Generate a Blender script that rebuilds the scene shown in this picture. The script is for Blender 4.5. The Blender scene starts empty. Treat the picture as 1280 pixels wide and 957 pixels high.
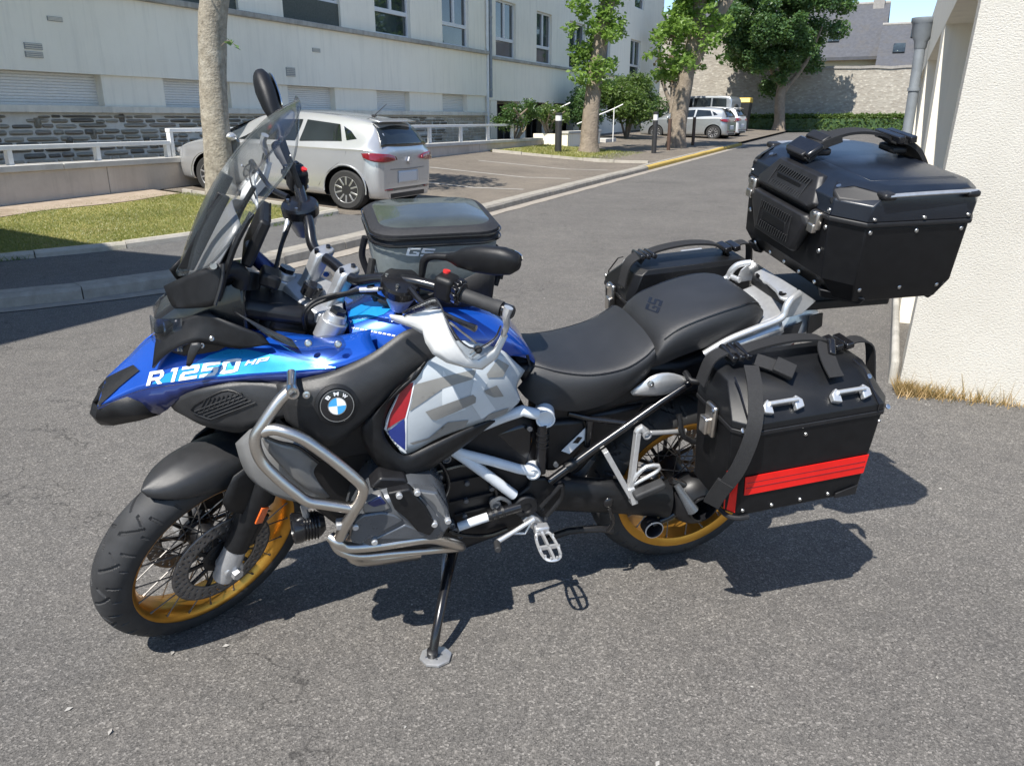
import bpy, bmesh, math, random
import numpy as np
from mathutils import Vector, Matrix

random.seed(7)
rng = np.random.default_rng(7)
SC = bpy.context.scene
COL = SC.collection
rad = math.radians

# ------------------------------------------------------------------ camera
FPX, PITCH, CAM_H = 984.0, math.atan((478.5 - 148.7) / 984.0), 1.454
cam_d = bpy.data.cameras.new('camera')
cam_d.sensor_width = 36.0
cam_d.lens = FPX / 1280.0 * 36.0
cam_d.clip_start, cam_d.clip_end = 0.05, 3000.0
cam = bpy.data.objects.new('camera', cam_d)
cam.location = (0, 0, CAM_H)
cam.rotation_euler = (rad(90) - PITCH, 0, 0)
COL.objects.link(cam)
SC.camera = cam

# ------------------------------------------------------------------ light
SUN_TO = Vector((-0.36, -0.60, 1.0)).normalized()      # towards the sun
SUN_EL = math.asin(SUN_TO.z)
world = bpy.data.worlds.new('World')
SC.world = world
world.use_nodes = True
wn = world.node_tree
sky = wn.nodes.new('ShaderNodeTexSky')
sky.sky_type = 'NISHITA'
sky.sun_disc = False
sky.sun_elevation = SUN_EL
sky.sun_rotation = math.atan2(SUN_TO.x, SUN_TO.y)
sky.altitude = 1200
sky.air_density, sky.dust_density, sky.ozone_density = 1.0, 0.1, 2.5
wn.links.new(sky.outputs[0], wn.nodes['Background'].inputs[0])
wn.nodes['Background'].inputs[1].default_value = 0.122
sun_d = bpy.data.lights.new('sun', 'SUN')
sun_d.energy = 4.7
sun_d.angle = rad(0.5)
sun_d.color = (1.0, 0.955, 0.88)
sun = bpy.data.objects.new('sun', sun_d)
sun.rotation_euler = SUN_TO.to_track_quat('Z', 'Y').to_euler()
sun.location = (-20, -30, 50)
COL.objects.link(sun)
SC.view_settings.view_transform = 'Standard'
SC.view_settings.look = 'None'
SC.view_settings.exposure = 0.7
SC.view_settings.gamma = 1.0

# ------------------------------------------------------------------ mesh helpers
def V3(p):
    return np.array(p, float)

def catmull(pts, k, closed=False):
    P = [V3(p) for p in pts]
    n = len(P)
    if n < 3 or k <= 1:
        return P
    out = []
    rngi = range(n if closed else n - 1)
    for i in rngi:
        if closed:
            a, b, c, d = P[i - 1], P[i], P[(i + 1) % n], P[(i + 2) % n]
        else:
            b, c = P[i], P[i + 1]
            a = P[i - 1] if i > 0 else 2 * b - c
            d = P[i + 2] if i + 2 < n else 2 * c - b
        for j in range(k):
            t = j / k
            out.append(0.5 * (2 * b + (c - a) * t + (2 * a - 5 * b + 4 * c - d) * t * t + (3 * b - a - 3 * c + d) * t ** 3))
    if not closed:
        out.append(P[-1])
    return out

def basis(d):
    d = Vector(d).normalized()
    u = d.orthogonal().normalized()
    return np.array(d), np.array(u), np.array(d.cross(u))

class MB:
    """collects shapes; build() links them as one mesh object"""
    def __init__(s):
        s.v, s.f = [], []

    def add(s, V, F):
        o = len(s.v)
        s.v.extend(tuple(map(float, p)) for p in V)
        s.f.extend(tuple(i + o for i in f) for f in F)
        return s

    def box(s, c, size, R=None):
        c = V3(c); h = V3(size) / 2
        V = []
        for x in (-1, 1):
            for y in (-1, 1):
                for z in (-1, 1):
                    p = V3((x, y, z)) * h
                    if R is not None:
                        p = R @ p
                    V.append(c + p)
        return s.add(V, [(0, 1, 3, 2), (4, 6, 7, 5), (0, 4, 5, 1), (2, 3, 7, 6), (0, 2, 6, 4), (1, 5, 7, 3)])

    def span(s, a, b):
        a, b = V3(a), V3(b)
        return s.box((a + b) / 2, np.abs(b - a))

    def bar(s, a, b, w, h=None, up=(0, 0, 1)):
        """box beam from a to b, w wide, h high along up"""
        a, b = V3(a), V3(b); h = h or w
        d = b - a; L = np.linalg.norm(d); d /= L
        u = V3(up); u = u - d * (u @ d)
        u /= max(np.linalg.norm(u), 1e-6)
        w_ = np.cross(d, u)
        return s.box((a + b) / 2, (L, w, h), np.stack([d, w_, u], 1))

    def tube(s, pts, r, n=8, k=1, cap=True, closed=False, flat=1.0):
        P = catmull(pts, k, closed) if k > 1 else [V3(p) for p in pts]
        m = len(P)
        if np.isscalar(r):
            rr = [r] * m
        else:
            rr = np.interp(np.linspace(0, 1, m), np.linspace(0, 1, len(r)), r)
        T = []
        for i in range(m):
            if closed:
                t = P[(i + 1) % m] - P[i - 1]
            else:
                t = P[min(i + 1, m - 1)] - P[max(i - 1, 0)]
            T.append(t / max(np.linalg.norm(t), 1e-9))
        _, u, _ = basis(T[0])
        V, F = [], []
        for i in range(m):
            u = u - T[i] * (u @ T[i]); u /= max(np.linalg.norm(u), 1e-9)
            w = np.cross(T[i], u)
            for j in range(n):
                a = 2 * math.pi * j / n
                V.append(P[i] + rr[i] * (math.cos(a) * u + flat * math.sin(a) * w))
        R = m if closed else m - 1
        for i in range(R):
            for j in range(n):
                a, b = i * n + j, i * n + (j + 1) % n
                i2 = (i + 1) % m
                F.append((a, b, i2 * n + (j + 1) % n, i2 * n + j))
        if cap and not closed:
            F.append(tuple(range(n - 1, -1, -1)))
            F.append(tuple((m - 1) * n + j for j in range(n)))
        return s.add(V, F)

    def lathe(s, prof, o=(0, 0, 0), ax=(0, 0, 1), n=32, cap=True, close=False):
        """profile of (radius, height) pairs around axis"""
        d, u, w = basis(ax); o = V3(o)
        V, F = [], []
        for r, h in prof:
            for j in range(n):
                a = 2 * math.pi * j / n
                V.append(o + d * h + r * (math.cos(a) * u + math.sin(a) * w))
        m = len(prof)
        for i in range(m if close else m - 1):
            i2 = (i + 1) % m
            for j in range(n):
                F.append((i * n + j, i * n + (j + 1) % n, i2 * n + (j + 1) % n, i2 * n + j))
        if cap and not close:
            if prof[0][0] > 1e-6: F.append(tuple(range(n - 1, -1, -1)))
            if prof[-1][0] > 1e-6: F.append(tuple((m - 1) * n + j for j in range(n)))
        return s.add(V, F)

    def cyl(s, a, b, r, n=16, r2=None, bev=0.0):
        a, b = V3(a), V3(b); L = np.linalg.norm(b - a)
        r2 = r if r2 is None else r2
        if bev:
            prof = [(r - bev, 0), (r, bev), (r2, L - bev), (r2 - bev, L)]
        else:
            prof = [(r, 0), (r2, L)]
        return s.lathe(prof, a, b - a, n)

    def ball(s, c, r, n=12, sc=(1, 1, 1)):
        V, F = [], []
        c = V3(c); m = n // 2
        for i in range(m + 1):
            t = math.pi * i / m
            for j in range(n):
                a = 2 * math.pi * j / n
                V.append(c + V3((math.sin(t) * math.cos(a) * sc[0], math.sin(t) * math.sin(a) * sc[1], math.cos(t) * sc[2])) * r)
        for i in range(m):
            for j in range(n):
                F.append((i * n + j, i * n + (j + 1) % n, (i + 1) * n + (j + 1) % n, (i + 1) * n + j))
        return s.add(V, F)

    def grid(s, rows, k=1, closed=False, kr=None):
        kr = k if kr is None else kr
        R = [catmull(r, k) for r in rows]
        C = [catmull([r[j] for r in R], kr, closed) for j in range(len(R[0]))]
        m, n = len(C[0]), len(C)
        V = [C[j][i] for i in range(m) for j in range(n)]
        F = []
        for i in range(m if closed else m - 1):
            i2 = (i + 1) % m
            for j in range(n - 1):
                F.append((i * n + j, i * n + j + 1, i2 * n + j + 1, i2 * n + j))
        return s.add(V, F)

    def prism(s, poly, vec):
        P = [V3(p) for p in poly]; n = len(P); v = V3(vec)
        V = P + [p + v for p in P]
        F = [tuple(range(n)), tuple(range(2 * n - 1, n - 1, -1))]
        F += [(i, i + n, (i + 1) % n + n, (i + 1) % n) for i in range(n)]
        return s.add(V, F)

    def loft(s, secs, cap=True, closed=True):
        """list of equal-length loops"""
        n = len(secs[0]); V = [p for q in secs for p in q]; F = []
        for i in range(len(secs) - 1):
            for j in range(n if closed else n - 1):
                F.append((i * n + j, i * n + (j + 1) % n, (i + 1) * n + (j + 1) % n, (i + 1) * n + j))
        if cap and closed:
            F.append(tuple(range(n - 1, -1, -1)))
            F.append(tuple((len(secs) - 1) * n + j for j in range(n)))
        return s.add(V, F)

    def mirror(s):
        """mirrored copy across local y=0"""
        m = MB()
        m.v = [(x, -y, z) for x, y, z in s.v]
        m.f = [f[::-1] for f in s.f]
        return m

    def mesh(s, name, xf=None):
        me = bpy.data.meshes.new(name)
        v = s.v if xf is None else [tuple(xf(V3(p))) for p in s.v]
        me.from_pydata(v, [], s.f)
        return me

    def build(s, name, mat, parent=None, smooth=38, bev=0.0, solid=0.0, xf=None, label=None, bseg=2, fix=True):
        me = s.mesh(name, xf)
        if fix:
            bm = bmesh.new(); bm.from_mesh(me)
            bmesh.ops.remove_doubles(bm, verts=bm.verts, dist=1e-5)
            bmesh.ops.recalc_face_normals(bm, faces=bm.faces)
            bm.to_mesh(me); bm.free()
        return link(name, me, mat, parent, smooth, bev, solid, label, bseg)

def link(name, me, mat, parent=None, smooth=38, bev=0.0, solid=0.0, label=None, bseg=2):
    if mat is not None and not me.materials:
        me.materials.append(mat)
    if smooth:
        me.shade_smooth()
        me.set_sharp_from_angle(angle=rad(smooth))
    o = bpy.data.objects.new(name, me)
    COL.objects.link(o)
    if parent is not None:
        o.parent = parent
    if solid:
        md = o.modifiers.new('thick', 'SOLIDIFY'); md.thickness = solid; md.offset = -1
    if bev:
        md = o.modifiers.new('bev', 'BEVEL'); md.width = bev; md.segments = bseg
        md.limit_method = 'ANGLE'; md.angle_limit = rad(35); md.use_clamp_overlap = True
        md.harden_normals = False
    if label:
        o['label'] = label
    return o

def tag(o, label, cat=None, group=None, kind=None):
    if label: o['label'] = label
    if cat: o['category'] = cat
    if group: o['group'] = group
    if kind: o['kind'] = kind
    return o

def thing(name, label, cat, loc=(0, 0, 0), rz=0.0, group=None):
    o = bpy.data.objects.new(name, None)
    o.empty_display_size = 0.2
    o.location = loc
    o.rotation_euler = (0, 0, rz)
    COL.objects.link(o)
    return tag(o, label, cat, group)

def struct(o):
    o['kind'] = 'structure'
    return o

def copy_tree(o, parent=None):
    c = o.copy(); COL.objects.link(c); c.parent = parent
    for ch in [q for q in o.children]:
        copy_tree(ch, c)
    return c

# ------------------------------------------------------------------ materials
def nodes(name):
    m = bpy.data.materials.new(name); m.use_nodes = True
    nt = m.node_tree
    return m, nt, nt.nodes['Principled BSDF']

def N(nt, t, **kw):
    n = nt.nodes.new(t)
    for k, v in kw.items():
        setattr(n, k, v)
    return n

def setin(n, **kw):
    for k, v in kw.items():
        n.inputs[k.replace('_', ' ')].default_value = v

def coords(nt, scale=(1, 1, 1)):
    tc = N(nt, 'ShaderNodeTexCoord')
    mp = N(nt, 'ShaderNodeMapping')
    mp.inputs['Scale'].default_value = scale
    nt.links.new(tc.outputs['Object'], mp.inputs['Vector'])
    return mp.outputs['Vector']

def noise(nt, vec, scale, detail=4, rough=0.6):
    n = N(nt, 'ShaderNodeTexNoise')
    setin(n, Scale=scale, Detail=detail, Roughness=rough)
    nt.links.new(vec, n.inputs['Vector'])
    return n.outputs['Fac']

def ramp(nt, fac, stops):
    r = N(nt, 'ShaderNodeValToRGB')
    e = r.color_ramp.elements
    while len(e) < len(stops):
        e.new(0.5)
    for i, (p, c) in enumerate(stops):
        e[i].position = p
        e[i].color = tuple(c) + (1,) if len(c) == 3 else c
    nt.links.new(fac, r.inputs['Fac'])
    return r.outputs['Color']

def mixc(nt, fac, a, b, mode='MIX'):
    m = N(nt, 'ShaderNodeMix', data_type='RGBA', blend_type=mode)
    if hasattr(fac, 'is_linked') or not isinstance(fac, (int, float)):
        nt.links.new(fac, m.inputs[0])
    else:
        m.inputs[0].default_value = fac
    for sock, x in ((m.inputs[6], a), (m.inputs[7], b)):
        if isinstance(x, (tuple, list)):
            sock.default_value = tuple(x) + (1,)
        else:
            nt.links.new(x, sock)
    return m.outputs[2]

def bump(nt, bs, h, strength=0.3, dist=0.01):
    b = N(nt, 'ShaderNodeBump')
    setin(b, Strength=strength, Distance=dist)
    nt.links.new(h, b.inputs['Height'])
    nt.links.new(b.outputs[0], bs.inputs['Normal'])

def mat(name, col, rough=0.5, metal=0.0, coat=0.0, var=0.12, vs=30.0, bmp=0.0, bs=400.0, spec=0.5, rvar=0.1, cr=0.03):
    """general procedural paint / plastic / metal with uneven colour and gloss"""
    m, nt, b = nodes(name)
    v = coords(nt)
    f = noise(nt, v, vs, 5)
    c2 = tuple(max(0, x * (1 - var)) for x in col); c3 = tuple(min(1, x * (1 + var) + 0.002) for x in col)
    nt.links.new(ramp(nt, f, [(0.3, c2), (0.7, c3)]), b.inputs['Base Color'])
    mr = N(nt, 'ShaderNodeMapRange')
    f2 = noise(nt, v, vs * 0.37, 6)
    nt.links.new(f2, mr.inputs[0])
    mr.inputs[3].default_value = max(0.02, rough - rvar); mr.inputs[4].default_value = min(1, rough + rvar)
    nt.links.new(mr.outputs[0], b.inputs['Roughness'])
    b.inputs['Metallic'].default_value = metal
    b.inputs['Specular IOR Level'].default_value = spec
    if coat:
        b.inputs['Coat Weight'].default_value = coat
        b.inputs['Coat Roughness'].default_value = cr
    if bmp:
        bump(nt, b, noise(nt, v, bs, 3), bmp, 0.002)
    return m

def brushed(name, col, rough=0.3):
    m, nt, b = nodes(name)
    v = coords(nt)
    f = noise(nt, coords(nt, (1, 1, 25)), 60, 4)
    nt.links.new(ramp(nt, f, [(0.2, tuple(x * .82 for x in col)), (0.8, tuple(min(1, x * 1.1) for x in col))]), b.inputs['Base Color'])
    b.inputs['Metallic'].default_value = 1
    mr = N(nt, 'ShaderNodeMapRange'); nt.links.new(noise(nt, v, 14, 6), mr.inputs[0])
    mr.inputs[3].default_value = rough - .1; mr.inputs[4].default_value = rough + .13
    nt.links.new(mr.outputs[0], b.inputs['Roughness'])
    return m

def clear(name, tint=(0.93, 0.95, 0.96), refl=1.0, rough=0.03):
    """thin clear sheet: see-through with a reflection that grows at grazing angles"""
    m = bpy.data.materials.new(name); m.use_nodes = True
    nt = m.node_tree; nt.nodes.remove(nt.nodes['Principled BSDF'])
    out = nt.nodes['Material Output']
    tr = N(nt, 'ShaderNodeBsdfTransparent'); tr.inputs[0].default_value = tint + (1,)
    gl = N(nt, 'ShaderNodeBsdfGlossy'); gl.inputs['Roughness'].default_value = rough
    gl.inputs['Color'].default_value = (refl, refl, refl, 1)
    lw = N(nt, 'ShaderNodeLayerWeight'); lw.inputs['Blend'].default_value = 0.5
    pw = N(nt, 'ShaderNodeMath', operation='POWER'); nt.links.new(lw.outputs['Facing'], pw.inputs[0]); pw.inputs[1].default_value = 4.0
    fr = N(nt, 'ShaderNodeMath', operation='MULTIPLY_ADD'); nt.links.new(pw.outputs[0], fr.inputs[0])
    fr.inputs[1].default_value = 0.7; fr.inputs[2].default_value = 0.03
    mx = N(nt, 'ShaderNodeMixShader')
    nt.links.new(fr.outputs[0], mx.inputs[0]); nt.links.new(tr.outputs[0], mx.inputs[1]); nt.links.new(gl.outputs[0], mx.inputs[2])
    nt.links.new(mx.outputs[0], out.inputs[0])
    return m

def leafmat(name, c1, c2, trans=0.35, dry=None):
    m = bpy.data.materials.new(name); m.use_nodes = True
    nt = m.node_tree; b = nt.nodes['Principled BSDF']
    v = coords(nt)
    gi = N(nt, 'ShaderNodeNewGeometry')
    rp = ramp(nt, gi.outputs['Random Per Island'], [(0.0, c1), (0.75, c2), (1.0, dry or tuple(min(1, x * 1.35) for x in c2))])
    c = mixc(nt, noise(nt, v, 2.2, 3), rp, tuple(x * .72 for x in c1))
    nt.links.new(c, b.inputs['Base Color'])
    b.inputs['Roughness'].default_value = 0.42
    t = N(nt, 'ShaderNodeBsdfTranslucent')
    nt.links.new(mixc(nt, 0.5, rp, (0.25, 0.42, 0.06)), t.inputs['Color'])
    mx = N(nt, 'ShaderNodeMixShader'); mx.inputs[0].default_value = trans
    nt.links.new(b.outputs[0], mx.inputs[1]); nt.links.new(t.outputs[0], mx.inputs[2])
    nt.links.new(mx.outputs[0], nt.nodes['Material Output'].inputs[0])
    return m

def asphalt(name, base, light, dark, big=0.12):
    m, nt, b = nodes(name)
    v = coords(nt)
    vo = N(nt, 'ShaderNodeTexVoronoi'); setin(vo, Scale=190.0, Randomness=1.0)
    nt.links.new(v, vo.inputs['Vector'])
    sep = N(nt, 'ShaderNodeSeparateColor'); nt.links.new(vo.outputs['Color'], sep.inputs[0])
    stone = ramp(nt, sep.outputs[0], [(0.0, dark), (0.35, tuple(x * .8 for x in base)), (0.7, base), (0.9, light), (1.0, tuple(min(1, x * 1.7) for x in light))])
    vo2 = N(nt, 'ShaderNodeTexVoronoi'); setin(vo2, Scale=430.0, Randomness=1.0)
    nt.links.new(v, vo2.inputs['Vector'])
    sep2 = N(nt, 'ShaderNodeSeparateColor'); nt.links.new(vo2.outputs['Color'], sep2.inputs[0])
    fine = ramp(nt, sep2.outputs[1], [(0.0, dark), (0.5, base), (1.0, light)])
    c = mixc(nt, 0.48, stone, fine)
    # larger wear: pale and dark drifts
    f = noise(nt, v, 0.8, 6, 0.62)
    c = mixc(nt, 1.0, c, ramp(nt, f, [(0.3, (1 - big,) * 3), (0.7, (1 + big, 1 + big, 1 + big * .9))]), 'MULTIPLY')
    f3 = noise(nt, v, 9, 5, 0.6)
    c = mixc(nt, 1.0, c, ramp(nt, f3, [(0.3, (.9, .9, .9)), (0.7, (1.1, 1.09, 1.07))]), 'MULTIPLY')
    # old patching, drips and hairline cracks
    st = noise(nt, v, 0.33, 7, 0.7)
    c = mixc(nt, ramp(nt, st, [(0.56, (0, 0, 0)), (0.66, (.22, .22, .22))]), c, dark)
    dr = noise(nt, v, 2.6, 2, 0.5)
    c = mixc(nt, ramp(nt, dr, [(0.70, (0, 0, 0)), (0.76, (.3, .3, .3))]), c, dark)
    wv = N(nt, 'ShaderNodeVectorMath', operation='ADD')
    nz = N(nt, 'ShaderNodeTexNoise'); setin(nz, Scale=3.0, Detail=5.0); nt.links.new(v, nz.inputs['Vector'])
    nt.links.new(v, wv.inputs[0]); nt.links.new(nz.outputs['Color'], wv.inputs[1])
    ck = N(nt, 'ShaderNodeTexVoronoi', feature='DISTANCE_TO_EDGE'); setin(ck, Scale=0.42); nt.links.new(wv.outputs[0], ck.inputs['Vector'])
    c = mixc(nt, ramp(nt, ck.outputs['Distance'], [(0.0, (.6, .6, .6)), (0.0035, (0, 0, 0))]), c, tuple(x * .6 for x in dark))
    nt.links.new(c, b.inputs['Base Color'])
    b.inputs['Roughness'].default_value = 0.86
    b.inputs['Specular IOR Level'].default_value = 0.35
    bump(nt, b, vo.outputs['Distance'], 0.45, 0.003)
    return m

def mineral(name, c1, c2, scale=6.0, bmp=0.3, bsc=80.0, rough=0.9, stain=None, streak=0.0, bd=0.006):
    """render, concrete, stone: mottled with relief; optional dirt that runs down"""
    m, nt, b = nodes(name)
    v = coords(nt)
    c = ramp(nt, noise(nt, v, scale, 8, 0.65), [(0.28, c1), (0.72, c2)])
    if stain:
        c = mixc(nt, ramp(nt, noise(nt, v, scale * .22, 7, 0.7), [(0.5, (0, 0, 0)), (0.78, (.8, .8, .8))]), c, stain)
    if streak:
        vs = coords(nt, (3.0, 3.0, 0.22))
        c = mixc(nt, ramp(nt, noise(nt, vs, 2.4, 7, .7), [(0.5, (0, 0, 0)), (0.8, (streak,) * 3)]), c, tuple(x * .55 for x in c1))
    nt.links.new(c, b.inputs['Base Color'])
    b.inputs['Roughness'].default_value = rough
    b.inputs['Specular IOR Level'].default_value = 0.25
    bump(nt, b, noise(nt, v, bsc, 4), bmp, bd)
    return m
# ------------------------------------------------------------------ street frame: s along the street, n to its left
SA, CA = math.sin(rad(25)), math.cos(rad(25))
STREET_RZ = rad(65)
def SN(s, n, z=0.0):
    return np.array([s * SA - n * CA, s * CA + n * SA, z])
def sn_of(X, Y):
    return X * SA + Y * CA, -X * CA + Y * SA
def road_z(s):
    return 0.016 * min(max(0.0, s - 4.0), 60.0)
def terr(s, n):
    return road_z(s) + 0.10 + 0.065 * max(0.0, min(n, 10.4) - 7.0)
def sight(u, v):
    x, y = (u - 640) / FPX, (v - 478.5) / FPX
    return np.array([x, math.cos(PITCH) - y * math.sin(PITCH), -(math.sin(PITCH) + y * math.cos(PITCH))])
def on_n(u, v, n):
    r = sight(u, v); t = n / (-r[0] * CA + r[1] * SA)
    return (r[0] * SA + r[1] * CA) * t, CAM_H + r[2] * t
def on_s(u, v, s):
    r = sight(u, v); t = s / (r[0] * SA + r[1] * CA)
    return (-r[0] * CA + r[1] * SA) * t, CAM_H + r[2] * t

# ------------------------------------------------------------------ setting materials
M = {}
M['asphalt'] = asphalt('asphalt', (0.122, 0.115, 0.108), (0.205, 0.193, 0.180), (0.035, 0.034, 0.033))
M['asphalt_walk'] = asphalt('asphalt_walk', (0.11, 0.108, 0.107), (0.18, 0.175, 0.17), (0.04, 0.04, 0.04))
M['asphalt_lot'] = asphalt('asphalt_lot', (0.165, 0.142, 0.118), (0.26, 0.225, 0.185), (0.06, 0.052, 0.045), 0.2)
M['kerb'] = mineral('kerb', (0.24, 0.22, 0.19), (0.37, 0.345, 0.30), 9, 0.5, 90, stain=(0.2, 0.185, 0.165))
M['gutter'] = mineral('gutter', (0.25, 0.22, 0.185), (0.36, 0.325, 0.28), 14, 0.5, 120, stain=(0.22, 0.2, 0.18))
M['edging'] = mineral('edging', (0.36, 0.33, 0.28), (0.47, 0.44, 0.385), 9, 0.5, 90, stain=(0.19, 0.2, 0.13))
M['soil'] = mineral('soil', (0.21, 0.19, 0.065), (0.31, 0.275, 0.10), 5, 0.8, 60, stain=(0.15, 0.11, 0.065))
M['sand'] = mineral('sand', (0.27, 0.215, 0.165), (0.40, 0.33, 0.26), 9, 0.6, 70, stain=(0.2, 0.15, 0.1))
M['facade'] = mineral('facade', (0.86, 0.80, 0.675), (0.90, 0.845, 0.725), 1.1, 0.35, 220, stain=(0.75, 0.70, 0.60), streak=0.35, bd=0.004)
M['facade_trim'] = mineral('facade_trim', (0.68, 0.635, 0.54), (0.78, 0.735, 0.63), 4, 0.25, 120, stain=(0.33, 0.32, 0.28), streak=0.5)
M['ledge'] = mineral('ledge', (0.33, 0.315, 0.28), (0.48, 0.46, 0.42), 5, 0.4, 90, stain=(0.14, 0.135, 0.12), streak=0.6)
M['lowwall'] = mineral('lowwall', (0.50, 0.435, 0.37), (0.62, 0.55, 0.475), 2.0, 0.35, 150, stain=(0.31, 0.27, 0.24), streak=0.45)
M['coping'] = mineral('coping', (0.48, 0.46, 0.43), (0.60, 0.585, 0.55), 5, 0.3, 120, stain=(0.35, 0.34, 0.31))
M['mortar'] = mineral('mortar', (0.58, 0.555, 0.49), (0.70, 0.675, 0.61), 12, 0.5, 130)
for i, (a, b_) in enumerate((((0.34, 0.30, 0.235), (0.48, 0.43, 0.345)), ((0.42, 0.375, 0.30), (0.56, 0.505, 0.41)), ((0.20, 0.18, 0.15), (0.31, 0.285, 0.24)), ((0.33, 0.285, 0.23), (0.46, 0.40, 0.33)))):
    M['slate%d' % i] = mineral('slate_stone_%d' % i, a, b_, 9, 0.7, 60, bd=0.01)
M['shutter'] = mat('shutter', (0.72, 0.70, 0.66), 0.55, var=0.05)
M['white_paint'] = mat('white_paint', (0.74, 0.74, 0.72), 0.5, var=0.07, vs=8)
M['frame_white'] = mat('frame_white', (0.66, 0.665, 0.67), 0.45, var=0.05)
M['spandrel'] = mineral('spandrel', (0.075, 0.085, 0.075), (0.13, 0.14, 0.125), 30, 0.9, 70, bd=0.012)
M['vent'] = mat('vent_metal', (0.30, 0.30, 0.29), 0.6)
M['zinc'] = mat('zinc', (0.25, 0.275, 0.30), 0.5, 0.25, var=0.15, vs=6)
M['dark_in'] = mat('dark_interior', (0.018, 0.018, 0.02), 0.7)
M['bark_pale'] = mineral('bark_pale', (0.17, 0.15, 0.12), (0.40, 0.365, 0.30), 13, 0.9, 30, stain=(0.52, 0.50, 0.44), bd=0.02)
M['bark'] = mineral('bark', (0.19, 0.155, 0.12), (0.33, 0.275, 0.215), 5, 1.0, 20, stain=(0.16, 0.13, 0.10), bd=0.03)
M['leaf_lime'] = leafmat('leaf_lime', (0.13, 0.23, 0.04), (0.33, 0.48, 0.12), .48)
M['leaf_dark'] = leafmat('leaf_dark', (0.05, 0.115, 0.042), (0.145, 0.24, 0.09), 0.35)
M['leaf_hedge'] = leafmat('leaf_hedge', (0.075, 0.13, 0.03), (0.16, 0.225, 0.065), 0.35)
M['leaf_conifer'] = leafmat('leaf_conifer', (0.03, 0.075, 0.02), (0.085, 0.15, 0.035), 0.25)
M['leaf_red'] = leafmat('leaf_red', (0.09, 0.06, 0.035), (0.17, 0.11, 0.06), 0.3)
M['grass'] = leafmat('grass_blades', (0.19, 0.215, 0.05), (0.30, 0.305, 0.09), 0.3, (0.44, 0.38, 0.17))
M['dry'] = leafmat('dry_weed', (0.42, 0.27, 0.12), (0.58, 0.41, 0.20), 0.25, (0.62, 0.48, 0.27))
M['line_white'] = mineral('line_white', (0.30, 0.285, 0.26), (0.44, 0.42, 0.39), 12, 0.3, 120, stain=(0.27, 0.25, 0.22))
M['line_yellow'] = mineral('line_yellow', (0.50, 0.34, 0.075), (0.58, 0.42, 0.13), 12, 0.3, 120, stain=(0.38, 0.28, 0.1))
M['bollard'] = mat('bollard_paint', (0.03, 0.03, 0.032), 0.5)
M['corten'] = mat('brown_post', (0.085, 0.05, 0.035), 0.6)
M['roughcast'] = None
M['far_stone'] = None
M['roof_slate'] = mineral('roof_slate', (0.075, 0.078, 0.088), (0.11, 0.113, 0.125), 5, 0.5, 30, stain=(0.11, 0.10, 0.085))
M['cream'] = mineral('cream_wall', (0.58, 0.49, 0.30), (0.66, 0.57, 0.38), 2, 0.2, 100)
M['chimney'] = mineral('chimney', (0.25, 0.235, 0.22), (0.36, 0.34, 0.31), 7, 0.5, 60)

def rough_cast():
    m, nt, b = nodes('roughcast_render')
    v = coords(nt)
    f = noise(nt, v, 1.3, 6)
    c = ramp(nt, f, [(0.3, (0.58, 0.55, 0.485)), (0.7, (0.66, 0.63, 0.565))])
    vs = coords(nt, (1.0, 1.0, 1.45))
    f2 = noise(nt, vs, 85, 6, 0.72)
    c = mixc(nt, ramp(nt, f2, [(0.32, (.8, .8, .8)), (0.41, (0, 0, 0))]), c, (0.32, 0.28, 0.22))
    c = mixc(nt, ramp(nt, noise(nt, v, 2.0, 7, .7), [(0.62, (0, 0, 0)), (0.85, (.5, .5, .5))]), c, (0.5, 0.45, 0.36))
    nt.links.new(c, b.inputs['Base Color']); b.inputs['Roughness'].default_value = 0.95
    b.inputs['Specular IOR Level'].default_value = 0.15
    bump(nt, b, f2, 0.8, 0.012)
    return m
M['roughcast'] = rough_cast()

def glass_pane(name, c=(0.03, 0.04, 0.045)):
    m, nt, b = nodes(name)
    v = coords(nt)
    nt.links.new(ramp(nt, noise(nt, v, 1.4, 3), [(0.3, tuple(x * .5 for x in c)), (0.7, tuple(x * 1.9 for x in c))]), b.inputs['Base Color'])
    b.inputs['Roughness'].default_value = 0.04
    b.inputs['Specular IOR Level'].default_value = 1.0
    return m
M['pane'] = glass_pane('window_pane')

# ------------------------------------------------------------------ ground
def sheet(name, outline_s, outline_n0, outline_n1, zf, m, nn=8, off=0.0):
    """surface between two n-curves along s"""
    mb = MB(); rows = []
    for s, a, b_ in zip(outline_s, outline_n0, outline_n1):
        rows.append([SN(s, n, zf(s, n) + off) for n in np.linspace(a, b_, nn)])
    mb.grid(rows)
    return mb.build(name, m, smooth=60)

ss = list(np.arange(-60, 80, 2.0)) + [100, 150, 250, 500]
road = sheet('road', ss, [-260] * len(ss), [260] * len(ss), lambda s, n: road_z(s), M['asphalt'], 40)
struct(road)

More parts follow.
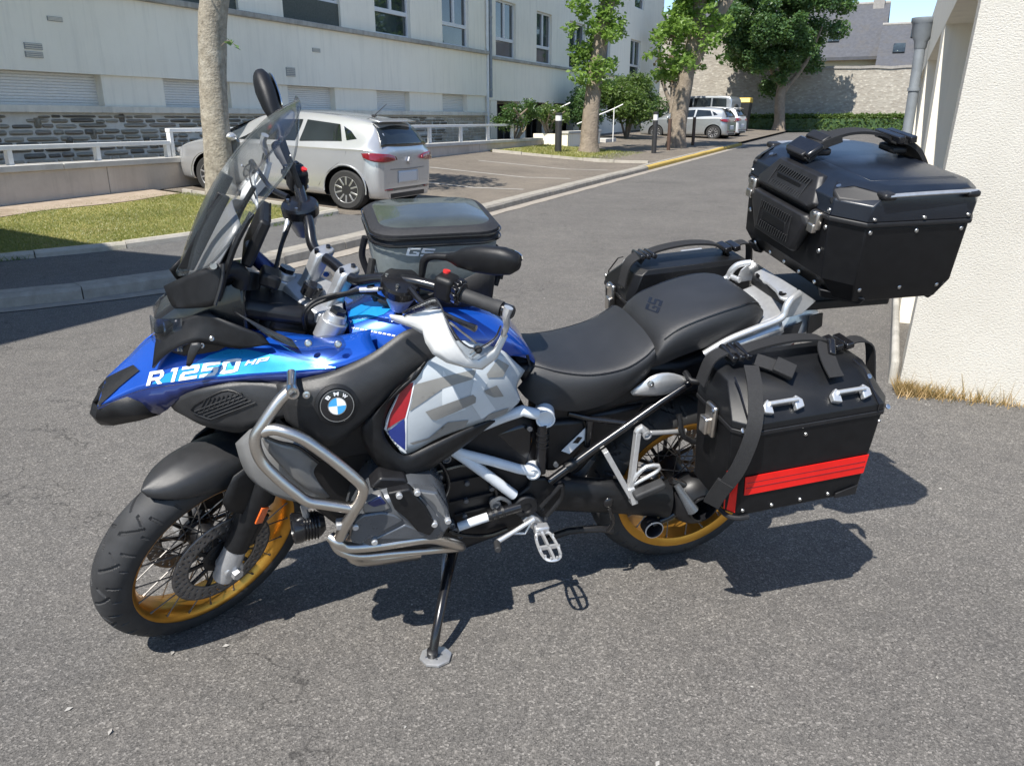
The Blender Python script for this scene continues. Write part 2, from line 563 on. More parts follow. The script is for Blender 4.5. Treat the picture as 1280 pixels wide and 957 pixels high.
def kerb_n(s):        # outer face of the kerb: swings off to the left at the side street
    return float(np.interp(s, [-14, -4, 2, 3.88, 4.39, 4.97, 5.8, 6.78, 7.7, 10.5, 60], [22, 13.0, 7.75, 6.36, 6.02, 5.72, 5.52, 5.44, 5.44, 5.42, 5.42]))
def edge_n(s):        # edging stones of the lawn
    return float(np.interp(s, [-14, -2, 2.5, 4.2, 4.91, 5.66, 6.37, 7.5, 9.65], [26, 14.5, 10.0, 8.45, 7.90, 7.44, 7.20, 7.04, 6.97]))
sp = list(np.arange(-12, 9.31, .3))
walk = sheet('pavement', sp, [kerb_n(s) + 0.26 for s in sp], [edge_n(s) for s in sp], lambda s, n: road_z(s) + 0.10, M['asphalt_walk'], 6)
struct(walk)
sl = list(np.arange(-12, 9.21, .3))
lawn = sheet('lawn_ground', sl, [edge_n(s) + 0.05 for s in sl], [max(10.45, edge_n(s) + .3) for s in sl], lambda s, n: terr(s, n) + 0.012, M['soil'], 14)
struct(lawn)
sb = list(np.arange(3, 9.21, .3))
struct(sheet('sand_strip', sb, [9.72 + .05 * math.sin(s * 3) for s in sb], [10.45] * len(sb), lambda s, n: terr(s, n) + 0.02, M['sand'], 5))
slot = list(np.arange(9.2, 20.61, .3))
struct(sheet('parking_surface', slot, [5.66] * len(slot), [10.45] * len(slot), terr, M['asphalt_lot'], 14))
sv = list(np.arange(20.6, 60.1, 1.0))
struct(sheet('verge_surface', sv, [5.66] * len(sv), [40] * len(sv), terr, M['asphalt_lot'], 14))
sg = list(np.arange(20.75, 24.8, .4))
struct(sheet('verge_grass', sg, [6.9 - .2 * (s - 22.5) ** 2 * .1 for s in sg], [10.4] * len(sg), lambda s, n: terr(s, n) + .02, M['soil'], 8))
# painted bay lines
for s0 in (11.0, 13.25, 15.6, 18.0):
    st = [s0 - .05, s0 + .05]
    struct(sheet('bay_line', st, [5.95, 5.95], [9.3, 9.3], terr, M['line_white'], 14, 0.005))

def stones_along(root, name, pts, zf, w, h, L, m, gap=0.012, jitter=0.006, drop=0.05):
    """row of kerb blocks following a polyline in (s, n); zf gives the foot"""
    P = [V3((a, b_, 0)) for a, b_ in pts]
    acc = [0]
    for a, b_ in zip(P, P[1:]): acc.append(acc[-1] + np.linalg.norm(b_ - a))
    def at(d):
        return V3((np.interp(d, acc, [p[0] for p in P]), np.interp(d, acc, [p[1] for p in P]), 0))
    d = 0
    while d < acc[-1] - .05:
        l = min(L * random.uniform(.96, 1.04), acc[-1] - d)
        a, b_ = at(d + gap / 2), at(d + l - gap / 2)
        t = (b_ - a) / max(np.linalg.norm(b_ - a), 1e-6)
        nr = V3((-t[1], t[0], 0))           # to the left of travel: inner side
        j = random.uniform(-jitter, jitter)
        mb = MB(); secs = []
        for p in (a, b_):
            z = zf(p[0], p[1])
            prof = [(0, -drop), (0.012, h - .03), (0.035, h), (w, h), (w, -drop)]
            secs.append([SN(*(p + nr * (x + j))[:2], z + y + j) for x, y in prof])
        mb.loft(secs)
        mb.build(name, m, root, smooth=30)
        d += l

kerb = struct(MB().span((0, 0, -.2), (0.1, .1, -.1)).build('kerb', M['gutter']))
kp = [(s, kerb_n(s)) for s in np.arange(-4, 9.6, .4)]
stones_along(kerb, 'kerb_stone', kp, lambda s, n: road_z(s), 0.25, 0.115, 1.0, M['kerb'])
kp2 = [(9.4, 5.43), (9.9, 5.42), (19.6, 5.42)]
stones_along(kerb, 'kerb_stone', kp2, lambda s, n: road_z(s), 0.24, 0.105, 1.0, M['kerb'])
stones_along(kerb, 'kerb_stone', [(19.6, 5.44), (33, 5.44)], lambda s, n: road_z(s), 0.11, 0.10, 1.0, M['line_yellow'])
stones_along(kerb, 'kerb_stone', [(19.6, 5.555), (33, 5.555)], lambda s, n: road_z(s), 0.13, 0.105, 1.0, M['kerb'])
sgut = list(np.arange(-6, 34, .5))
struct(sheet('gutter', sgut, [kerb_n(s) - .2 + .015 * math.sin(7 * s) for s in sgut], [kerb_n(s) + .01 for s in sgut], lambda s, n: road_z(s), M['gutter'], 3, 0.006))
edging = struct(MB().span((0, 0, -.2), (0.1, .1, -.1)).build('lawn_edging', M['edging']))
stones_along(edging, 'edging_stone', [(s, edge_n(s) - .01) for s in np.arange(-2, 9.3, .4)], lambda s, n: road_z(s) + .10, 0.09, 0.075, 0.9, M['edging'])
stones_along(edging, 'edging_stone', [(9.24, 7.0), (9.24, 9.9)], lambda s, n: terr(s, n), 0.09, 0.06, 0.9, M['edging'])
stones_along(edging, 'edging_stone', [(20.62, 5.7), (20.66, 10.2)], lambda s, n: terr(s, n), 0.10, 0.07, 0.9, M['edging'])

def leaves(name, P, size, m, parent=None, up=0.4, kind=None, asp=0.6, bend=0.25, fix=None):
    """many small folded leaves at points P"""
    P = np.asarray(P); n = len(P)
    d = rng.normal(size=(n, 3)); d[:, 2] = d[:, 2] * .6
    d /= np.linalg.norm(d, axis=1)[:, None]
    nr = rng.normal(size=(n, 3)); nr[:, 2] += up * 2.5
    nr -= d * (nr * d).sum(1)[:, None]; nr /= np.linalg.norm(nr, axis=1)[:, None]
    w = np.cross(d, nr)
    L = (size * rng.uniform(.6, 1.35, n))[:, None]
    a = P - d * L * .5; b = P + d * L * .5
    c1 = P + w * L * asp * .5 + nr * L * bend * .4; c2 = P - w * L * asp * .5 + nr * L * bend * .4
    V = np.stack([a, c1, b, c2], 1).reshape(-1, 3)
    F = np.arange(n * 4).reshape(n, 4)
    F = np.concatenate([F[:, [0, 1, 2]], F[:, [0, 2, 3]]])
    me = bpy.data.meshes.new(name)
    me.from_pydata(V.tolist(), [], F.tolist())
    o = link(name, me, m, parent, smooth=0)
    if kind: o['kind'] = kind
    return o

def blades(name, P, hgt, m, lean=0.5, wid=0.006, kind='stuff', parent=None):
    P = np.asarray(P); n = len(P)
    a = rng.uniform(0, 2 * math.pi, n)
    t = np.stack([np.cos(a), np.sin(a), np.zeros(n)], 1) * wid
    h = hgt * rng.uniform(.4, 1.4, n)
    b = rng.uniform(0, 2 * math.pi, n)
    tip = P + np.stack([np.cos(b) * h * lean, np.sin(b) * h * lean, h], 1)
    V = np.stack([P - t, P + t, tip], 1).reshape(-1, 3)
    F = np.arange(n * 3).reshape(n, 3)
    me = bpy.data.meshes.new(name); me.from_pydata(V.tolist(), [], F.tolist())
    o = link(name, me, m, parent, smooth=0)
    if kind: o['kind'] = kind
    return o

# lawn grass: patchy
pts = []
from mathutils import noise as mnoise
while len(pts) < 90000:
    s = random.uniform(2.0, 9.2); n = random.uniform(edge_n(s) + .1, 10.0)
    q = mnoise.noise(Vector((s * 1.1, n * 1.1, 0)))
    if n > 9.7 + .1 * math.sin(s * 3) and random.random() < .85: continue
    if random.random() < .62 + q * .7:
        pts.append(SN(s, n, terr(s, n) + .01))
tag(blades('lawn_grass', pts, 0.021, M['grass'], .9, .004), 'short dry yellow-green lawn behind the left pavement', 'grass')
pts = [SN(s, n, terr(s, n) + .02) for s, n in zip(rng.uniform(20.8, 24.6, 6000), rng.uniform(6.9, 10.2, 6000))]
tag(blades('verge_grass_blades', pts, 0.05, M['grass'], .7, .008), 'strip of grass round the tree beyond the parking bays', 'grass')
pts = []
for s in np.arange(2.5, 9.2, .02):
    if mnoise.noise(Vector((s * 2.3, 4, 0))) > .12:
        pts += [SN(s, edge_n(s) - .02 + random.uniform(-.03, .03), road_z(s) + .1) for _ in range(2)]
tag(blades('edging_weeds', pts, 0.06, M['leaf_hedge'], .8, .006), 'dark weeds along the foot of the lawn edging', 'weeds')

# ------------------------------------------------------------------ low wall with railing
LW_N, LW_TOP = 10.42, 0.875
lw = thing('low_wall', 'long low rendered wall with pale coping behind the lawn and parking bays', 'wall', tuple(SN(0, LW_N, 0)), STREET_RZ)
mb = MB()
for a, b_ in ((-14, 3.2), (3.215, 8.3), (8.312, 14.0), (14.012, 20.2), (20.212, 24.6)):
    p = MB().span((a, 0, -.3), (b_, .22, LW_TOP - .085)).build('wall_panel', M['lowwall'], lw, bev=.006)
for a in np.arange(-14, 24.5, 2.4):
    MB().span((a + .004, -.04, LW_TOP - .083), (min(a + 2.396, 24.65), .27, LW_TOP)).build('coping_stone', M['coping'], lw, bev=.008)
def railing(name, label, posts, top, rail_ext=0.0):
    r = thing(name, label, 'railing', tuple(SN(posts[0], LW_N + .12, LW_TOP)), STREET_RZ)
    for s in posts:
        MB().span((s - posts[0] - .035, -.04, 0), (s - posts[0] + .035, .04, top - LW_TOP - .06)).build('post', M['white_paint'], r, bev=.005)
    a, b_ = 0, posts[-1] - posts[0]
    MB().span((a - .04 - rail_ext, -.05, top - LW_TOP - .06), (b_ + .04, .05, top - LW_TOP)).build('rail', M['white_paint'], r, bev=.006)
    return r
lowp = [on_n(u, 190, LW_N + .1)[0] for u in (11, 122, 200)]
step = lowp[1] - lowp[0]
railing('railing', 'low white railing on the wall behind the lawn, left of the tree', [lowp[0] - 3 * step, lowp[0] - 2 * step, lowp[0] - step] + lowp[:2] + [lowp[1] + step * .97], 1.125)
sr = lowp[1] + step * 1.04
hp = [sr] + [sr + 1.62 * i for i in range(1, 9)]
railing('railing', 'taller white railing on the wall behind the silver hatchback', [x for x in hp if x < 24.5], 1.31)

# ------------------------------------------------------------------ apartment block
FN = 12.0
bld = thing('apartment_block', 'long pale rendered apartment block with slate stone base and roller shutters', 'building', tuple(SN(0, FN, 0)), STREET_RZ)
Z_SILL0, Z_SILL, Z_SHUT, Z_LED, Z_TOP, S0, S1 = 1.545, 1.655, 2.14, 3.35, 9.2, -8.0, 44.6
SPIPE = 23.85
def fs(u, v):
    return on_n(u, v, FN)[0]
# stone base: mortar bed with proud stones
mw = MB().span((S0, 0.02, -.4), (SPIPE - .1, .3, Z_SILL0)).build('mortar_bed', M['mortar'], bld)
stone_meshes = []
for i in range(14):
    L, H = 1.0, 1.0
    n_ = 10; loop0, loop1 = [], []
    for j in range(n_):
        a = 2 * math.pi * j / n_
        ca_, sa_ = math.cos(a), math.sin(a)
        x = .5 * math.copysign(abs(ca_) ** .35, ca_) * random.uniform(.88, 1.0)
        z = .5 * math.copysign(abs(sa_) ** .35, sa_) * random.uniform(.85, 1.0)
        loop0.append((x, 0, z)); loop1.append((x * .93, -.022, z * .86))
    q = MB(); q.loft([loop0, loop1])
    me = q.mesh('stone'); me.materials.append(M['slate%d' % (i % 4)])
    me.shade_smooth(); me.set_sharp_from_angle(angle=rad(50))
    stone_meshes.append(me)
rest = MB(); cnt = 0; cand = []
z = 0.30
while z < Z_SILL0 - .03:
    h = random.uniform(.045, .10); h = min(h, Z_SILL0 - .015 - z)
    x = 0.5 + random.uniform(-.3, 0)
    while x < SPIPE - .15:
        l = random.uniform(.14, .55) * (1.25 if random.random() < .3 else 1)
        zz_, hh = z + random.uniform(-.008, .008), h * random.uniform(.8, 1.0)
        if random.random() < .03: l, hh = .13, h * random.uniform(1.5, 2.4)
        l = min(l, SPIPE - .12 - x)
        if random.random() > .07:
            cand.append((x + l / 2, zz_ + hh / 2, l - .012, hh - .002))
        x += l
    z += h + .006
cand.sort(key=lambda c: (-(1 if c[1] > .86 and c[0] > 7.2 else 0), c[0]))
for k, (x, zc, l, hh) in enumerate(cand):
    me = random.choice(stone_meshes)
    if k < 290:
        o = bpy.data.objects.new('stone', me); COL.objects.link(o); o.parent = bld
        o.location = (x, .021, zc); o.scale = (l, random.uniform(.7, 1.6), hh)
    else:
        rest.add([(x + v.co.x * l, .021 + v.co.y, zc + v.co.z * hh) for v in me.vertices], [tuple(p.vertices) for p in me.polygons])
o = rest.build('stone_infill', M['slate1'], bld, fix=False); o['kind'] = 'stuff'
# sill band, basement windows with shutters
MB().span((S0, -.09, Z_SILL0), (SPIPE - .1, .3, Z_SILL)).build('sill_band', M['facade_trim'], bld, bev=.01)
shut = [(fs(-210, 110), fs(-30, 110)), (fs(-6, 110), fs(128, 110)), (fs(205, 112), fs(288, 114)), (fs(360, 118), fs(419, 122)), (fs(471, 122), fs(512, 122)), (fs(553, 124), fs(584, 124))]
xs = [S0] + [v for ab in shut for v in ab] + [SPIPE - .1]
for a, b_ in zip(xs[0::2], xs[1::2]):
    MB().span((a, 0.0, Z_SILL), (b_, .3, Z_SHUT)).build('pier', M['facade'], bld)
for i, (a, b_) in enumerate(shut):
    q = MB(); nslat = 11
    for j in range(nslat):
        z0 = Z_SILL + (Z_SHUT - Z_SILL) * j / nslat; z1 = Z_SILL + (Z_SHUT - Z_SILL) * (j + 1) / nslat
        q.prism([(a, .16, z0), (a, .145, z0 + .006), (a, .145, z1 - .008), (a, .16, z1)], (b_ - a, 0, 0))
    q.build('roller_shutter', M['shutter'], bld, smooth=0)
    MB().span((a, .2, Z_SILL), (b_, .29, Z_SHUT)).build('recess', M['facade_trim'], bld)
# rendered spandrel wall
MB().span((S0, -.06, Z_SHUT), (SPIPE - .1, .3, Z_LED)).build('wall', M['facade'], bld)
for (u0, v0, u1, v1) in ((58, 20, 78, 28), (29, 53, 53, 63), (30.5, 64, 54, 73), (390, 60, 400, 66), (357, 84, 369, 96)):
    (a, za), (b_, zb) = on_n(u0, v0, FN - .06), on_n(u1, v1, FN - .06)
    g = MB().span((a, -.075, zb), (b_, -.05, za)).build('vent', M['vent'], bld)
    q = MB()
    for t in np.linspace(zb + .015, za - .015, max(3, int((za - zb) / .035))):
        q.span((a + .01, -.083, t - .004), (b_ - .01, -.074, t + .006))
    q.build('louvre', M['facade_trim'], g)
# ledge and upper storeys
MB().span((S0, -.16, Z_LED), (SPIPE - .1, .3, Z_LED + .1)).build('ledge', M['ledge'], bld, bev=.012)
Z_U = Z_LED + .10
def window(a, b_, z0, z1, parent, split=.33, mull=True, depth=.1, spand=0.0):
    """glazed window with frame, mullion and lower light; optional dark spandrel below"""
    if spand:
        MB().span((a, depth - .06, z0), (b_, .3, z0 + spand)).build('spandrel_panel', M['spandrel'], parent)
        z0 += spand
    w = MB()
    fw = .06
    w.span((a, depth - .04, z0), (a + fw, depth + .02, z1)); w.span((b_ - fw, depth - .04, z0), (b_, depth + .02, z1))
    w.span((a + fw, depth - .042, z0), (b_ - fw, depth + .018, z0 + fw)); w.span((a + fw, depth - .042, z1 - fw), (b_ - fw, depth + .018, z1))
    zs = z0 + (z1 - z0) * split
    w.span((a + fw, depth - .045, zs - .05), (b_ - fw, depth + .016, zs + .05))
    if mull:
        m_ = (a + b_) / 2
        w.span((m_ - .05, depth - .05, zs + .05), (m_ + .05, depth + .014, z1 - fw))
    o = w.build('window', M['frame_white'], parent, bev=.005)
    MB().span((a + .01, depth + .0, z0 + .01), (b_ - .01, depth + .01, z1 - .01)).build('pane', M['pane'], o)
    return o
def storey(z0, z1, wins, sa_, sb_, spand):
    xs = [sa_] + [v for w in wins for v in w[:2]] + [sb_]
    for a, b_ in zip(xs[0::2], xs[1::2]):
        if b_ - a > .02: MB().span((a, -.02, z0), (b_, .3, z1)).build('pier', M['facade'], bld)
    for w in wins:
        window(w[0], w[1], z0, z1, bld, spand=w[2])
u1 = [(fs(-60, 10), fs(60, 10), .5), (fs(180, 5), fs(297, 8), .5), (fs(353, 15), fs(425, 20), .5), (fs(468, 25), fs(512, 25), 0.0), (fs(552, 30), fs(585, 30), 0.0)]
storey(Z_U, Z_U + 1.75, u1, S0, SPIPE - .1, .5)
MB().span((S0, -.02, Z_U + 1.75), (SPIPE - .1, .3, Z_TOP)).build('wall', M['facade'], bld)
# right-hand half beyond the rainwater pipe
Z_OV = 2.02
u2 = [(fs(619, 50), fs(644, 50), 0.0), (fs(670, 55), fs(689, 55), 0.0), (fs(711, 65), fs(731, 65), 0.0), (fs(747, 70), fs(762, 70), 0.0), (fs(787, 75), fs(800, 75), 0.0)]
u2 = [(a, min(b_, a + 1.75), c) for a, b_, c in u2]
zb2 = 3.34
MB().span((SPIPE + .12, -.02, Z_OV), (S1, .3, zb2 - .09)).build('wall', M['facade'], bld)
MB().span((SPIPE + .12, -.1, zb2 - .09), (S1 - 6, .3, zb2)).build('ledge', M['ledge'], bld, bev=.012)
MB().span((S1 - 6, -.021, zb2 - .09), (S1, .3, zb2)).build('wall', M['facade'], bld)
storey(zb2, zb2 + 1.7, u2, SPIPE + .12, S1, 0)
MB().span((SPIPE + .12, -.02, zb2 + 1.7), (S1, .3, zb2 + 3.1)).build('wall', M['facade'], bld)
a, b_ = fs(793, 8), fs(804, 8)
storey(zb2 + 3.1, zb2 + 4.6, [(a, a + 1.6, 0.0)], SPIPE + .12, S1, 0)
MB().span((SPIPE + .12, -.02, zb2 + 4.6), (S1, .3, Z_TOP)).build('wall', M['facade'], bld)
MB().span((S1 - .3, .301, -.2), (S1, 11, Z_TOP)).build('gable_wall', M['facade'], bld)
MB().span((S0, -.3, Z_TOP), (S1 + .3, 11, Z_TOP + .25)).build('roof', M['ledge'], bld)
# recessed entrance floor
MB().span((SPIPE - .1, 1.6, -.2), (S1 - .3, 1.9, Z_OV + .2)).build('back_wall', M['facade_trim'], bld)
MB().span((SPIPE + .12, .3, Z_OV), (S1 - .31, 1.6, Z_OV + .15)).build('soffit', M['facade_trim'], bld)
for s in (SPIPE + .25, 26.4, 29.0, 31.6, 34.2):
    MB().span((s, -.01, -.1), (s + .45, .28, Z_OV)).build('pillar', M['facade'], bld, bev=.01)
for a, b_ in ((24.9, 26.3), (27.1, 28.8), (29.8, 31.4)):
    d_ = MB().span((a, 1.54, .3), (b_, 1.6, Z_OV - .05)).build('entrance_door', M['dark_in'], bld)
    q = MB()
    for x in np.linspace(a, b_, 4):
        q.span((x - .025, 1.5, .3), (x + .025, 1.54, Z_OV - .06))
    q.build('door_frame', M['vent'], d_)
MB().span((31.6, -.02, -.1), (S1, .28, Z_OV - .001)).build('wall', M['facade'], bld)
# rainwater pipe
pp = thing('rainwater_pipe', 'grey rainwater pipe down the pale apartment facade', 'pipe', tuple(SN(SPIPE, FN - .1, 0)), STREET_RZ)
MB().cyl((.08, .0, 2.1), (.08, .0, Z_TOP), .055, 12).build('pipe', M['zinc'], pp)
MB().cyl((-.1, .02, .4), (-.1, .02, Z_TOP), .045, 12).build('pipe', M['white_paint'], pp)
q = MB()
for z in (2.3, 4.4, 6.6):
    MB().cyl((.08, 0, z), (.08, 0, z + .06), .065, 12).build('bracket', M['vent'], pp)

# planter, steps and handrails by the entrance
pl = thing('planter_wall', 'low cream planter wall by the entrance shrubs', 'wall', tuple(SN(24.7, 9.55, 0)), STREET_RZ)
MB().span((0, 0, .2), (3.2, .2, 1.0)).build('wall_panel', M['facade'], pl, bev=.008)
MB().span((-.03, -.04, 1.0), (3.26, .25, 1.08)).build('coping_stone', M['coping'], pl, bev=.008)
MB().span((0, .2, .2), (.2, 1.2, 1.0)).build('wall_panel', M['facade'], pl)
for s0, n0 in ((on_n(700, 176, 10.3)[0], 10.3), (on_n(766, 177, 9.4)[0], 9.4)):
    hr = thing('handrail', 'thin white metal handrail beside the entrance steps, ' + ('left of the leafy-trunked tree' if n0 > 10 else 'right of the leafy-trunked tree'), 'handrail', tuple(SN(s0, n0, terr(s0, n0))), STREET_RZ)
    MB().tube([(0, 0, 0), (0, 0, 1.15)], .02, 8).build('post', M['white_paint'], hr)
    MB().tube([(.1, -.3, 1.3), (0, 0, 1.15), (-.3, 1.3, .62)], .02, 8).build('rail', M['white_paint'], hr)
    MB().span((-.5, .1, -.1), (.7, 1.0, .12)).build('step', M['coping'], hr, bev=.01)

# ------------------------------------------------------------------ trees and shrubs
def trunk_mesh(path, rads, n=14, k=4, wob=.06):
    P = catmull(path, k); m = len(P)
    rr = np.interp(np.linspace(0, 1, m), np.linspace(0, 1, len(rads)), rads)
    mb = MB(); secs = []
    ph = random.uniform(0, 6)
    for i in range(m):
        secs.append([P[i] + rr[i] * (1 + wob * math.sin(3 * a + ph + i * .35) + wob * .6 * math.sin(5 * a + i * .9) + random.uniform(-.02, .02)) * V3((math.cos(a), math.sin(a), 0)) for a in np.linspace(0, 2 * math.pi, n, endpoint=False)])
    mb.loft(secs)
    return mb

def clumps(centres, per, rad_, shell=.55):
    out = []
    for c, r in centres:
        k = int(per * (r / rad_) ** 2)
        d = rng.normal(size=(k, 3)); d /= np.linalg.norm(d, axis=1)[:, None]
        q = r * (shell + (1 - shell) * rng.uniform(0, 1, k))[:, None] * V3((1, 1, .8))
        out.append(V3(c) + d * q + rng.normal(size=(k, 3)) * r * .1)
    return np.concatenate(out)

# bare trunk on the lawn, its pollarded crown above the frame
tp = SN(9.36, 9.32)
z0 = terr(9.36, 9.32)
t1 = thing('plane_tree', 'mottled pale bare trunk standing on the lawn in front of the silver hatchback', 'tree', (tp[0], tp[1], z0))
trunk_mesh([(0, 0, -.15), (.02, 0, .15), (.05, 0, .9), (.08, .02, 1.7), (.16, 0, 2.4), (.27, .03, 3.1), (.3, 0, 4.6)], [.29, .225, .20, .195, .20, .21, .17], n=20, wob=.035).build('trunk', M['bark_pale'], t1, smooth=60)
mb = MB(); cc = []
for a in np.linspace(0, 6.28, 7):
    e = V3((.3 + 1.1 * math.cos(a), 1.1 * math.sin(a), 6.0 + random.uniform(-.4, .5)))
    mb.tube([(.3, 0, 4.4), (.3 + .5 * math.cos(a), .5 * math.sin(a), 5.2), e], [.1, .07, .03], 7, 3)
    cc += [(e + rng.normal(size=3) * .4, random.uniform(.4, .7)) for _ in range(3)]
mb.build('limb', M['bark_pale'], t1)
leaves('crown', clumps(cc, 260, .6), .12, M['leaf_lime'], t1)
tw = MB().tube([(.3, -.1, 2.12), (.42, -.17, 2.18), (.54, -.22, 2.12)], [.006, .003], 5, 3).build('twig', M['bark'], t1)
leaves('twig_leaves', [(.40, -.16, 2.15), (.44, -.18, 2.14), (.47, -.18, 2.17), (.5, -.21, 2.15), (.55, -.23, 2.1), (.56, -.22, 2.07), (.42, -.15, 2.19)], .1, M['leaf_dark'], tw)

def ivy_tree(label, s, n, path, rads, cl, per, size, m, limbs=()):
    p = SN(s, n); z = terr(s, n) if n > 5 else road_z(s)
    t = thing('street_tree', label, 'tree', (p[0], p[1], z))
    trunk_mesh(path, rads, n=16).build('trunk', M['bark'], t, smooth=60)
    for L_, r_ in limbs:
        MB().tube(L_, r_, 9, 4).build('limb', M['bark'], t)
    leaves('crown', clumps(cl, per, .6, .45), size, m, t)
    return t
# first street tree: leafy shoots hugging the trunk
cl = []
for i in range(130):
    z = random.uniform(1.85, 6.6); a = random.uniform(0, 6.28); r = random.uniform(.1, .6 + .1 * (z - 2)) * random.choice((1, 1, 1.25))
    cl.append(((.13 * (z - 1) - .12 + r * math.cos(a), r * math.sin(a), z), random.uniform(.10, .32)))
ivy_tree('street tree with bright leafy shoots round its trunk beside the parking bays', 23.3, 8.35,
         [(0, 0, -.1), (.02, 0, .3), (.08, 0, 1.4), (.22, 0, 2.6), (.45, 0, 4.2), (.6, 0, 6.5)], [.38, .27, .235, .225, .2, .16], cl, 300, .15, M['leaf_lime'])
cl = []
for i in range(150):
    z = random.uniform(2.3, 7.4); a = random.uniform(0, 6.28); r = random.uniform(.1, 1.15)
    cl.append(((.12 * (z - 2) + r * math.cos(a) * random.choice((1, 1, 1.2)), r * math.sin(a), z), random.uniform(.16, .46)))
for i in range(14):
    cl.append(((1.6 + random.uniform(-.4, .9), random.uniform(-.5, .5), 5.6 + random.uniform(0, 1.6)), .5))
ivy_tree('leaning street tree with forked leafy crown beyond the brown posts', 28.0, 6.85,
         [(0, 0, -.1), (.02, 0, .3), (.1, 0, 1.4), (.25, 0, 2.7), (.45, 0, 4.0), (.6, 0, 6.5)], [.44, .32, .27, .26, .24, .18], cl, 270, .17, M['leaf_lime'],
         [([(.3, 0, 2.6), (1.1, 0, 4.2), (2.0, .1, 5.6), (2.8, .1, 7.0)], [.26, .2, .12])])
# big dark tree before the far wall
cl = []
c0 = on_s(985, 50, 49.0)
for i in range(150):
    z = random.uniform(2.3, 9.8)
    R_ = 3.2 * math.sin(math.pi * min(.94, max(.12, (z - 1.6) / 8.6))) ** .7
    a = random.uniform(0, 6.28); r = R_ * math.sqrt(random.uniform(.05, 1))
    cl.append(((-.5 + r * math.cos(a) * random.choice((1, 1, 1.15)), r * math.sin(a), z), random.uniform(.3, .85)))
ivy_tree('large dark green round tree in front of the far stone wall', 48.8, 6.1,
         [(0, 0, -.1), (0, 0, .5), (-.1, 0, 2), (.1, 0, 4), (0, 0, 8)], [.42, .3, .26, .22, .1], cl, 420, .2, M['leaf_dark'],
         [([(0, 0, 2), (1.2, .2, 3.6), (1.9, .3, 5.4)], [.16, .05]), ([(0, 0, 2.2), (-1.2, -.2, 3.8), (-1.8, -.3, 5.2)], [.16, .05])])
cl = [((random.uniform(-.8, .8), random.uniform(-.6, .6), random.uniform(2.2, 5.6)), random.uniform(.35, .6)) for _ in range(18)]
ivy_tree('thin reddish leafed small tree past the corner of the apartment block', 41.0, 10.35,
         [(0, 0, 0), (.1, 0, 1.5), (-.1, 0, 3), (0, 0, 5)], [.22, .18, .12, .05], cl, 100, .22, M['leaf_red'],
         [([(.05, 0, 1), (.6, .1, 2.4), (.9, .1, 4)], [.12, .04]), ([(.05, 0, 1), (-.6, .1, 2.6), (-.8, .1, 4)], [.12, .04])])

def shrub(label, s, n, size, m, per=900, leaf=.1, ztop=None, base=None, cat='shrub', squash=1.0):
    p = SN(s, n); z = base if base is not None else terr(s, n)
    t = thing('shrub', label, cat, (p[0], p[1], z), STREET_RZ)
    cl = []
    for i in range(16):
        c = V3((random.uniform(-.7, .7) * size[0], random.uniform(-.7, .7) * size[1], size[2] * random.uniform(.35, .85)))
        cl.append((c, size[2] * random.uniform(.16, .3)))
    leaves('foliage', clumps(cl, per, .5, .35), leaf, m, t)
    mb = MB()
    for i in range(6):
        mb.tube([(random.uniform(-.1, .1), random.uniform(-.1, .1), -.1), (random.uniform(-.4, .4) * size[0], random.uniform(-.4, .4) * size[1], size[2] * .4), (random.uniform(-.8, .8) * size[0], random.uniform(-.7, .7) * size[1], size[2] * .75)], [.05, .02], 6, 3)
    mb.build('stem', M['bark'], t)
    return t
shrub('dark spreading conifer over the planter wall at the entrance', on_n(645, 165, 10.6)[0], 10.6, (1.15, .7, 1.2), M['leaf_conifer'], 520, .09, base=.85)
shrub('bright yellow-green conifer over the planter wall at the entrance', on_n(688, 165, 10.3)[0], 10.3, (1.0, .6, 1.05), M['leaf_hedge'], 560, .09, base=.9)
shrub('large rounded shrub behind the leafy-trunk tree', on_n(782, 160, 10.0)[0], 10.0, (2.0, .9, 2.5), M['leaf_hedge'], 480, .13)
shrub('dark shrub in shade left of the leafy-trunk tree', on_n(728, 160, 11.0)[0], 11.0, (1.0, .6, 2.0), M['leaf_dark'], 420, .12)
shrub('dark green shrub against the far corner of the apartment block', on_n(808, 160, 11.2)[0], 11.2, (1.6, .8, 1.7), M['leaf_conifer'], 330, .13)
shrub('small shrub beside the far cars at the block corner', 43.5, 10.9, (1.7, .8, 1.5), M['leaf_dark'], 300, .13)

# ------------------------------------------------------------------ posts
def lamp_bollard(label, s, n, h, r):
    p = SN(s, n)
    t = thing('lamp_bollard', label, 'bollard', (p[0], p[1], terr(s, n) - .02), 0, 'lamp bollards by the parking bays')
    MB().lathe([(r, 0), (r, h * .8), (r * .9, h * .805)], n=14).build('post', M['bollard'], t)
    MB().lathe([(r * .96, h * .805), (r * .96, h * .94)], n=14).build('lamp_head', M['white_paint'], t)
    MB().lathe([(r * 1.05, h * .94), (r * 1.05, h * .99), (r * .8, h)], n=14).build('cap', M['bollard'], t)
lamp_bollard('squat black lamp bollard with white head on the grass strip', 22.4, 8.95, 1.12, .10)
lamp_bollard('slim black lamp bollard with white head among the brown posts', 24.5, 6.65, 1.25, .075)
for s, h, w in ((26.3, 1.0, 'first'), (28.0, 1.0, 'second'), (29.8, 1.0, 'third')):
    p = SN(s, 6.66)
    t = tag(MB().cyl((0, 0, -.05), (0, 0, h), .06, 10, bev=.01).build('brown_post', M['corten']), w + ' of the three thin brown posts, counting from the slim lamp bollard', 'post', 'brown posts along the verge')
    t.location = (p[0], p[1], terr(s, 6.66))

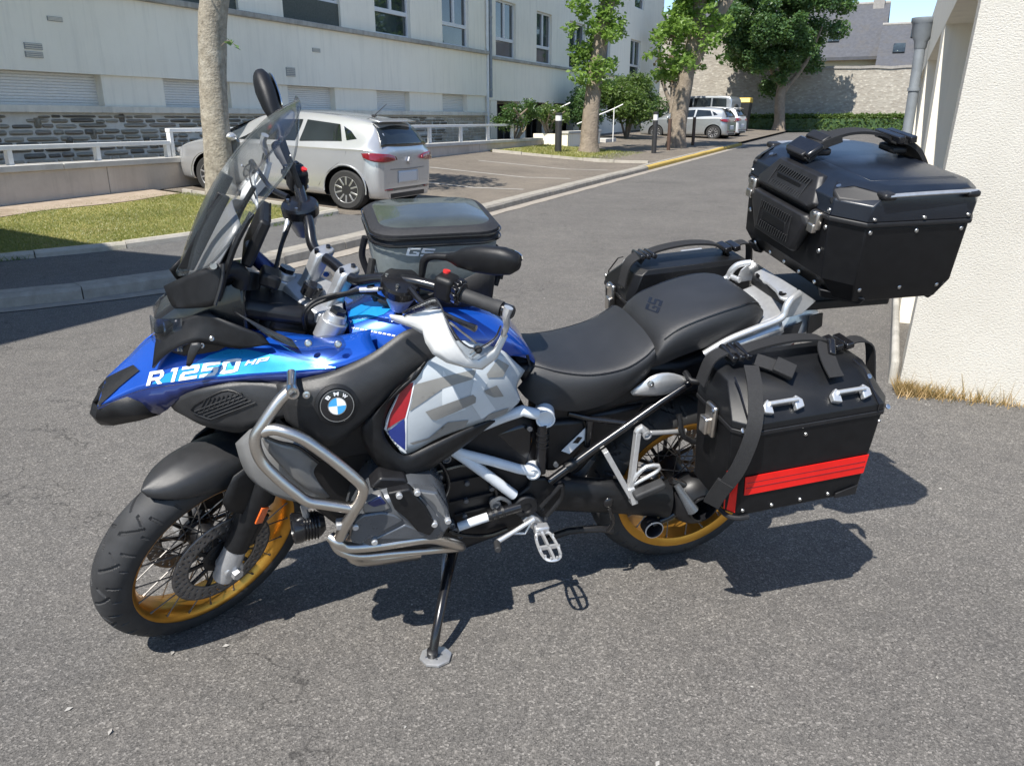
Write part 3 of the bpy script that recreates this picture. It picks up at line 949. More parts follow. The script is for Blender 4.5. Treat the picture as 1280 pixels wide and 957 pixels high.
# ------------------------------------------------------------------ far end: stone wall, hedge, houses
def far_stone():
    m, nt, b = nodes('far_rubble_wall')
    v = coords(nt, (1, 1, 1.9))
    vo = N(nt, 'ShaderNodeTexVoronoi'); setin(vo, Scale=5.5); nt.links.new(v, vo.inputs['Vector'])
    sep = N(nt, 'ShaderNodeSeparateColor'); nt.links.new(vo.outputs['Color'], sep.inputs[0])
    c = ramp(nt, sep.outputs[0], [(0, (.34, .30, .245)), (.5, (.46, .42, .35)), (1, (.56, .52, .44))])
    c = mixc(nt, ramp(nt, vo.outputs['Distance'], [(.0, (0, 0, 0)), (.14, (0, 0, 0)), (.3, (.55, .55, .55))]), c, (.27, .25, .22))
    nt.links.new(c, b.inputs['Base Color']); b.inputs['Roughness'].default_value = .95
    bump(nt, b, vo.outputs['Distance'], .35, .03)
    return m
M['far_stone'] = far_stone()
fw = thing('stone_boundary_wall', 'tall old rubble stone wall closing the far end of the street', 'wall', tuple(SN(52, -6, 0)), STREET_RZ)
q = MB(); top = []
for i, n in enumerate(np.arange(-2, 46, .8)):
    top.append((0, n, 4.15 + (.0 if n < 14 else 2.4) + .05 * random.uniform(-1, 1)))
q.loft([[(0, p[1], 0), (0, p[1], p[2]), (.5, p[1], p[2]), (.5, p[1], 0)] for p in top])
q.build('wall_body', M['far_stone'], fw, smooth=0)
q = MB(); q.loft([[(-.06, p[1], p[2]), (-.06, p[1], p[2] + .14), (.56, p[1], p[2] + .14), (.56, p[1], p[2])] for p in top])
q.build('coping', M['chimney'], fw, smooth=0)
hd = thing('hedge', 'clipped green hedge along the foot of the far stone wall', 'hedge', tuple(SN(50.2, 0, 0)), STREET_RZ)
n0, n1 = -1.0, 10.5
pts = np.stack([rng.uniform(-.5, .5, 9000), rng.uniform(n0, n1, 9000), road_z(50) + rng.uniform(0, .85, 9000)], 1)
pts[:, 2] = np.where(np.abs(pts[:, 0]) > .35, pts[:, 2], road_z(50) + .85 + rng.normal(size=9000) * .06)
leaves('foliage', pts, .16, M['leaf_hedge'], hd)
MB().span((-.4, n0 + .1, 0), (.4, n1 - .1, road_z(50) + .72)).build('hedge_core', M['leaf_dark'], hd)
struct(sheet('far_kerb', [49.2, 49.5], [-1.5] * 2, [11] * 2, lambda s, n: road_z(50), M['coping'], 3, .12))

def far_house(label, s, na, nb, ze, zr, wallm, chims=(), sky_l=()):
    p = SN(s, (na + nb) / 2)
    h = thing('house', label, 'house', (p[0], p[1], 0), STREET_RZ)
    w = abs(nb - na) / 2; dp = 8.0
    MB().span((0, -w, 0), (dp, w, ze)).build('wall', wallm, h)
    q = MB(); q.prism([(-.3, -w - .2, ze - .05), (dp / 2, -w - .2, zr), (dp + .3, -w - .2, ze - .05), (dp + .3, -w - .2, ze - .25), (dp / 2, -w - .2, zr - .2), (-.3, -w - .2, ze - .25)], (0, 2 * w + .4, 0))
    rf = q.build('roof', M['roof_slate'], h)
    MB().cyl((dp / 2, -w - .2, zr), (dp / 2, w + .2, zr), .12, 8).build('ridge', M['chimney'], rf)
    for y, t in chims:
        MB().span((dp / 2 - .45, y - .35, zr - 1.6), (dp / 2 + .45, y + .35, zr + t)).build('chimney', M['chimney'], rf)
        MB().span((dp / 2 - .52, y - .42, zr + t - .25), (dp / 2 + .52, y + .42, zr + t - .1)).build('chimney_band', M['chimney'], rf)
    for y, f in sky_l:
        x, z = -.3 + (dp / 2 + .3) * f, ze + (zr - ze) * f
        R = Matrix.Rotation(-math.atan2(zr - ze, dp / 2 + .3), 3, 'Y')
        MB().box((x, y, z + .06), (1.0, .7, .12), np.array(R)).build('skylight', M['pane'], rf, bev=.03)
    return h
far_house('house with tall slate roof and chimney rising over the far wall', 60, 14.0, 1.75, 5.35, 8.9, M['cream'], ((-5.6, 1.4), (2.5, .8)), ((-3.2, .35),))
far_house('lower slate-roofed house with skylights at the right over the far wall', 57.5, 1.6, -7.0, 4.4, 7.3, M['facade'], (), ((2.4, .75), (3.3, .42)))
far_house('pale house with slate roof half hidden behind the large dark tree', 66, 27, 15, 6.2, 9.5, M['facade'], ((3, 1),))

# ------------------------------------------------------------------ garage row at the right
RN = -0.19
gb = thing('garage_row', 'white roughcast garage building with deep recessed bays at the right', 'building', tuple(SN(4.7, RN, 0)), STREET_RZ)
def gbox(name, s0, s1, n0, n1, z0, z1, m, **k):
    return MB().span((s0 - 4.7, n0 - RN, z0), (s1 - 4.7, n1 - RN, z1)).build(name, m, gb, **k)
GZ = 2.62
MB().prism([(0, 0, -.2), (0, -.115, GZ), (0, -5.5, GZ), (0, -5.5, -.2)], (.23, 0, 0)).build('end_wall', M['roughcast'], gb)
for a, b_ in ((6.3, 6.85), (10.0, 10.9), (14.2, 15.0), (18.3, 19.0), (22.3, 23.2)):
    gbox('pier', a, b_, RN - .002, RN - .6, -.2, 2.04, M['facade'])
gbox('lintel', 5.02, 23.2, RN - .001, RN - .6, 2.04, GZ - .01, M['facade'])
gbox('back_wall', 4.931, 23.2, RN - .6, RN - .8, -.2, GZ - .02, M['facade_trim'])
gbox('roof_slab', 4.69, 23.3, RN - .05, RN - 5.5, GZ, GZ + .1, M['ledge'])
gbox('plinth', 4.80, 23.2, RN + .045, RN + .001, -.2, .16, M['ledge'], bev=.02)
for a, b_ in ((4.931, 6.3), (6.85, 10.0), (10.9, 14.2), (15.0, 18.3), (19.0, 22.3)):
    gbox('garage_door', a, b_, RN - .5, RN - .56, -.1, 2.04, M['facade_trim'])
rp = thing('rainwater_pipe', 'grey zinc downpipe with flared hopper on the garage row', 'pipe', tuple(SN(10.45, RN + .085, 0)), STREET_RZ)
MB().cyl((0, 0, .1), (0, 0, 2.2), .055, 16).build('pipe', M['zinc'], rp)
MB().lathe([(.055, 2.18), (.065, 2.2), (.07, 2.26), (.105, 2.32), (.115, 2.44), (.13, 2.46), (.13, 2.5), (.1, 2.5), (.09, 2.3)], n=20).build('hopper', M['zinc'], rp)
q = MB()
for z in (.6, 1.75):
    MB().cyl((0, 0, z), (0, 0, z + .035), .066, 16).build('bracket', M['zinc'], rp)
for s, hh in ((26.0, 2.6), (30.5, 2.4)):
    g = thing('gate_pillar', 'pale rendered gate pillar with moulded cap beyond the garages, ' + ('nearer one' if s < 28 else 'farther one'), 'pillar', tuple(SN(s, RN - .15, road_z(s))), STREET_RZ)
    MB().span((0, -.4, -.2), (.5, .15, hh)).build('shaft', M['facade'], g)
    MB().lathe([(.3, hh), (.42, hh + .06), (.42, hh + .12), (.2, hh + .3)], (.25, -.12, 0), n=4).build('cap', M['coping'], g)
yw = thing('yard_wall', 'pale yard wall running on beyond the garages', 'wall', tuple(SN(23.3, RN, 0)), STREET_RZ)
MB().span((0, -.55, -.2), (26, -.25, 2.3)).build('wall_body', M['facade'], yw)
MB().span((0, -.6, 2.3), (26, -.2, 2.42)).build('coping', M['ledge'], yw)
# dry weeds at the foot of the end wall
pts = []
for _ in range(1150):
    n = RN - abs(random.gauss(0, .13)) * random.choice((.6, .6, 1, 1, 1.8, 4.5))
    pts.append(SN(4.7 - abs(random.gauss(0, .045)), n, .0))
tag(blades('dry_weeds', pts, .075, M['dry'], .6, .0035), 'dry straw-coloured weeds at the foot of the white garage wall', 'weeds')
pts = []
for _ in range(9):
    n = RN - random.uniform(.0, .75); c = SN(4.7 - random.uniform(.01, .05), n)
    pts += [c + V3((random.gauss(0, .015), random.gauss(0, .015), 0)) for _ in range(random.randint(6, 16))]
blades('weed_sprigs', pts, .15, M['dry'], .35, .0022)
tag(bpy.data.objects['weed_sprigs'], 'thin dry sprigs rising against the white garage wall', 'weeds')
q = MB()
for _ in range(150):
    x, y = random.uniform(-1.9, 2.0), random.uniform(1.15, 7)
    if random.random() < .3: x, y = SN(4.7 - abs(random.gauss(0, .1)), RN - random.uniform(-.4, 1.2))[:2]
    a = random.uniform(0, 6.3); l = random.uniform(.003, .012)
    d = V3((math.cos(a), math.sin(a), 0)) * l; e = V3((-math.sin(a), math.cos(a), 0)) * l * .45
    p = V3((x, y, .004 + road_z(sn_of(x, y)[0])))
    q.add([p - d, p + e + (0, 0, .003), p + d, p - e], [(0, 1, 2), (0, 2, 3)])
tag(q.build('litter_flecks', M['line_white'], smooth=0), 'pale petal flecks and grit scattered over the asphalt', 'litter', kind='stuff')

# ------------------------------------------------------------------ house left of the frame whose shadow reaches the lawn
nh = thing('neighbour_house', 'house just outside the left of the frame that shades the pavement corner', 'house', tuple(SN(-7, 5.9, 0)), STREET_RZ)
MB().span((0, 0, -.2), (8.6, 16, 5.95)).build('wall', M['facade'], nh)
MB().loft([[(-.2, -.15, 5.95), (8.78, -.15, 5.95), (8.78, 16.2, 5.95), (-.2, 16.2, 5.95)], [(4.0, 2.8, 7.4), (4.4, 2.8, 7.4), (4.4, 13, 7.4), (4.0, 13, 7.4)]]).build('roof', M['roof_slate'], nh, smooth=0)
for y in (2, 6, 10):
    for z in (1.0, 3.7):
        MB().span((8.58, y, z), (8.66, y + 1.2, z + 1.4)).build('window', M['pane'], nh)
# ------------------------------------------------------------------ parked cars
M['silver'] = mat('silver_paint', (0.56, 0.565, 0.57), 0.26, 0.6, coat=1.0, var=0.03, vs=3, rvar=.04)
M['pale_silver'] = mat('pale_silver_paint', (0.40, 0.42, 0.43), 0.30, 0.6, coat=1.0, var=0.03, vs=3, rvar=.04)
M['white_car'] = mat('white_car_paint', (0.72, 0.73, 0.73), 0.3, 0.0, coat=1.0, var=0.03, vs=3)
M['black_car'] = mat('black_car_paint', (0.02, 0.021, 0.024), 0.3, 0.0, coat=1.0, var=0.03, vs=3)
M['car_glass'] = glass_pane('car_glass', (0.010, 0.013, 0.014))
M['car_black'] = mat('car_black_plastic', (0.022, 0.022, 0.023), 0.5)
M['tyre_car'] = mat('car_tyre', (0.028, 0.028, 0.028), 0.85, bmp=.2)
M['alloy'] = mat('alloy_silver', (0.55, 0.55, 0.56), 0.35, 0.8)
M['alloy_dark'] = mat('alloy_dark', (0.05, 0.05, 0.053), 0.4, 0.5)
M['tail_red'] = mat('tail_lamp_red', (0.20, 0.008, 0.014), 0.15, coat=1, var=.25, vs=25)
M['plate'] = mat('blank_plate', (0.60, 0.62, 0.64), 0.4, var=.02)
M['yellow_bin'] = mat('yellow_plastic', (0.62, 0.42, 0.06), 0.5)

def car_profile(kind):
    # x from rear axle forward: (x, roof z, belt z, half width at belt, half width at roof edge)
    if kind == 'van':
        return [(-.72, .55, .5, .78, .7), (-.70, .95, .9, .83, .74), (-.68, 1.35, 1.05, .86, .76), (-.55, 1.78, 1.08, .88, .78), (.4, 1.83, 1.08, .89, .78), (1.4, 1.83, 1.08, .89, .78), (2.0, 1.75, 1.06, .88, .76), (2.35, 1.55, 1.04, .87, .72), (2.75, 1.18, 1.0, .86, .70), (3.2, 1.02, .93, .83, .62), (3.5, .82, .78, .74, .5), (3.58, .55, .5, .66, .45)]
    K = [(-.635, .46, .44, .58, .50), (-.63, .72, .66, .645, .54), (-.615, .90, .82, .68, .56), (-.56, 1.06, .92, .745, .57), (-.42, 1.255, .955, .81, .54), (-.25, 1.365, .965, .845, .53), (.25, 1.425, .955, .88, .55), (.85, 1.45, .945, .89, .565), (1.35, 1.43, .935, .89, .57), (1.72, 1.345, .925, .88, .61), (2.10, 1.18, .915, .875, .63), (2.48, 1.0, .905, .865, .66), (2.9, .90, .84, .84, .62), (3.2, .79, .75, .78, .55), (3.36, .66, .63, .70, .48), (3.42, .48, .46, .60, .45)]
    return [(x * .86 if x < 0 else x, *r) for x, *r in K]

def section(kr, sill=.20):
    x, zr, zb, wb, wr = kr
    hood = zr - zb < .12
    w = wb + (.02 if not hood else .01)
    zm = min(.62, zb * .72)
    wt = wb - .025
    top_e = zr - (.055 if not hood else .018)
    return [(x, w - .085, sill), (x, w - .035, sill + .035), (x, w, sill + .16), (x, w + .005, zm), (x, wb + .004, zb - .06), (x, wb - .012, zb), (x, (wt * .45 + wr * .55) if not hood else wr + (wb - wr) * .35, (zb * .45 + top_e * .55) if not hood else zb * .5 + top_e * .5 + .012), (x, wr, top_e), (x, wr * .86, zr - (.015 if not hood else .004)), (x, wr * .45, zr), (x, 0, zr + .004)]

def car_wheel(root, name, c, r, w, side, spokes=10):
    wt = MB().lathe([(r * .66, -w * .5), (r * .9, -w * .52), (r * .985, -w * .42), (r, -w * .3), (r, w * .3), (r * .985, w * .42), (r * .9, w * .52), (r * .66, w * .5)], c, (0, side, 0), 36, cap=False, close=True).build(name, M['tyre_car'], root, smooth=30)
    MB().lathe([(r * .67, w * .46), (r * .64, w * .47), (r * .61, w * .3), (r * .5, w * .05), (.0, w * .02)], c, (0, side, 0), 32).build('wheel_dish', M['alloy_dark'], wt)
    q = MB(); c = V3(c)
    q.lathe([(r * .68, w * .44), (r * .68, w * .5), (r * .63, w * .5), (r * .63, w * .44)], c, (0, side, 0), 36, cap=False, close=True)
    for i in range(spokes):
        a = 2 * math.pi * (i // 2) / (spokes / 2) + (.17 if i % 2 else -.17)
        b_ = 2 * math.pi * (i // 2) / (spokes / 2) + (.30 if i % 2 else -.30)
        p0 = c + V3((math.cos(a) * r * .1, side * w * .38, math.sin(a) * r * .1)); p1 = c + V3((math.cos(b_) * r * .65, side * w * .45, math.sin(b_) * r * .65))
        q.bar(p0, p1, r * .085, w * .12, (0, side, 0))
    q.cyl(c + V3((0, side * w * .3, 0)), c + V3((0, side * w * .44, 0)), r * .14, 14, bev=.004)
    q.build('alloy_rim', M['alloy'], wt, bev=.003)
    return wt

def hatchback(label, s, n, z, rz, paint, kind='hatch', pitch=0.0, wb=2.583, tyre=.312, detail=True, group=None):
    p = SN(s, n)
    root = thing('parked_car', label, 'car', (p[0], p[1], z), 0, group)
    root.rotation_mode = 'ZYX'
    root.rotation_euler = (0, pitch, rz)
    root.rotation_euler = (Matrix.Rotation(rz, 3, 'Z') @ Matrix.Rotation(pitch, 3, 'Y')).to_euler('XYZ'); root.rotation_mode = 'XYZ'
    if kind == 'hatch': root.scale = (1, .93, .91)
    prof = car_profile(kind)
    secs = [section(k) for k in prof]
    # smooth along x
    rows = [[V3(q) for q in sec] for sec in secs]
    mb = MB(); mb.grid(rows, 4, kr=7)
    half = MB(); half.v, half.f = list(mb.v), list(mb.f)
    mr = half.mirror(); mb.add(mr.v, mr.f)
    # floor and ends
    first = [V3(q) for q in secs[0]]; last = [V3(q) for q in secs[-1]]
    for sec in (first, last):
        loop = sec + [V3((q[0], -q[1], q[2])) for q in reversed(sec[:-1])]
        mb.add(loop, [tuple(range(len(loop)))])
    fl = [V3(q[0]) for q in secs]
    loop = fl + [V3((q[0], -q[1], q[2])) for q in reversed(fl)]
    mb.add(loop, [tuple(range(len(loop)))])
    body = mb.build('body', paint, root, smooth=45)
    # wheel arches cut out: drop the faces inside each arch and draw the edge onto the circle
    bm = bmesh.new(); bm.from_mesh(body.data)
    Ra = tyre + .055
    kill = []
    for f in bm.faces:
        c_ = f.calc_center_median()
        if abs(c_.y) > .5 and any(math.hypot(c_.x - x, c_.z - tyre) < Ra for x in (0, wb)): kill.append(f)
    bmesh.ops.delete(bm, geom=kill, context='FACES')
    for v in bm.verts:
        if v.is_boundary:
            for x in (0, wb):
                d_ = math.hypot(v.co.x - x, v.co.z - tyre)
                if abs(d_ - Ra) < .1 and v.co.z > .21:
                    v.co.x = x + (v.co.x - x) * Ra / d_; v.co.z = tyre + (v.co.z - tyre) * Ra / d_
    bm.to_mesh(body.data); bm.free()
    body.data.shade_smooth(); body.data.set_sharp_from_angle(angle=rad(40))
    # dark underbody liner
    MB().span((-.42, -.60, .17), (3.2, .60, .66)).build('underbody', M['car_black'], root)
    for x in (0, wb):
        for sd in (1, -1):
            car_wheel(root, 'wheel', (x, sd * .76, tyre), tyre, .2, sd, 10 if detail else 10)
            if detail:
                q = MB(); a = np.linspace(-.15, math.pi + .15, 20)
                q.tube([(x + (tyre + .055) * math.cos(t), sd * .893, tyre + .02 + (tyre + .055) * math.sin(t)) for t in a], .012, 6)
                q.build('arch_trim', M['car_black'] if False else paint, body)
    # glass: strips lifted off the body surface
    def at_x(x):
        xs = [k[0] for k in prof]
        k = [np.interp(x, xs, [r[j] for r in prof]) for j in range(1, 5)]
        return section((x, *k))
    def side_glass(x0, x1, lo0, lo1, hi0, hi1, sd, nm='side_window'):
        q = MB(); rows = []
        for t in np.linspace(0, 1, 9):
            row = []
            for h in np.linspace(0, 1, 5):
                xa = x0[0] + (x0[1] - x0[0]) * h; xb = x1[0] + (x1[1] - x1[0]) * h
                x = xa + (xb - xa) * t
                sec = at_x(x)
                # between belt (5) and roof edge (7)
                b0, b1, b2 = V3(sec[5]), V3(sec[6]), V3(sec[7])
                f = (lo0 + (lo1 - lo0) * t) * (1 - h) + (hi0 + (hi1 - hi0) * t) * h
                p_ = b0 + (b1 - b0) * min(1, f / .55) if f < .55 else b1 + (b2 - b1) * ((f - .55) / .45)
                row.append((p_[0], sd * (p_[1] + .011), p_[2] + .004))
            rows.append(row)
        q.grid(rows); return q.build(nm, M['car_glass'], root, smooth=60)
    for sd in (1, -1):
        if kind == 'van':
            side_glass((-.45, -.4), (.3, .3), .08, .08, .92, .92, sd); side_glass((.38, .38), (1.25, 1.25), .08, .08, .92, .92, sd); side_glass((1.33, 1.33), (2.35, 1.85), .08, .08, .9, .88, sd)
        else:
            side_glass((.10, .24), (.82, .82), .22, .12, .80, .84, sd); side_glass((.90, .90), (1.98, 1.50), .12, .10, .84, .80, sd)
            side_glass((-.12, .02), (.03, .17), .36, .26, .62, .76, sd, 'quarter_window')
    # rear window across the tailgate
    def across(zlo, zhi, wlo, whi, m, nm, push=.008, xs_=prof, rear=True, bow=.03):
        q = MB(); rows = []
        zz = [k[1] for k in prof[:6]]; xx = [k[0] for k in prof[:6]]
        for h in np.linspace(0, 1, 7):
            z_ = zlo + (zhi - zlo) * h; x = np.interp(z_, zz, xx) - push
            w = wlo + (whi - wlo) * h
            rows.append([(x + bow * (y / w) ** 2 * 1.6, y, z_) for y in np.linspace(-w, w, 9)])
        q.grid(rows); return q.build(nm, m, root, smooth=60, solid=.006)
    if kind != 'van':
        across(1.0, 1.32, .66, .52, M['car_glass'], 'rear_window', .03)
        across(.43, .62, .29, .29, M['plate'], 'number_plate', .012, bow=.0)
        MB().prism([(-.37, -.53, 1.345), (-.41, -.46, 1.36), (-.41, .46, 1.36), (-.37, .53, 1.345), (-.2, .53, 1.385), (-.2, -.53, 1.385)], (0, 0, .02)).build('roof_spoiler', paint, root, bev=.01)
        # windscreen
        q = MB(); rows = []
        for h in np.linspace(0, 1, 6):
            x = 2.42 + (1.52 - 2.42) * h; k = at_x(x); zt = k[9][2]
            w = .70 + (.52 - .70) * h
            rows.append([(x + .01, y, zt + .012 - .03 * (abs(y) / w) ** 2.5) for y in np.linspace(-w, w, 9)])
        q.grid(rows); q.build('windscreen', M['car_glass'], root, smooth=60)
        for sd in (1, -1):
            q = MB(); q.grid([[(-.30, sd * .868, .83), (-.29, sd * .866, .865), (-.27, sd * .862, .89)], [(-.43, sd * .858, .79), (-.42, sd * .852, .85), (-.41, sd * .842, .905)], [(-.545, sd * .735, .77), (-.54, sd * .722, .84), (-.528, sd * .71, .90)], [(-.570, sd * .56, .775), (-.563, sd * .545, .835), (-.552, sd * .53, .885)], [(-.578, sd * .36, .80), (-.572, sd * .37, .825), (-.566, sd * .38, .845)]], 3)
            q.build('tail_lamp', M['tail_red'], root, smooth=60, solid=.02)
            q = MB(); q.tube([(-.53, sd * .66, .345), (-.562, sd * .48, .345)], .014, 6); q.build('reflector', M['tail_red'], root)
            q = MB().box((3.3, sd * .62, .66), (.2, .22, .1)).build('headlamp', M['alloy'], root, bev=.04)
            # mirror
            q = MB().ball((2.0, sd * .98, .98), .1, 12, (.75, 1.05, .72)); q.bar((2.02, sd * .86, .93), (2.0, sd * .95, .95), .05, .03)
            q.build('door_mirror', paint, root)
            if detail:
                # shut lines and handles
                q = MB()
                for pts_ in ([(.86, .925), (.87, .5), (.83, .24)], [(1.98, .92), (2.02, .55), (1.95, .24)], [(-.02, .93), (.02, .8), (.25, .60), (.42, .40), (.5, .25)]):
                    row = []
                    for x, z_ in catmull([(a, 0, b_) for a, b_ in pts_], 4) and [(v[0], v[2]) for v in catmull([(a, 0, b_) for a, b_ in pts_], 4)]:
                        sec = at_x(x); zs_ = [q_[2] for q_ in sec[:6]]; ys_ = [q_[1] for q_ in sec[:6]]
                        row.append((x, sd * (np.interp(z_, zs_, ys_) + .0015), z_))
                    q.tube(row, .004, 5)
                q.build('shut_line', M['car_black'], body)
                MB().tube([(1.02, sd * .895, .80), (1.1, sd * .915, .805), (1.22, sd * .895, .80)], .013, 8, 3).build('door_handle', paint, root)
        MB().prism([(-.49, -.62, .19), (-.548, -.50, .20), (-.548, .50, .20), (-.49, .62, .19)], (0, 0, .085)).build('bumper_insert', M['car_black'], root, bev=.01)
        if detail:
            q = MB(); q.loft([[(-.575, 0, .83), (-.575, .035, .77), (-.575, 0, .71), (-.575, -.035, .77)], [(-.53, 0, .83), (-.53, .035, .77), (-.53, 0, .71), (-.53, -.035, .77)]])
            q.build('badge', M['alloy'], root)
            MB().tube([(.05, 0, 1.43), (-.17, 0, 1.62)], [.008, .004], 6).build('aerial', M['car_black'], root)
            MB().ball((.05, 0, 1.43), .035, 10, (1.5, .7, .6)).build('aerial_base', M['car_black'], root)
            q = MB(); q.tube([(-.545, -.5, .655), (-.558, 0, .645), (-.545, .5, .655)], .004, 5, 4); q.build('tailgate_line', M['car_black'], body)
    else:
        across(1.15, 1.6, .66, .64, M['car_glass'], 'rear_window', .02)
        q = MB(); rows = []
        for h in np.linspace(0, 1, 6):
            x = 2.72 + (2.08 - 2.72) * h; zt = at_x(x)[9][2]
            rows.append([(x + .01, y, zt + .012 - .03 * (abs(y) / .7) ** 2.5) for y in np.linspace(-.7, .7, 9)])
        q.grid(rows); q.build('windscreen', M['car_glass'], root, smooth=60)
    return root

CARZ = terr(9.7, 8.4) - .085
hatchback('silver hatchback parked nose-in to the wall, with dark alloy wheels and blank plate', 10.36, 7.12, CARZ, STREET_RZ + rad(90), M['silver'], pitch=-rad(3.2))
hatchback('far silver hatchback with red tail lamps beyond the brown posts', 36.2, 7.0, road_z(36.4) + .10, STREET_RZ + rad(83), M['pale_silver'], detail=False, group='cars parked at the far end')
hatchback('white hatchback parked just past the far silver hatchback', 38.9, 7.0, road_z(38) + .12, STREET_RZ + rad(83), M['white_car'], detail=False, group='cars parked at the far end')
hatchback('pale people carrier behind the far silver hatchback', 43.0, 8.2, road_z(43) + .10, STREET_RZ + rad(83), M['pale_silver'], 'van', detail=False, group='cars parked at the far end')
p = SN(46, 7.9)
yb = thing('recycling_bin', 'yellow lidded bin behind the far parked cars', 'bin', (p[0], p[1], road_z(46) + .1), STREET_RZ)
MB().loft([[(-.4, -.45, .1), (.4, -.45, .1), (.4, .45, .1), (-.4, .45, .1)], [(-.5, -.6, 1.5), (.5, -.6, 1.5), (.5, .6, 1.5), (-.5, .6, 1.5)]]).build('body', M['car_black'], yb)
MB().loft([[(-.52, -.62, 1.5), (.52, -.62, 1.5), (.52, .62, 1.5), (-.52, .62, 1.5)], [(-.4, -.6, 1.75), (.4, -.6, 1.75), (.4, .6, 1.75), (-.4, .6, 1.75)]]).build('lid', M['yellow_bin'], yb, bev=.03)
# ------------------------------------------------------------------ motorcycle frame of reference
# local axes: x forward from the rear contact, y to the rider's left, z up the leaning bike
def bike_frame():
    yw, ln, bp = rad(15.2), rad(9.45), rad(.58)
    ax = V3((-math.cos(yw), -math.sin(yw), 0)); lf = V3((-ax[1], ax[0], 0)); up = V3((0, 0, 1))
    lv = lf * math.cos(ln) - up * math.sin(ln); uv = up * math.cos(ln) + lf * math.sin(ln)
    ax, uv = ax * math.cos(bp) - uv * math.sin(bp), uv * math.cos(bp) + ax * math.sin(bp)
    return np.stack([ax, lv, uv], 1), V3((0.5459, 2.4879, 0.0))
BM, BO = bike_frame()
BMAT = Matrix.Translation(BO) @ Matrix([list(r) for r in BM]).to_4x4()
CAMP = V3((0, 0, CAM_H))
LO = BM.T @ (CAMP - BO)
def P(u, v, y):
    d = BM.T @ sight(u, v); return LO + d * ((y - LO[1]) / d[1])
# steering: rake 25.5 deg, bars turned 36 deg to the left
RK = rad(25.5); SAX = V3((-math.sin(RK), 0, math.cos(RK))); SBASE = V3((1.599, 0, 0)); STEER = rad(36)
def ST(p):
    v = V3(p) - SBASE
    return SBASE + v * math.cos(STEER) + np.cross(SAX, v) * math.sin(STEER) + SAX * (SAX @ v) * (1 - math.cos(STEER))
SR = np.stack([ST(SBASE + e) - SBASE for e in np.eye(3)], 1)
def Q(u, v, y):
    o = SR.T @ (LO - SBASE) + SBASE; d = SR.T @ (BM.T @ sight(u, v))
    return o + d * ((y - o[1]) / d[1])
def Z(ox, oy, s, fn=P):
    return lambda x, y, Y: fn(ox + s * x, oy + s * y, Y)
za, zb, zc, zd = Z(100, 380, .2508), Z(100, 560, .2508), Z(190, 80, .2298), Z(190, 260, .2298)
zf, zg, zh, zi = Z(400, 360, .2194), Z(300, 460, .2404), Z(520, 500, .2718), Z(640, 290, .2508)
zl, zm, zn = Z(720, 490, .2299), Z(720, 280, .25), Z(420, 640, .2969)
qd, qe, qf, qo = Z(190, 260, .2298, Q), Z(440, 220, .1881, Q), Z(400, 360, .2194, Q), Z(380, 300, .1463, Q)

# ------------------------------------------------------------------ motorcycle materials
M['blue'] = mat('metallic_blue', (0.006, 0.078, 0.45), 0.26, 0.35, coat=1.0, var=0.10, vs=6, rvar=.05)
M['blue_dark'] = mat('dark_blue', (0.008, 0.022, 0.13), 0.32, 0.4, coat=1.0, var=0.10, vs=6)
M['plastic'] = mat('black_plastic', (0.008, 0.0083, 0.0095), 0.44, spec=.38, var=0.25, vs=40, bmp=.25, bs=900, rvar=.08)
M['plastic_grey'] = mat('dark_grey_plastic', (0.024, 0.0245, 0.026), 0.40, spec=.45, var=0.15, vs=30, bmp=.25, bs=900, rvar=.08)
M['gloss_black'] = mat('gloss_black', (0.008, 0.008, 0.0095), 0.25, 0, coat=.35, var=.2)
M['shroud_grey'] = mat('shroud_grey', (0.21, 0.21, 0.208), 0.34, 0.3, var=0.06, vs=25, rvar=.06)
M['steel'] = brushed('brushed_steel', (0.64, 0.60, 0.55), 0.30)
M['alu'] = mat('cast_aluminium', (0.50, 0.505, 0.515), 0.34, 0.65, var=.1, vs=50, bmp=.1)
M['alu_bright'] = mat('bright_aluminium', (0.62, 0.625, 0.63), 0.32, 0.65, var=.08, vs=60, bmp=.08)
M['white_frame'] = mat('white_frame_paint', (0.66, 0.69, 0.72), 0.34, 0, coat=.4, var=.05)
M['white_gloss'] = mat('white_handguard', (0.74, 0.74, 0.72), 0.38, 0, coat=.3, var=.05)
M['panel_light'] = mat('light_grey_panel', (0.46, 0.50, 0.53), 0.32, 0.05, coat=.6, var=.04)
M['decal_grey'] = mat('grey_decal', (0.245, 0.24, 0.225), 0.4, 0.1, coat=.4, var=.04)
M['decal_pale'] = mat('pale_decal', (0.60, 0.635, 0.655), 0.35, 0, coat=.4, var=.04)
M['decal_white'] = mat('white_decal', (0.78, 0.79, 0.80), 0.35, 0, coat=.4, var=.03)
M['decal_red'] = mat('red_decal', (0.32, 0.012, 0.02), 0.35, 0, coat=.4, var=.06)
M['decal_blue'] = mat('blue_decal', (0.018, 0.035, 0.20), 0.35, 0, coat=.4, var=.06)
M['decal_sky'] = mat('sky_blue_decal', (0.05, 0.33, 0.66), 0.3, 0, coat=.6, var=.04)
M['cyan'] = mat('light_blue_paint', (0.015, 0.30, 0.70), 0.28, .3, coat=1, var=.06)
M['gold'] = mat('gold_anodised', (0.62, 0.315, 0.055), 0.34, 0.9, var=.1, vs=20)
M['spoke'] = mat('spoke_steel', (0.20, 0.19, 0.18), 0.35, .6)
M['rubber'] = mat('tyre_rubber', (0.026, 0.0265, 0.028), 0.66, var=.25, vs=18, bmp=.2, bs=300, rvar=.1)
M['seat'] = mat('seat_vinyl', (0.021, 0.022, 0.0245), 0.46, var=.12, vs=9, bmp=.45, bs=700, rvar=.06)
M['engine'] = mat('engine_black', (0.009, 0.009, 0.0105), 0.42, 0, spec=.45, var=.3, vs=25)
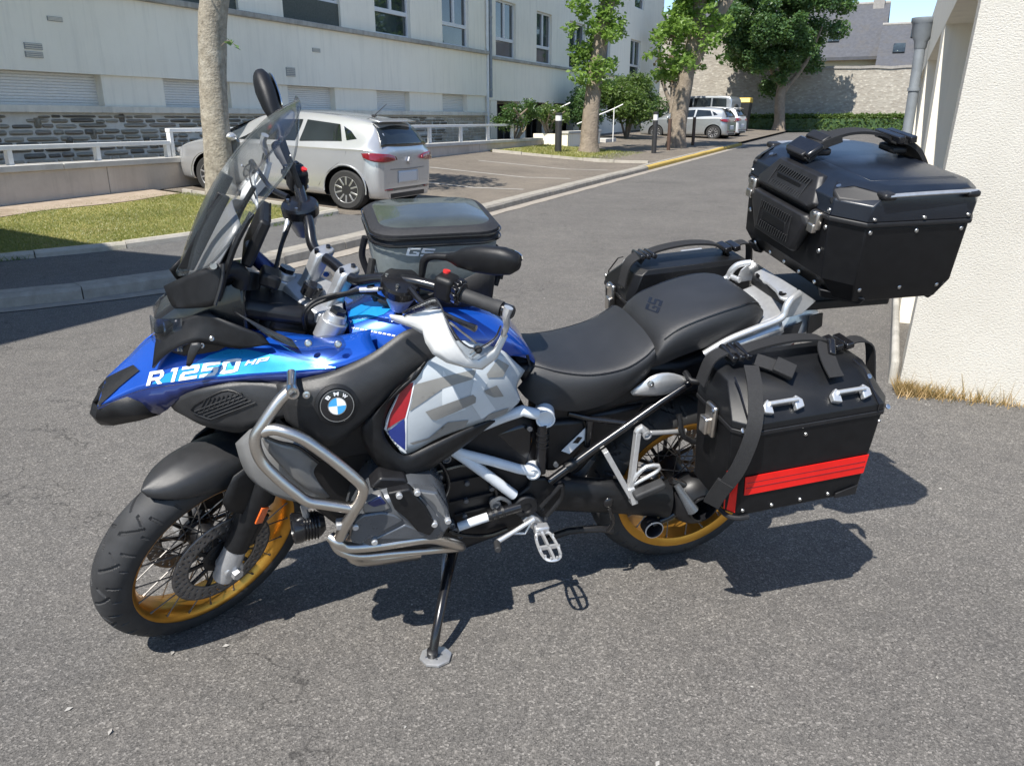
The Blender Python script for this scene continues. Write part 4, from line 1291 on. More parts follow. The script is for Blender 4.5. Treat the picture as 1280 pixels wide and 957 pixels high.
M['engine_grey'] = mat('engine_grey', (0.125, 0.135, 0.15), 0.28, .5, var=.1, vs=25)
M['disc'] = mat('disc_steel', (0.20, 0.185, 0.175), 0.4, .6, var=.2, vs=40)
M['orange'] = mat('orange_reflector', (0.72, 0.13, 0.02), 0.25, 0, coat=.6, var=.2, vs=200)
M['clear'] = clear('clear_screen', (0.965, 0.97, 0.975), .9)
M['clear_tint'] = clear('tinted_screen', (0.78, 0.79, 0.80), .8)
M['lens'] = clear('clear_lens', (0.7, 0.72, 0.74), 1.0)
M['lamp_chrome'] = mat('reflector_chrome', (0.7, 0.7, 0.7), .12, 1)
M['case_black'] = mat('case_black_powder', (0.0045, 0.0048, 0.006), 0.44, 0, spec=.32, var=.2, vs=30, bmp=.2, bs=900, rvar=.07)
M['case_lid'] = mat('case_lid_black', (0.007, 0.0105, 0.018), 0.34, 0, spec=.5, coat=.2, cr=.25, var=.2, vs=12, bmp=.12, bs=700, rvar=.08)  # black lid; the blue in its base colour stands in for reflected sky
M['pannier_lid'] = mat('pannier_lid_black', (0.006, 0.0066, 0.008), 0.42, 0, spec=.4, var=.2, vs=12, bmp=.2, bs=800, rvar=.07)
M['case_trim'] = mat('case_trim_plastic', (0.012, 0.012, 0.0135), 0.45, spec=.42, var=.2)
M['webbing'] = mat('black_webbing', (0.012, 0.012, 0.013), 0.75, var=.35, vs=300, bmp=.6, bs=500)
M['reflect_red'] = mat('red_reflective_tape', (0.85, 0.012, 0.008), 0.35, 0, var=.12, vs=8)
M['rivet'] = mat('rivet_steel', (0.62, 0.62, 0.61), 0.3, 1)
M['bag_grey'] = mat('bag_grey_fabric', (0.19, 0.215, 0.215), 0.65, var=.1, vs=90, bmp=.4, bs=600)
M['bag_black'] = mat('bag_black_fabric', (0.018, 0.018, 0.02), 0.62, var=.3, vs=120, bmp=.5, bs=600)
M['bag_window'] = mat('map_window_vinyl', (0.055, 0.062, 0.055), 0.18, 0, coat=.5, var=.25, vs=7, bmp=.5, bs=9, rvar=.06)
M['red_button'] = mat('red_button', (0.6, 0.03, 0.03), .4)
M['screen_glass'] = glass_pane('display_glass', (.012, .013, .015))

bike = thing('motorcycle', 'blue and black adventure motorcycle with gold spoked wheels leaning on its side stand', 'motorcycle')
bike.matrix_world = BMAT

def both(mb, name, m, parent=bike, **k):
    """a left part and its right-hand twin"""
    o = mb.build(name, m, parent, **k)
    r = mb.mirror().build(name, m, parent, **k)
    return o, r

from mathutils.bvhtree import BVHTree
def bvh_of(o):
    dg = bpy.context.evaluated_depsgraph_get(); dg.update()
    return BVHTree.FromObject(o, dg)
def hit(bv, u, v, off=.0018):
    d = BM.T @ sight(u, v); d /= np.linalg.norm(d)
    loc, nr, _, _ = bv.ray_cast(Vector(LO), Vector(d))
    if loc is None: return None
    if nr.dot(Vector(d)) > 0: nr = -nr
    return np.array(loc) + np.array(nr) * off
def decal(name, polys, bv, m, parent, sub=3, off=.0018, mirror=False):
    """flat print laid on a panel: each polygon is triangulated, refined and wrapped on the surface"""
    bm = bmesh.new()
    for poly in polys:
        vs = [bm.verts.new((p[0], p[1], 0)) for p in poly]
        f = bm.faces.new(vs)
    bmesh.ops.triangulate(bm, faces=bm.faces)
    for _ in range(sub):
        bmesh.ops.subdivide_edges(bm, edges=[e for e in bm.edges if e.calc_length() > 5], cuts=1)
        bmesh.ops.triangulate(bm, faces=bm.faces)
    bad = []
    for v in bm.verts:
        h = hit(bv, v.co.x, v.co.y, off)
        if h is None: bad.append(v)
        else: v.co = Vector(h)
    bmesh.ops.delete(bm, geom=bad, context='VERTS')
    me = bpy.data.meshes.new(name); bm.to_mesh(me); bm.free()
    o = link(name, me, m, parent, smooth=60)
    if mirror:
        me2 = me.copy(); me2.transform(Matrix.Scale(-1, 4, (0, 1, 0))); me2.flip_normals()
        link(name, me2, m, parent, smooth=60)
    return o

def text_polys(txt, shear=.2, bold=.02, res=3):
    """glyph outlines as a triangulated 2-D mesh in unit height"""
    cu = bpy.data.curves.new('t', 'FONT'); cu.body = txt; cu.shear = shear; cu.offset = bold; cu.resolution_u = res
    ob = bpy.data.objects.new('t', cu); COL.objects.link(ob)
    dg = bpy.context.evaluated_depsgraph_get(); dg.update()
    me = bpy.data.meshes.new_from_object(ob.evaluated_get(dg))
    V = [(v.co.x, v.co.y) for v in me.vertices]; F = [tuple(p.vertices) for p in me.polygons]
    bpy.data.objects.remove(ob); bpy.data.curves.remove(cu); bpy.data.meshes.remove(me)
    xs = [a for a, _ in V]; ys = [b for _, b in V]
    x0, x1, y0, y1 = min(xs), max(xs), min(ys), max(ys)
    return [((a - x0) / (x1 - x0), (b - y0) / (y1 - y0)) for a, b in V], F
def text_on(name, txt, quad, bv, m, parent, off=.0022, shear=.2, bold=.02, mapper=None):
    """lettering spread over a quad of picture points (bl, br, tr, tl) and laid on the panel"""
    V, F = text_polys(txt, shear, bold)
    bl, br, tr, tl = [np.array(q, float) for q in quad]
    out = []
    for a, b in V:
        q = (bl * (1 - a) + br * a) * (1 - b) + (tl * (1 - a) + tr * a) * b
        h = hit(bv, q[0], q[1], off) if mapper is None else mapper(q)
        out.append(tuple(h) if h is not None else (0, 0, 0))
    me = bpy.data.meshes.new(name); me.from_pydata(out, [], F)
    return link(name, me, m, parent, smooth=0)

# ------------------------------------------------------------------ wheels
def moto_tyre(c, R, w, bead, name, parent, xf, groove=17):
    nt_, ns = (1000, 64) if xf else (440, 44)
    hgt = (R - bead) / 1.42; rc = R - hgt
    th = np.linspace(0, 2 * math.pi, nt_, endpoint=False); t = np.linspace(-1, 1, ns)
    T, A = np.meshgrid(th, t, indexing='ij')
    al = A * rad(115)
    r = rc + hgt * np.cos(al); y = (w / 2) * np.sin(al)
    per = 2 * math.pi / groove
    ph = (T / per) % 1.0; ph2 = ((T / per) + .5) % 1.0
    aa = np.abs(A); side = np.sign(A)
    def line(p, centre, wd): return np.abs((p - centre + .5) % 1 - .5) < wd
    g = np.zeros_like(T, bool)
    p_ = np.where(side > 0, ph, ph2)
    g |= line(p_, .10 + .75 * (aa - .05) + .9 * (aa - .05) ** 2, .045) & (aa > .05) & (aa < .46)
    g |= line(p_, .62 - .5 * (aa - .2), .032) & (aa > .12) & (aa < .34)
    g |= line(p_, .80 + .25 * (aa - .4), .034) & (aa > .36) & (aa < .66)
    g |= line(p_, .33 + .2 * (aa - .4), .028) & (aa > .52) & (aa < .70)
    r = r - np.where(g, .0055, 0)
    X = c[0] + r * np.cos(T); Zz = c[2] + r * np.sin(T); Y = c[1] + y
    V = np.stack([X, Y, Zz], -1).reshape(-1, 3)
    V = np.array([xf(p) for p in V]) if xf else V
    i, j = np.meshgrid(np.arange(nt_), np.arange(ns - 1), indexing='ij'); i2 = (i + 1) % nt_
    F = np.stack([i * ns + j, i2 * ns + j, i2 * ns + j + 1, i * ns + j + 1], -1).reshape(-1, 4)
    me = bpy.data.meshes.new(name); me.from_pydata(V.tolist(), [], F.tolist())
    me.update()
    return link(name, me, M['rubber'], parent, smooth=24)

def disc_mesh(c, y, r0, r1, th=.0045):
    mb = MB(); n, m = 132, 7
    rr = np.linspace(r0, r1, m)
    for i in range(n):
        for j in range(m - 1):
            if j in (1, 3) and (i + (j // 2) * 1) % 4 == 0 or j == 4 and i % 4 == 2: continue
            a0, a1 = 2 * math.pi * i / n, 2 * math.pi * (i + 1) / n
            q = [(c[0] + rr[jj] * math.cos(a), y, c[2] + rr[jj] * math.sin(a)) for jj, a in ((j, a0), (j, a1), (j + 1, a1), (j + 1, a0))]
            mb.add(q, [(0, 1, 2, 3)])
    return mb

def spoke_wheel(name, c, R, w, bead, rimw, nspoke, discs, xf, label):
    # the tyre is the wheel's own mesh; rim, spokes, hub and discs are its sub-parts
    ty = moto_tyre(c, R, w, bead, name, bike, xf)
    fl = bead + .014
    q = MB(); h = rimw / 2
    q.lathe([(bead, -h), (fl, -h - .003), (fl, -h + .006), (bead - .004, -h + .012), (bead - .014, -h * .45), (bead - .018, 0), (bead - .014, h * .45), (bead - .004, h - .012), (fl, h - .006), (fl, h + .003), (bead, h), (bead - .012, h - .006), (bead - .024, h * .4), (bead - .028, 0), (bead - .024, -h * .4), (bead - .012, -h + .006)], c, (0, 1, 0), 96, cap=False, close=True)
    q.build('rim', M['gold'], ty, xf=xf, smooth=40)
    q = MB().lathe([(.018, -.075), (.04, -.07), (.045, -.05), (.034, -.03), (.034, .03), (.045, .05), (.04, .07), (.018, .075)], c, (0, 1, 0), 28)
    q.build('hub', M['engine'], ty, xf=xf)
    for i in range(nspoke):
        q = MB(); a = 2 * math.pi * i / nspoke; sd = 1 if i % 2 else -1; cr = .55 if (i // 2) % 2 else -.55
        p0 = V3(c) + V3((.042 * math.cos(a + cr * 2), sd * .05, .042 * math.sin(a + cr * 2)))
        p1 = V3(c) + V3(((bead - .006) * math.cos(a), sd * (h - .012), (bead - .006) * math.sin(a)))
        q.tube([p0, p1], .0021, 5)
        q.cyl(p1 - (p1 - p0) * .07, p1, .0034, 6)
        q.build('spoke', M['alu'] if False else M['spoke'], ty, xf=xf)
    for y in discs:
        d_ = disc_mesh(c, c[1] + y, .105, .1525).build('brake_disc', M['disc'], ty, xf=xf, solid=.0045, smooth=20)
        q = MB()
        for i in range(10):
            a = 2 * math.pi * i / 10
            q.bar(V3(c) + V3((.05 * math.cos(a), y * .85, .05 * math.sin(a))), V3(c) + V3((.112 * math.cos(a + .2), y * .97, .112 * math.sin(a + .2))), .012, .006, (0, 1, 0))
        q.lathe([(.05, y * .8), (.056, y * .9), (.05, y * .95), (.03, y * .95)], c, (0, 1, 0), 24)
        q.build('disc_carrier', M['engine'], ty, xf=xf)
    return ty
FC, RC = (1.504, 0, .325), (0, 0, .316)
spoke_wheel('front_wheel', FC, .327, .122, .252, .108, 40, (.072, -.072), ST, None)
spoke_wheel('rear_wheel', RC, .318, .156, .229, .152, 40, (-.085,), None, None)

# ------------------------------------------------------------------ front end (turns with the bars)
def fork_pt(z, y):
    t = (z - .325) / (1.06 - .325)
    return V3((1.51 + (1.16 - 1.51) * t, y, z))
for sd in (1, -1):
    y = .108 * sd
    MB().tube([fork_pt(.285, y), fork_pt(.34, y), fork_pt(.40, y)], [.028, .034, .030], 18).cyl((1.504, y - sd * .03, .325), (1.504, y + sd * .03, .325), .030, 18, bev=.004).build('fork_shoe', M['alu'], bike, xf=ST, bev=.003)
    MB().tube([fork_pt(.39, y), fork_pt(.58, y), fork_pt(.78, y)], [.034, .038, .034], 18).build('fork_sleeve', M['plastic'], bike, xf=ST)
    MB().tube([fork_pt(.76, y), fork_pt(1.05, y)], .022, 16).build('fork_tube', M['gloss_black'], bike, xf=ST)
    q = MB().tube([fork_pt(1.005, y), fork_pt(1.055, y)], .036, 20).tube([fork_pt(1.054, y), fork_pt(1.072, y)], [.03, .026], 20)
    q.build('fork_clamp', M['alu'], bike, xf=ST, bev=.003)
    MB().tube([fork_pt(1.07, y), fork_pt(1.082, y)], .022, 6).build('fork_cap', M['gloss_black'], bike, xf=ST)
    # brake caliper behind the leg
    q = MB().box((1.435, sd * .085, .425), (.085, .05, .11), np.array(Matrix.Rotation(rad(-35), 3, 'Y'))).cyl((1.42, sd * .112, .445), (1.42, sd * .118, .445), .018, 14).cyl((1.45, sd * .112, .40), (1.45, sd * .118, .40), .018, 14)
    q.build('brake_caliper', M['engine'], bike, xf=ST, bev=.008)
    MB().box(fork_pt(.515, y) + V3((-.004, sd * .037, 0)), (.025, .006, .055), np.array(Matrix.Rotation(-RK, 3, 'Y'))).build('fork_reflector', M['orange'], bike, xf=ST, bev=.002)
MB().cyl((1.504, .12, .325), (1.504, .155, .325), .016, 6).cyl((1.504, -.155, .325), (1.504, .15, .325), .012, 12).build('front_axle', M['alu'], bike, xf=ST)
# yoke
q = MB().prism([(1.19, .11, 1.035), (1.15, .12, 1.035), (1.105, .05, 1.05), (1.095, 0, 1.052), (1.105, -.05, 1.05), (1.15, -.12, 1.035), (1.19, -.11, 1.035), (1.2, 0, 1.03)], SAX * .025)
q.build('top_yoke', M['alu'], bike, xf=ST, bev=.004)
MB().cyl(V3((1.16, 0, 1.06)), V3((1.16, 0, 1.06)) + SAX * .035, .026, 20, bev=.004).build('ignition_hub', M['gloss_black'], bike, xf=ST)
for sd in (1, -1):
    q = MB(); secs = []
    for t, wx, wy in ((0, .034, .019), (.35, .024, .018), (.75, .026, .019), (1.0, .030, .021), (1.12, .024, .020)):
        c = V3((1.135, sd * .052, 1.045)) * (1 - t) + V3((1.083, sd * .052, 1.135)) * t
        secs.append([c + V3((wx * a, wy * b, 0)) for a, b in ((-1, -.6), (-.6, -1), (.6, -1), (1, -.6), (1, .6), (.6, 1), (-.6, 1), (-1, .6))])
    q.loft(secs); q.build('bar_riser', M['alu'], bike, xf=ST, bev=.004)
    for dx in (-.018, .018):
        MB().cyl((1.083 + dx, sd * .052, 1.14), (1.083 + dx, sd * .052, 1.153), .006, 8).build('clamp_bolt', M['gloss_black'], bike, xf=ST)
BAR = [(1.085, 0, 1.132), (1.085, .085, 1.133), (1.055, .15, 1.165), (1.018, .235, 1.190), (.978, .32, 1.197), (.938, .455, 1.212)]
full = [(x, -y, z) for x, y, z in reversed(BAR[1:])] + BAR
MB().tube(full, .0145, 14, 5).build('handlebar', M['gloss_black'], bike, xf=ST)
for sd in (1, -1):
    S = lambda p: V3((p[0], sd * p[1], p[2]))
    g0, g1 = S((.972, .335, 1.199)), S((.940, .450, 1.211))
    q = MB(); d = (g1 - g0)
    q.tube([g0, g0 + d * .12, g0 + d * .14, g0 + d * .8, g0 + d * .82, g1], [.0195, .0195, .0172, .0168, .0185, .0185], 18)
    q.build('grip', M['rubber'], bike, xf=ST)
    MB().cyl(g1, g1 + d / np.linalg.norm(d) * .03, .017, 16, bev=.004).build('bar_end', M['gloss_black'], bike, xf=ST)
    # switch cube
    c = S((.983, .305, 1.203)); d0 = d / np.linalg.norm(d); X = V3((1, 0, 0)); X = X - d0 * (X @ d0); X /= np.linalg.norm(X); U = np.cross(X, d0) if sd < 0 else np.cross(d0, X) * -1
    U = U if U[2] > 0 else -U
    R = np.stack([X, d0 * sd, np.cross(X, d0 * sd)], 1)
    sw = MB().box(c, (.05, .052, .066), R).build('switch_block', M['plastic'], bike, xf=ST, bev=.012, bseg=3)
    MB().cyl(c - X * .012 + U * .028 - d0 * .01, c - X * .014 + U * .037 - d0 * .01, .009, 12).build('button', M['red_button'], sw, xf=ST)
    MB().box(c - X * .027 - U * .006, (.008, .018, .014), R).build('button', M['gloss_black'], sw, xf=ST, bev=.002)
    MB().box(c - X * .027 - U * .024, (.008, .024, .008), R).build('button', M['alu'], sw, xf=ST, bev=.002)
    q = MB()
    for a in np.linspace(0, 6.28, 10, endpoint=False):
        q.box(c + d0 * .034 + (X * math.cos(a) + U * math.sin(a)) * .024, (.014, .016, .014))
    q.cyl(c + d0 * .024, c + d0 * .046, .025, 20)
    q.build('scroll_ring', M['gloss_black'], sw, xf=ST, bev=.002)
    # lever reservoir with silver collar
    c = S((1.04, .205, 1.158))
    rv = MB().lathe([(.040, 0), (.049, .004), (.050, .026), (.046, .033), (.012, .036), (0, .036)], c, (.1, sd * .12, 1), 24).build('fluid_reservoir', M['gloss_black'], bike, xf=ST, smooth=30)
    for a in (.6, 2.2, 3.8, 5.4):
        MB().cyl(c + V3((.036 * math.cos(a), .036 * math.sin(a), .03)), c + V3((.036 * math.cos(a), .036 * math.sin(a), .038)), .0042, 8).build('reservoir_screw', M['rivet'], rv, xf=ST)
    MB().lathe([(.022, -.06), (.036, -.025), (.046, .002), (.046, .006), (.03, .006)], c, (.1, sd * .12, 1), 20).build('reservoir_body', M['alu'], rv, xf=ST)
    # lever
    MB().tube([S((1.05, .25, 1.19)), S((1.06, .31, 1.188)), S((1.04, .40, 1.19)), S((1.03, .455, 1.195))], [.009, .0075, .006, .009], 8, 4).build('lever', M['gloss_black'], bike, xf=ST)
    # mirror: stalk, elbow and tapered shell
    base = S((1.003, .225, 1.15))
    m0, m1 = (Q(560, 321, .28), Q(648, 330, .455)) if sd == 1 else (Q(347, 152, -.37), Q(323, 94, -.50))
    md_ = m1 - m0
    MB().tube([base, base * .5 + V3((m0[0] + .02, m0[1] - sd * .05, m0[2] - .03)) * .5, V3((m0[0] + .022, m0[1] - sd * .055, m0[2] - .034)), V3((m0[0] + .014, m0[1] - sd * .035, m0[2] - .014)), m0 + md_ * .06], [.0075, .008, .0105, .0085, .0095], 12, 4).build('mirror_stalk', M['plastic'], bike, xf=ST)
    secs = []
    for t, hx, hz, off in ((0, .010, .010, 0), (.08, .013, .014, 0), (.2, .020, .026, .002), (.45, .025, .037, .004), (.75, .026, .037, .002), (.93, .021, .028, -.002), (1.0, .011, .013, -.006)):
        c = m0 + md_ * t + V3((0, 0, off))
        secs.append([c + V3((hx * math.copysign(abs(math.cos(a)) ** .8, math.cos(a)), 0, hz * math.copysign(abs(math.sin(a)) ** .85, math.sin(a)))) for a in np.linspace(0, 2 * math.pi, 18, endpoint=False)])
    ms = MB(); ms.loft(secs); ms = ms.build('mirror', M['plastic'], bike, xf=ST, smooth=50)
    q = MB(); lps = []
    for xo, hh in ((-.027, .029), (-.031, .027)):
        lps.append([m0 + md_ * (.58 + .36 * math.cos(a)) + V3((xo, 0, hh * math.sin(a) + .002)) for a in np.linspace(0, 2 * math.pi, 20, endpoint=False)])
    q.loft(lps)
    q.build('mirror_glass', M['lamp_chrome'], ms, xf=ST)

# hand guards: white shell, clear deflector above, arm back to the bar end
def guard(sd):
    S = lambda p: V3((p[0], sd * p[1], p[2]))
    g = lambda x, y, Y: S(qf(x, y, Y))
    top = [g(395, 155, .27), g(480, 165, .305), g(590, 130, .345), g(690, 120, .372), g(735, 235, .41), g(790, 330, .44), g(850, 402, .46), g(905, 412, .472), g(990, 355, .482), g(1045, 250, .484)]
    low = [g(430, 195, .275), g(520, 225, .32), g(585, 262, .355), g(600, 310, .378), g(640, 375, .402), g(720, 425, .43), g(820, 452, .455), g(925, 466, .478), g(1010, 400, .486), g(1072, 270, .488)]
    mid = [(a + b_) / 2 + V3((.004, sd * .002, .0)) for a, b_ in zip(top, low)]
    q = MB(); q.grid([top, mid, low], 1, kr=2)
    sh = q.build('hand_guard', M['white_gloss'], bike, xf=ST, smooth=28, solid=.006, bev=.0)
    d1 = [g(470, 140, .30), g(560, 95, .34), g(640, 62, .362), g(672, 75, .372), g(720, 170, .405), g(790, 290, .44), g(880, 345, .468), g(990, 290, .48), g(1030, 215, .482)]
    d2 = [g(480, 165, .304), g(590, 130, .344), g(660, 108, .364), g(690, 125, .371), g(735, 235, .409), g(790, 330, .44), g(870, 405, .464), g(985, 350, .481), g(1040, 250, .483)]
    q = MB(); q.grid([d1, d2], 3, kr=2)
    q.build('wind_deflector', M['clear_tint'], sh, xf=ST, smooth=60, solid=.003)
    q = MB(); q.tube(d1, .0022, 5, 3); q.build('deflector_edge', M['plastic_grey'], sh, xf=ST)
    arm = [g(1045, 262, .484), g(1062, 215, .488), g(1060, 160, .488), g(1075, 110, .486)]
    MB().tube(arm, [.010, .011, .013, .016], 10, 4, flat=.7).build('guard_arm', M['alu_bright'], sh, xf=ST)
    c = g(900, 350, .468)
    MB().ball(c, .0105, 12).build('guard_knob', M['rubber'], sh, xf=ST)
    MB().tube([g(740, 195, .42), g(860, 290, .455), g(890, 315, .46)], .0025, 6).build('guard_rod', M['rivet'], sh, xf=ST)
    MB().tube([c, g(860, 385, .462)], [.008, .006], 8).build('guard_boss', M['alu_bright'], sh, xf=ST)
guard(1); guard(-1)
# cables
def cable(pts, r, nm='cable', m='plastic', st=True):
    return MB().tube(pts, r, 8, 6).build(nm, M[m], bike, xf=ST if st else None)
cable([qo(700, 420, .2), qo(560, 415, .17), qo(380, 450, .12), qo(200, 480, .08), qo(60, 540, .07), qo(-5, 640, .07), qo(10, 760, .06)], .0048)
cable([qo(700, 510, .2), qo(560, 455, .17), qo(400, 460, .12), qo(220, 505, .08), qo(80, 560, .06), qo(20, 650, .06), qo(40, 790, .05)], .0045)
MB().tube([qo(480, 425, .15), qo(640, 420, .19)], .0062, 10).build('cable_ferrule', M['alu_bright'], bike, xf=ST)
cable([(1.06, -.215, 1.17), qd(755, 60, -.2), qd(735, 120, -.18), qd(705, 200, -.15), qd(680, 300, -.11), qd(660, 380, -.08), qd(650, 460, -.06)], .006)
MB().tube([qd(740, 65, -.2), qd(725, 140, -.18)], .008, 10).build('cable_ferrule', M['alu_bright'], bike, xf=ST)
cable([(1.06, -.22, 1.17), qd(735, 70, -.21), qd(715, 160, -.19), qd(690, 260, -.15), qd(665, 400, -.1)], .005)

# front mudguard
q = MB(); rows = []
for a, wd, dr in ((65, .014, .002), (68.5, .040, .014), (75, .064, .034), (84, .077, .05), (98, .083, .07), (112, .084, .08), (128, .08, .06), (146, .066, .03)):
    t = rad(a); row = []
    for yy, rr in ((-1, .352 - dr), (-.93, .352 - dr * .45), (-.7, .358), (-.3, .366), (0, .369), (.3, .366), (.7, .358), (.93, .352 - dr * .45), (1, .352 - dr)):
        row.append((1.504 + rr * math.cos(t), yy * wd, .325 + rr * math.sin(t)))
    rows.append(row)
q.grid(rows, 2, kr=4)
mg = q.build('front_mudguard', M['plastic_grey'], bike, xf=ST, smooth=50, solid=.004)
for sd in (1, -1):
    q = MB(); q.grid([[(1.46, sd * .092, .66), (1.39, sd * .094, .68), (1.33, sd * .092, .66)], [(1.50, sd * .10, .60), (1.40, sd * .112, .60), (1.33, sd * .105, .58)], [(1.49, sd * .10, .55), (1.42, sd * .118, .50), (1.36, sd * .11, .50)]], 3)
    q.build('mudguard_bracket', M['plastic'], bike, xf=ST, smooth=50, solid=.005)

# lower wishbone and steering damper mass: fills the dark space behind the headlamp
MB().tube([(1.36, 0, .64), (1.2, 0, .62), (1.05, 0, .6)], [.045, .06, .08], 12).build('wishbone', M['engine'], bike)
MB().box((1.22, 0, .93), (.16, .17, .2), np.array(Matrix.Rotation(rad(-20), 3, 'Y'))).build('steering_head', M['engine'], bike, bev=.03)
# ------------------------------------------------------------------ nose, headlamp, side panels
def pts(fn, L):
    return [fn(*p) for p in L]
# upper blue nose panels
q = MB(); q.grid([pts(za, [(130, 365, 0), (240, 262, 0), (352, 165, .01), (500, 130, .04), (700, 120, .06), (950, 130, .09), (1230, 160, .15), (1450, 125, .175)]),
                  pts(za, [(105, 440, .045), (235, 352, .055), (350, 285, .065), (520, 255, .10), (760, 240, .13), (1000, 235, .175), (1230, 215, .205), (1450, 165, .19)]),
                  pts(za, [(85, 512, .07), (230, 452, .085), (345, 418, .106), (560, 388, .146), (800, 362, .18), (1050, 342, .225), (1276, 318, .255), (1480, 235, .235)])], 4, kr=4)
nose_l, nose_r = both(q, 'nose_panel', M['blue'], smooth=50, solid=.004)
nose_bv = bvh_of(nose_l)
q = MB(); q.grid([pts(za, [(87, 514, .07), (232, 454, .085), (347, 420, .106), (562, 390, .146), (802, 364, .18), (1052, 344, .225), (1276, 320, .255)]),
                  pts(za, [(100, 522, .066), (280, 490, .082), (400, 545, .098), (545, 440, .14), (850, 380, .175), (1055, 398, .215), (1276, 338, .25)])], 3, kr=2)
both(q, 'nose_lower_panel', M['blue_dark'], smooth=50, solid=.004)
# light blue sweep of the paintwork and lettering
sweep = [(205, 468), (235, 458), (262, 444), (285, 436.5), (310, 437), (335, 447), (365, 455), (395, 459), (420, 459.3), (395, 461), (350, 464.5), (310, 467), (262, 471.5), (225, 476), (200, 479), (190, 480)]
zs = lambda x, y: (100 + .2508 * x, 380 + .2508 * y)
decal('light_blue_sweep', [sweep], nose_bv, M['cyan'], nose_l, 3, .0012)
GL = {'R': [[(0, 0), (.24, 0), (.24, 1), (0, 1)], [(.24, .78), (.95, .78), (.8, 1), (.24, 1)], [(.72, .42), (.95, .5), (.95, .78), (.72, .78)], [(.24, .32), (.8, .32), (.9, .5), (.24, .54)], [(.5, .32), (.72, .32), (1.0, 0), (.72, 0)]],
      '1': [[(.35, 0), (.75, 0), (.75, 1), (.35, 1)], [(0, .78), (.35, .78), (.35, 1), (.1, 1)]],
      '2': [[(0, .78), (1, .78), (.92, 1), (0, 1)], [(.74, .42), (1, .5), (1, .78), (.74, .78)], [(.05, .4), (.95, .42), (.95, .6), (.1, .6)], [(0, .22), (.26, .22), (.26, .5), (0, .45)], [(0, 0), (1, 0), (1, .22), (0, .22)]],
      '5': [[(0, .78), (1, .78), (1, 1), (0, 1)], [(0, .42), (.26, .42), (.26, .78), (0, .78)], [(.26, .42), (.9, .42), (1, .52), (.9, .62), (.26, .62)], [(.74, .2), (1, .2), (1, .5), (.74, .44)], [(0, 0), (.9, 0), (1, .22), (0, .22)]],
      '0': [[(0, .08), (.26, 0), (.26, 1), (0, .92)], [(.74, 0), (1, .08), (1, .92), (.74, 1)], [(.26, 0), (.74, 0), (.74, .22), (.26, .22)], [(.26, .78), (.74, .78), (.74, 1), (.26, 1)]],
      'H': [[(0, 0), (.26, 0), (.26, 1), (0, 1)], [(.74, 0), (1, 0), (1, 1), (.74, 1)], [(.26, .38), (.74, .38), (.74, .62), (.26, .62)]],
      'P': [[(0, 0), (.26, 0), (.26, 1), (0, 1)], [(.26, .76), (1, .76), (1, 1), (.26, 1)], [(.74, .4), (1, .4), (1, .76), (.74, .76)], [(.26, .32), (1, .32), (1, .52), (.26, .52)]],
      'G': [[(0, .05), (.22, 0), (.22, 1), (0, .95)], [(.22, 0), (1, 0), (1, .22), (.22, .22)], [(.22, .78), (1, .78), (1, 1), (.22, 1)], [(.78, .22), (1, .22), (1, .5), (.78, .5)], [(.5, .38), (.78, .38), (.78, .56), (.5, .56)]],
      'S': [[(0, .78), (1, .78), (1, 1), (.05, 1)], [(0, .42), (.24, .42), (.24, .78), (0, .9)], [(.24, .42), (.95, .42), (.95, .6), (.24, .6)], [(.76, .1), (1, .2), (1, .5), (.76, .42)], [(0, 0), (.95, 0), (.9, .22), (0, .22)]]}
def block_text(items, quad):
    """blocky italic capitals: items are (char, x0, x1) across a quad of picture points (bl, br, tr, tl)"""
    bl, br, tr, tl = [np.array(q_, float) for q_ in quad]; out = []
    for ch, x0, x1 in items:
        for poly in GL[ch]:
            pl_ = []
            for a, b_ in poly:
                a = x0 + (x1 - x0) * a
                pl_.append(tuple((bl * (1 - a) + br * a) * (1 - b_) + (tl * (1 - a) + tr * a) * b_))
            out.append(pl_)
    return out
decal('lettering', block_text([('R', 0, .175), ('1', .235, .335), ('2', .355, .55), ('5', .58, .77), ('0', .80, 1.0)], [zs(333, 408), zs(787, 339), zs(810, 268), zs(352, 338)]), nose_bv, M['decal_white'], nose_l, 2, .003)
decal('lettering', block_text([('H', 0, .42), ('P', .5, 1.0)], [zs(822, 308), zs(930, 292), zs(950, 264), zs(838, 282)]), nose_bv, M['decal_pale'], nose_l, 2, .003)
decal('nose_band', [[zs(60, 500), zs(92, 438), zs(132, 372), zs(200, 336), zs(270, 304), zs(300, 332), zs(255, 366), zs(200, 412), zs(130, 478), zs(88, 516)]], nose_bv, M['plastic'], nose_l, 3, .003)
# black nose tip and chin
q = MB(); q.grid([pts(za, [(124, 375, 0), (200, 340, .0), (275, 306, .012)]), pts(za, [(60, 490, .042), (180, 408, .062), (292, 335, .05)])], 2)
both(q, 'nose_tip', M['plastic'], smooth=50, solid=.012)
q = MB(); q.grid([pts(za, [(60, 492, .045), (84, 513, .072), (150, 492, .08), (235, 462, .09), (380, 522, .098)]), pts(za, [(48, 545, .04), (78, 572, .06), (160, 560, .075), (270, 555, .085), (375, 540, .095)]), pts(za, [(85, 590, .0), (105, 603, .03), (168, 605, .05), (300, 580, .07), (402, 550, .085)])], 1)
both(q, 'nose_chin', M['plastic'], smooth=25, solid=.006)
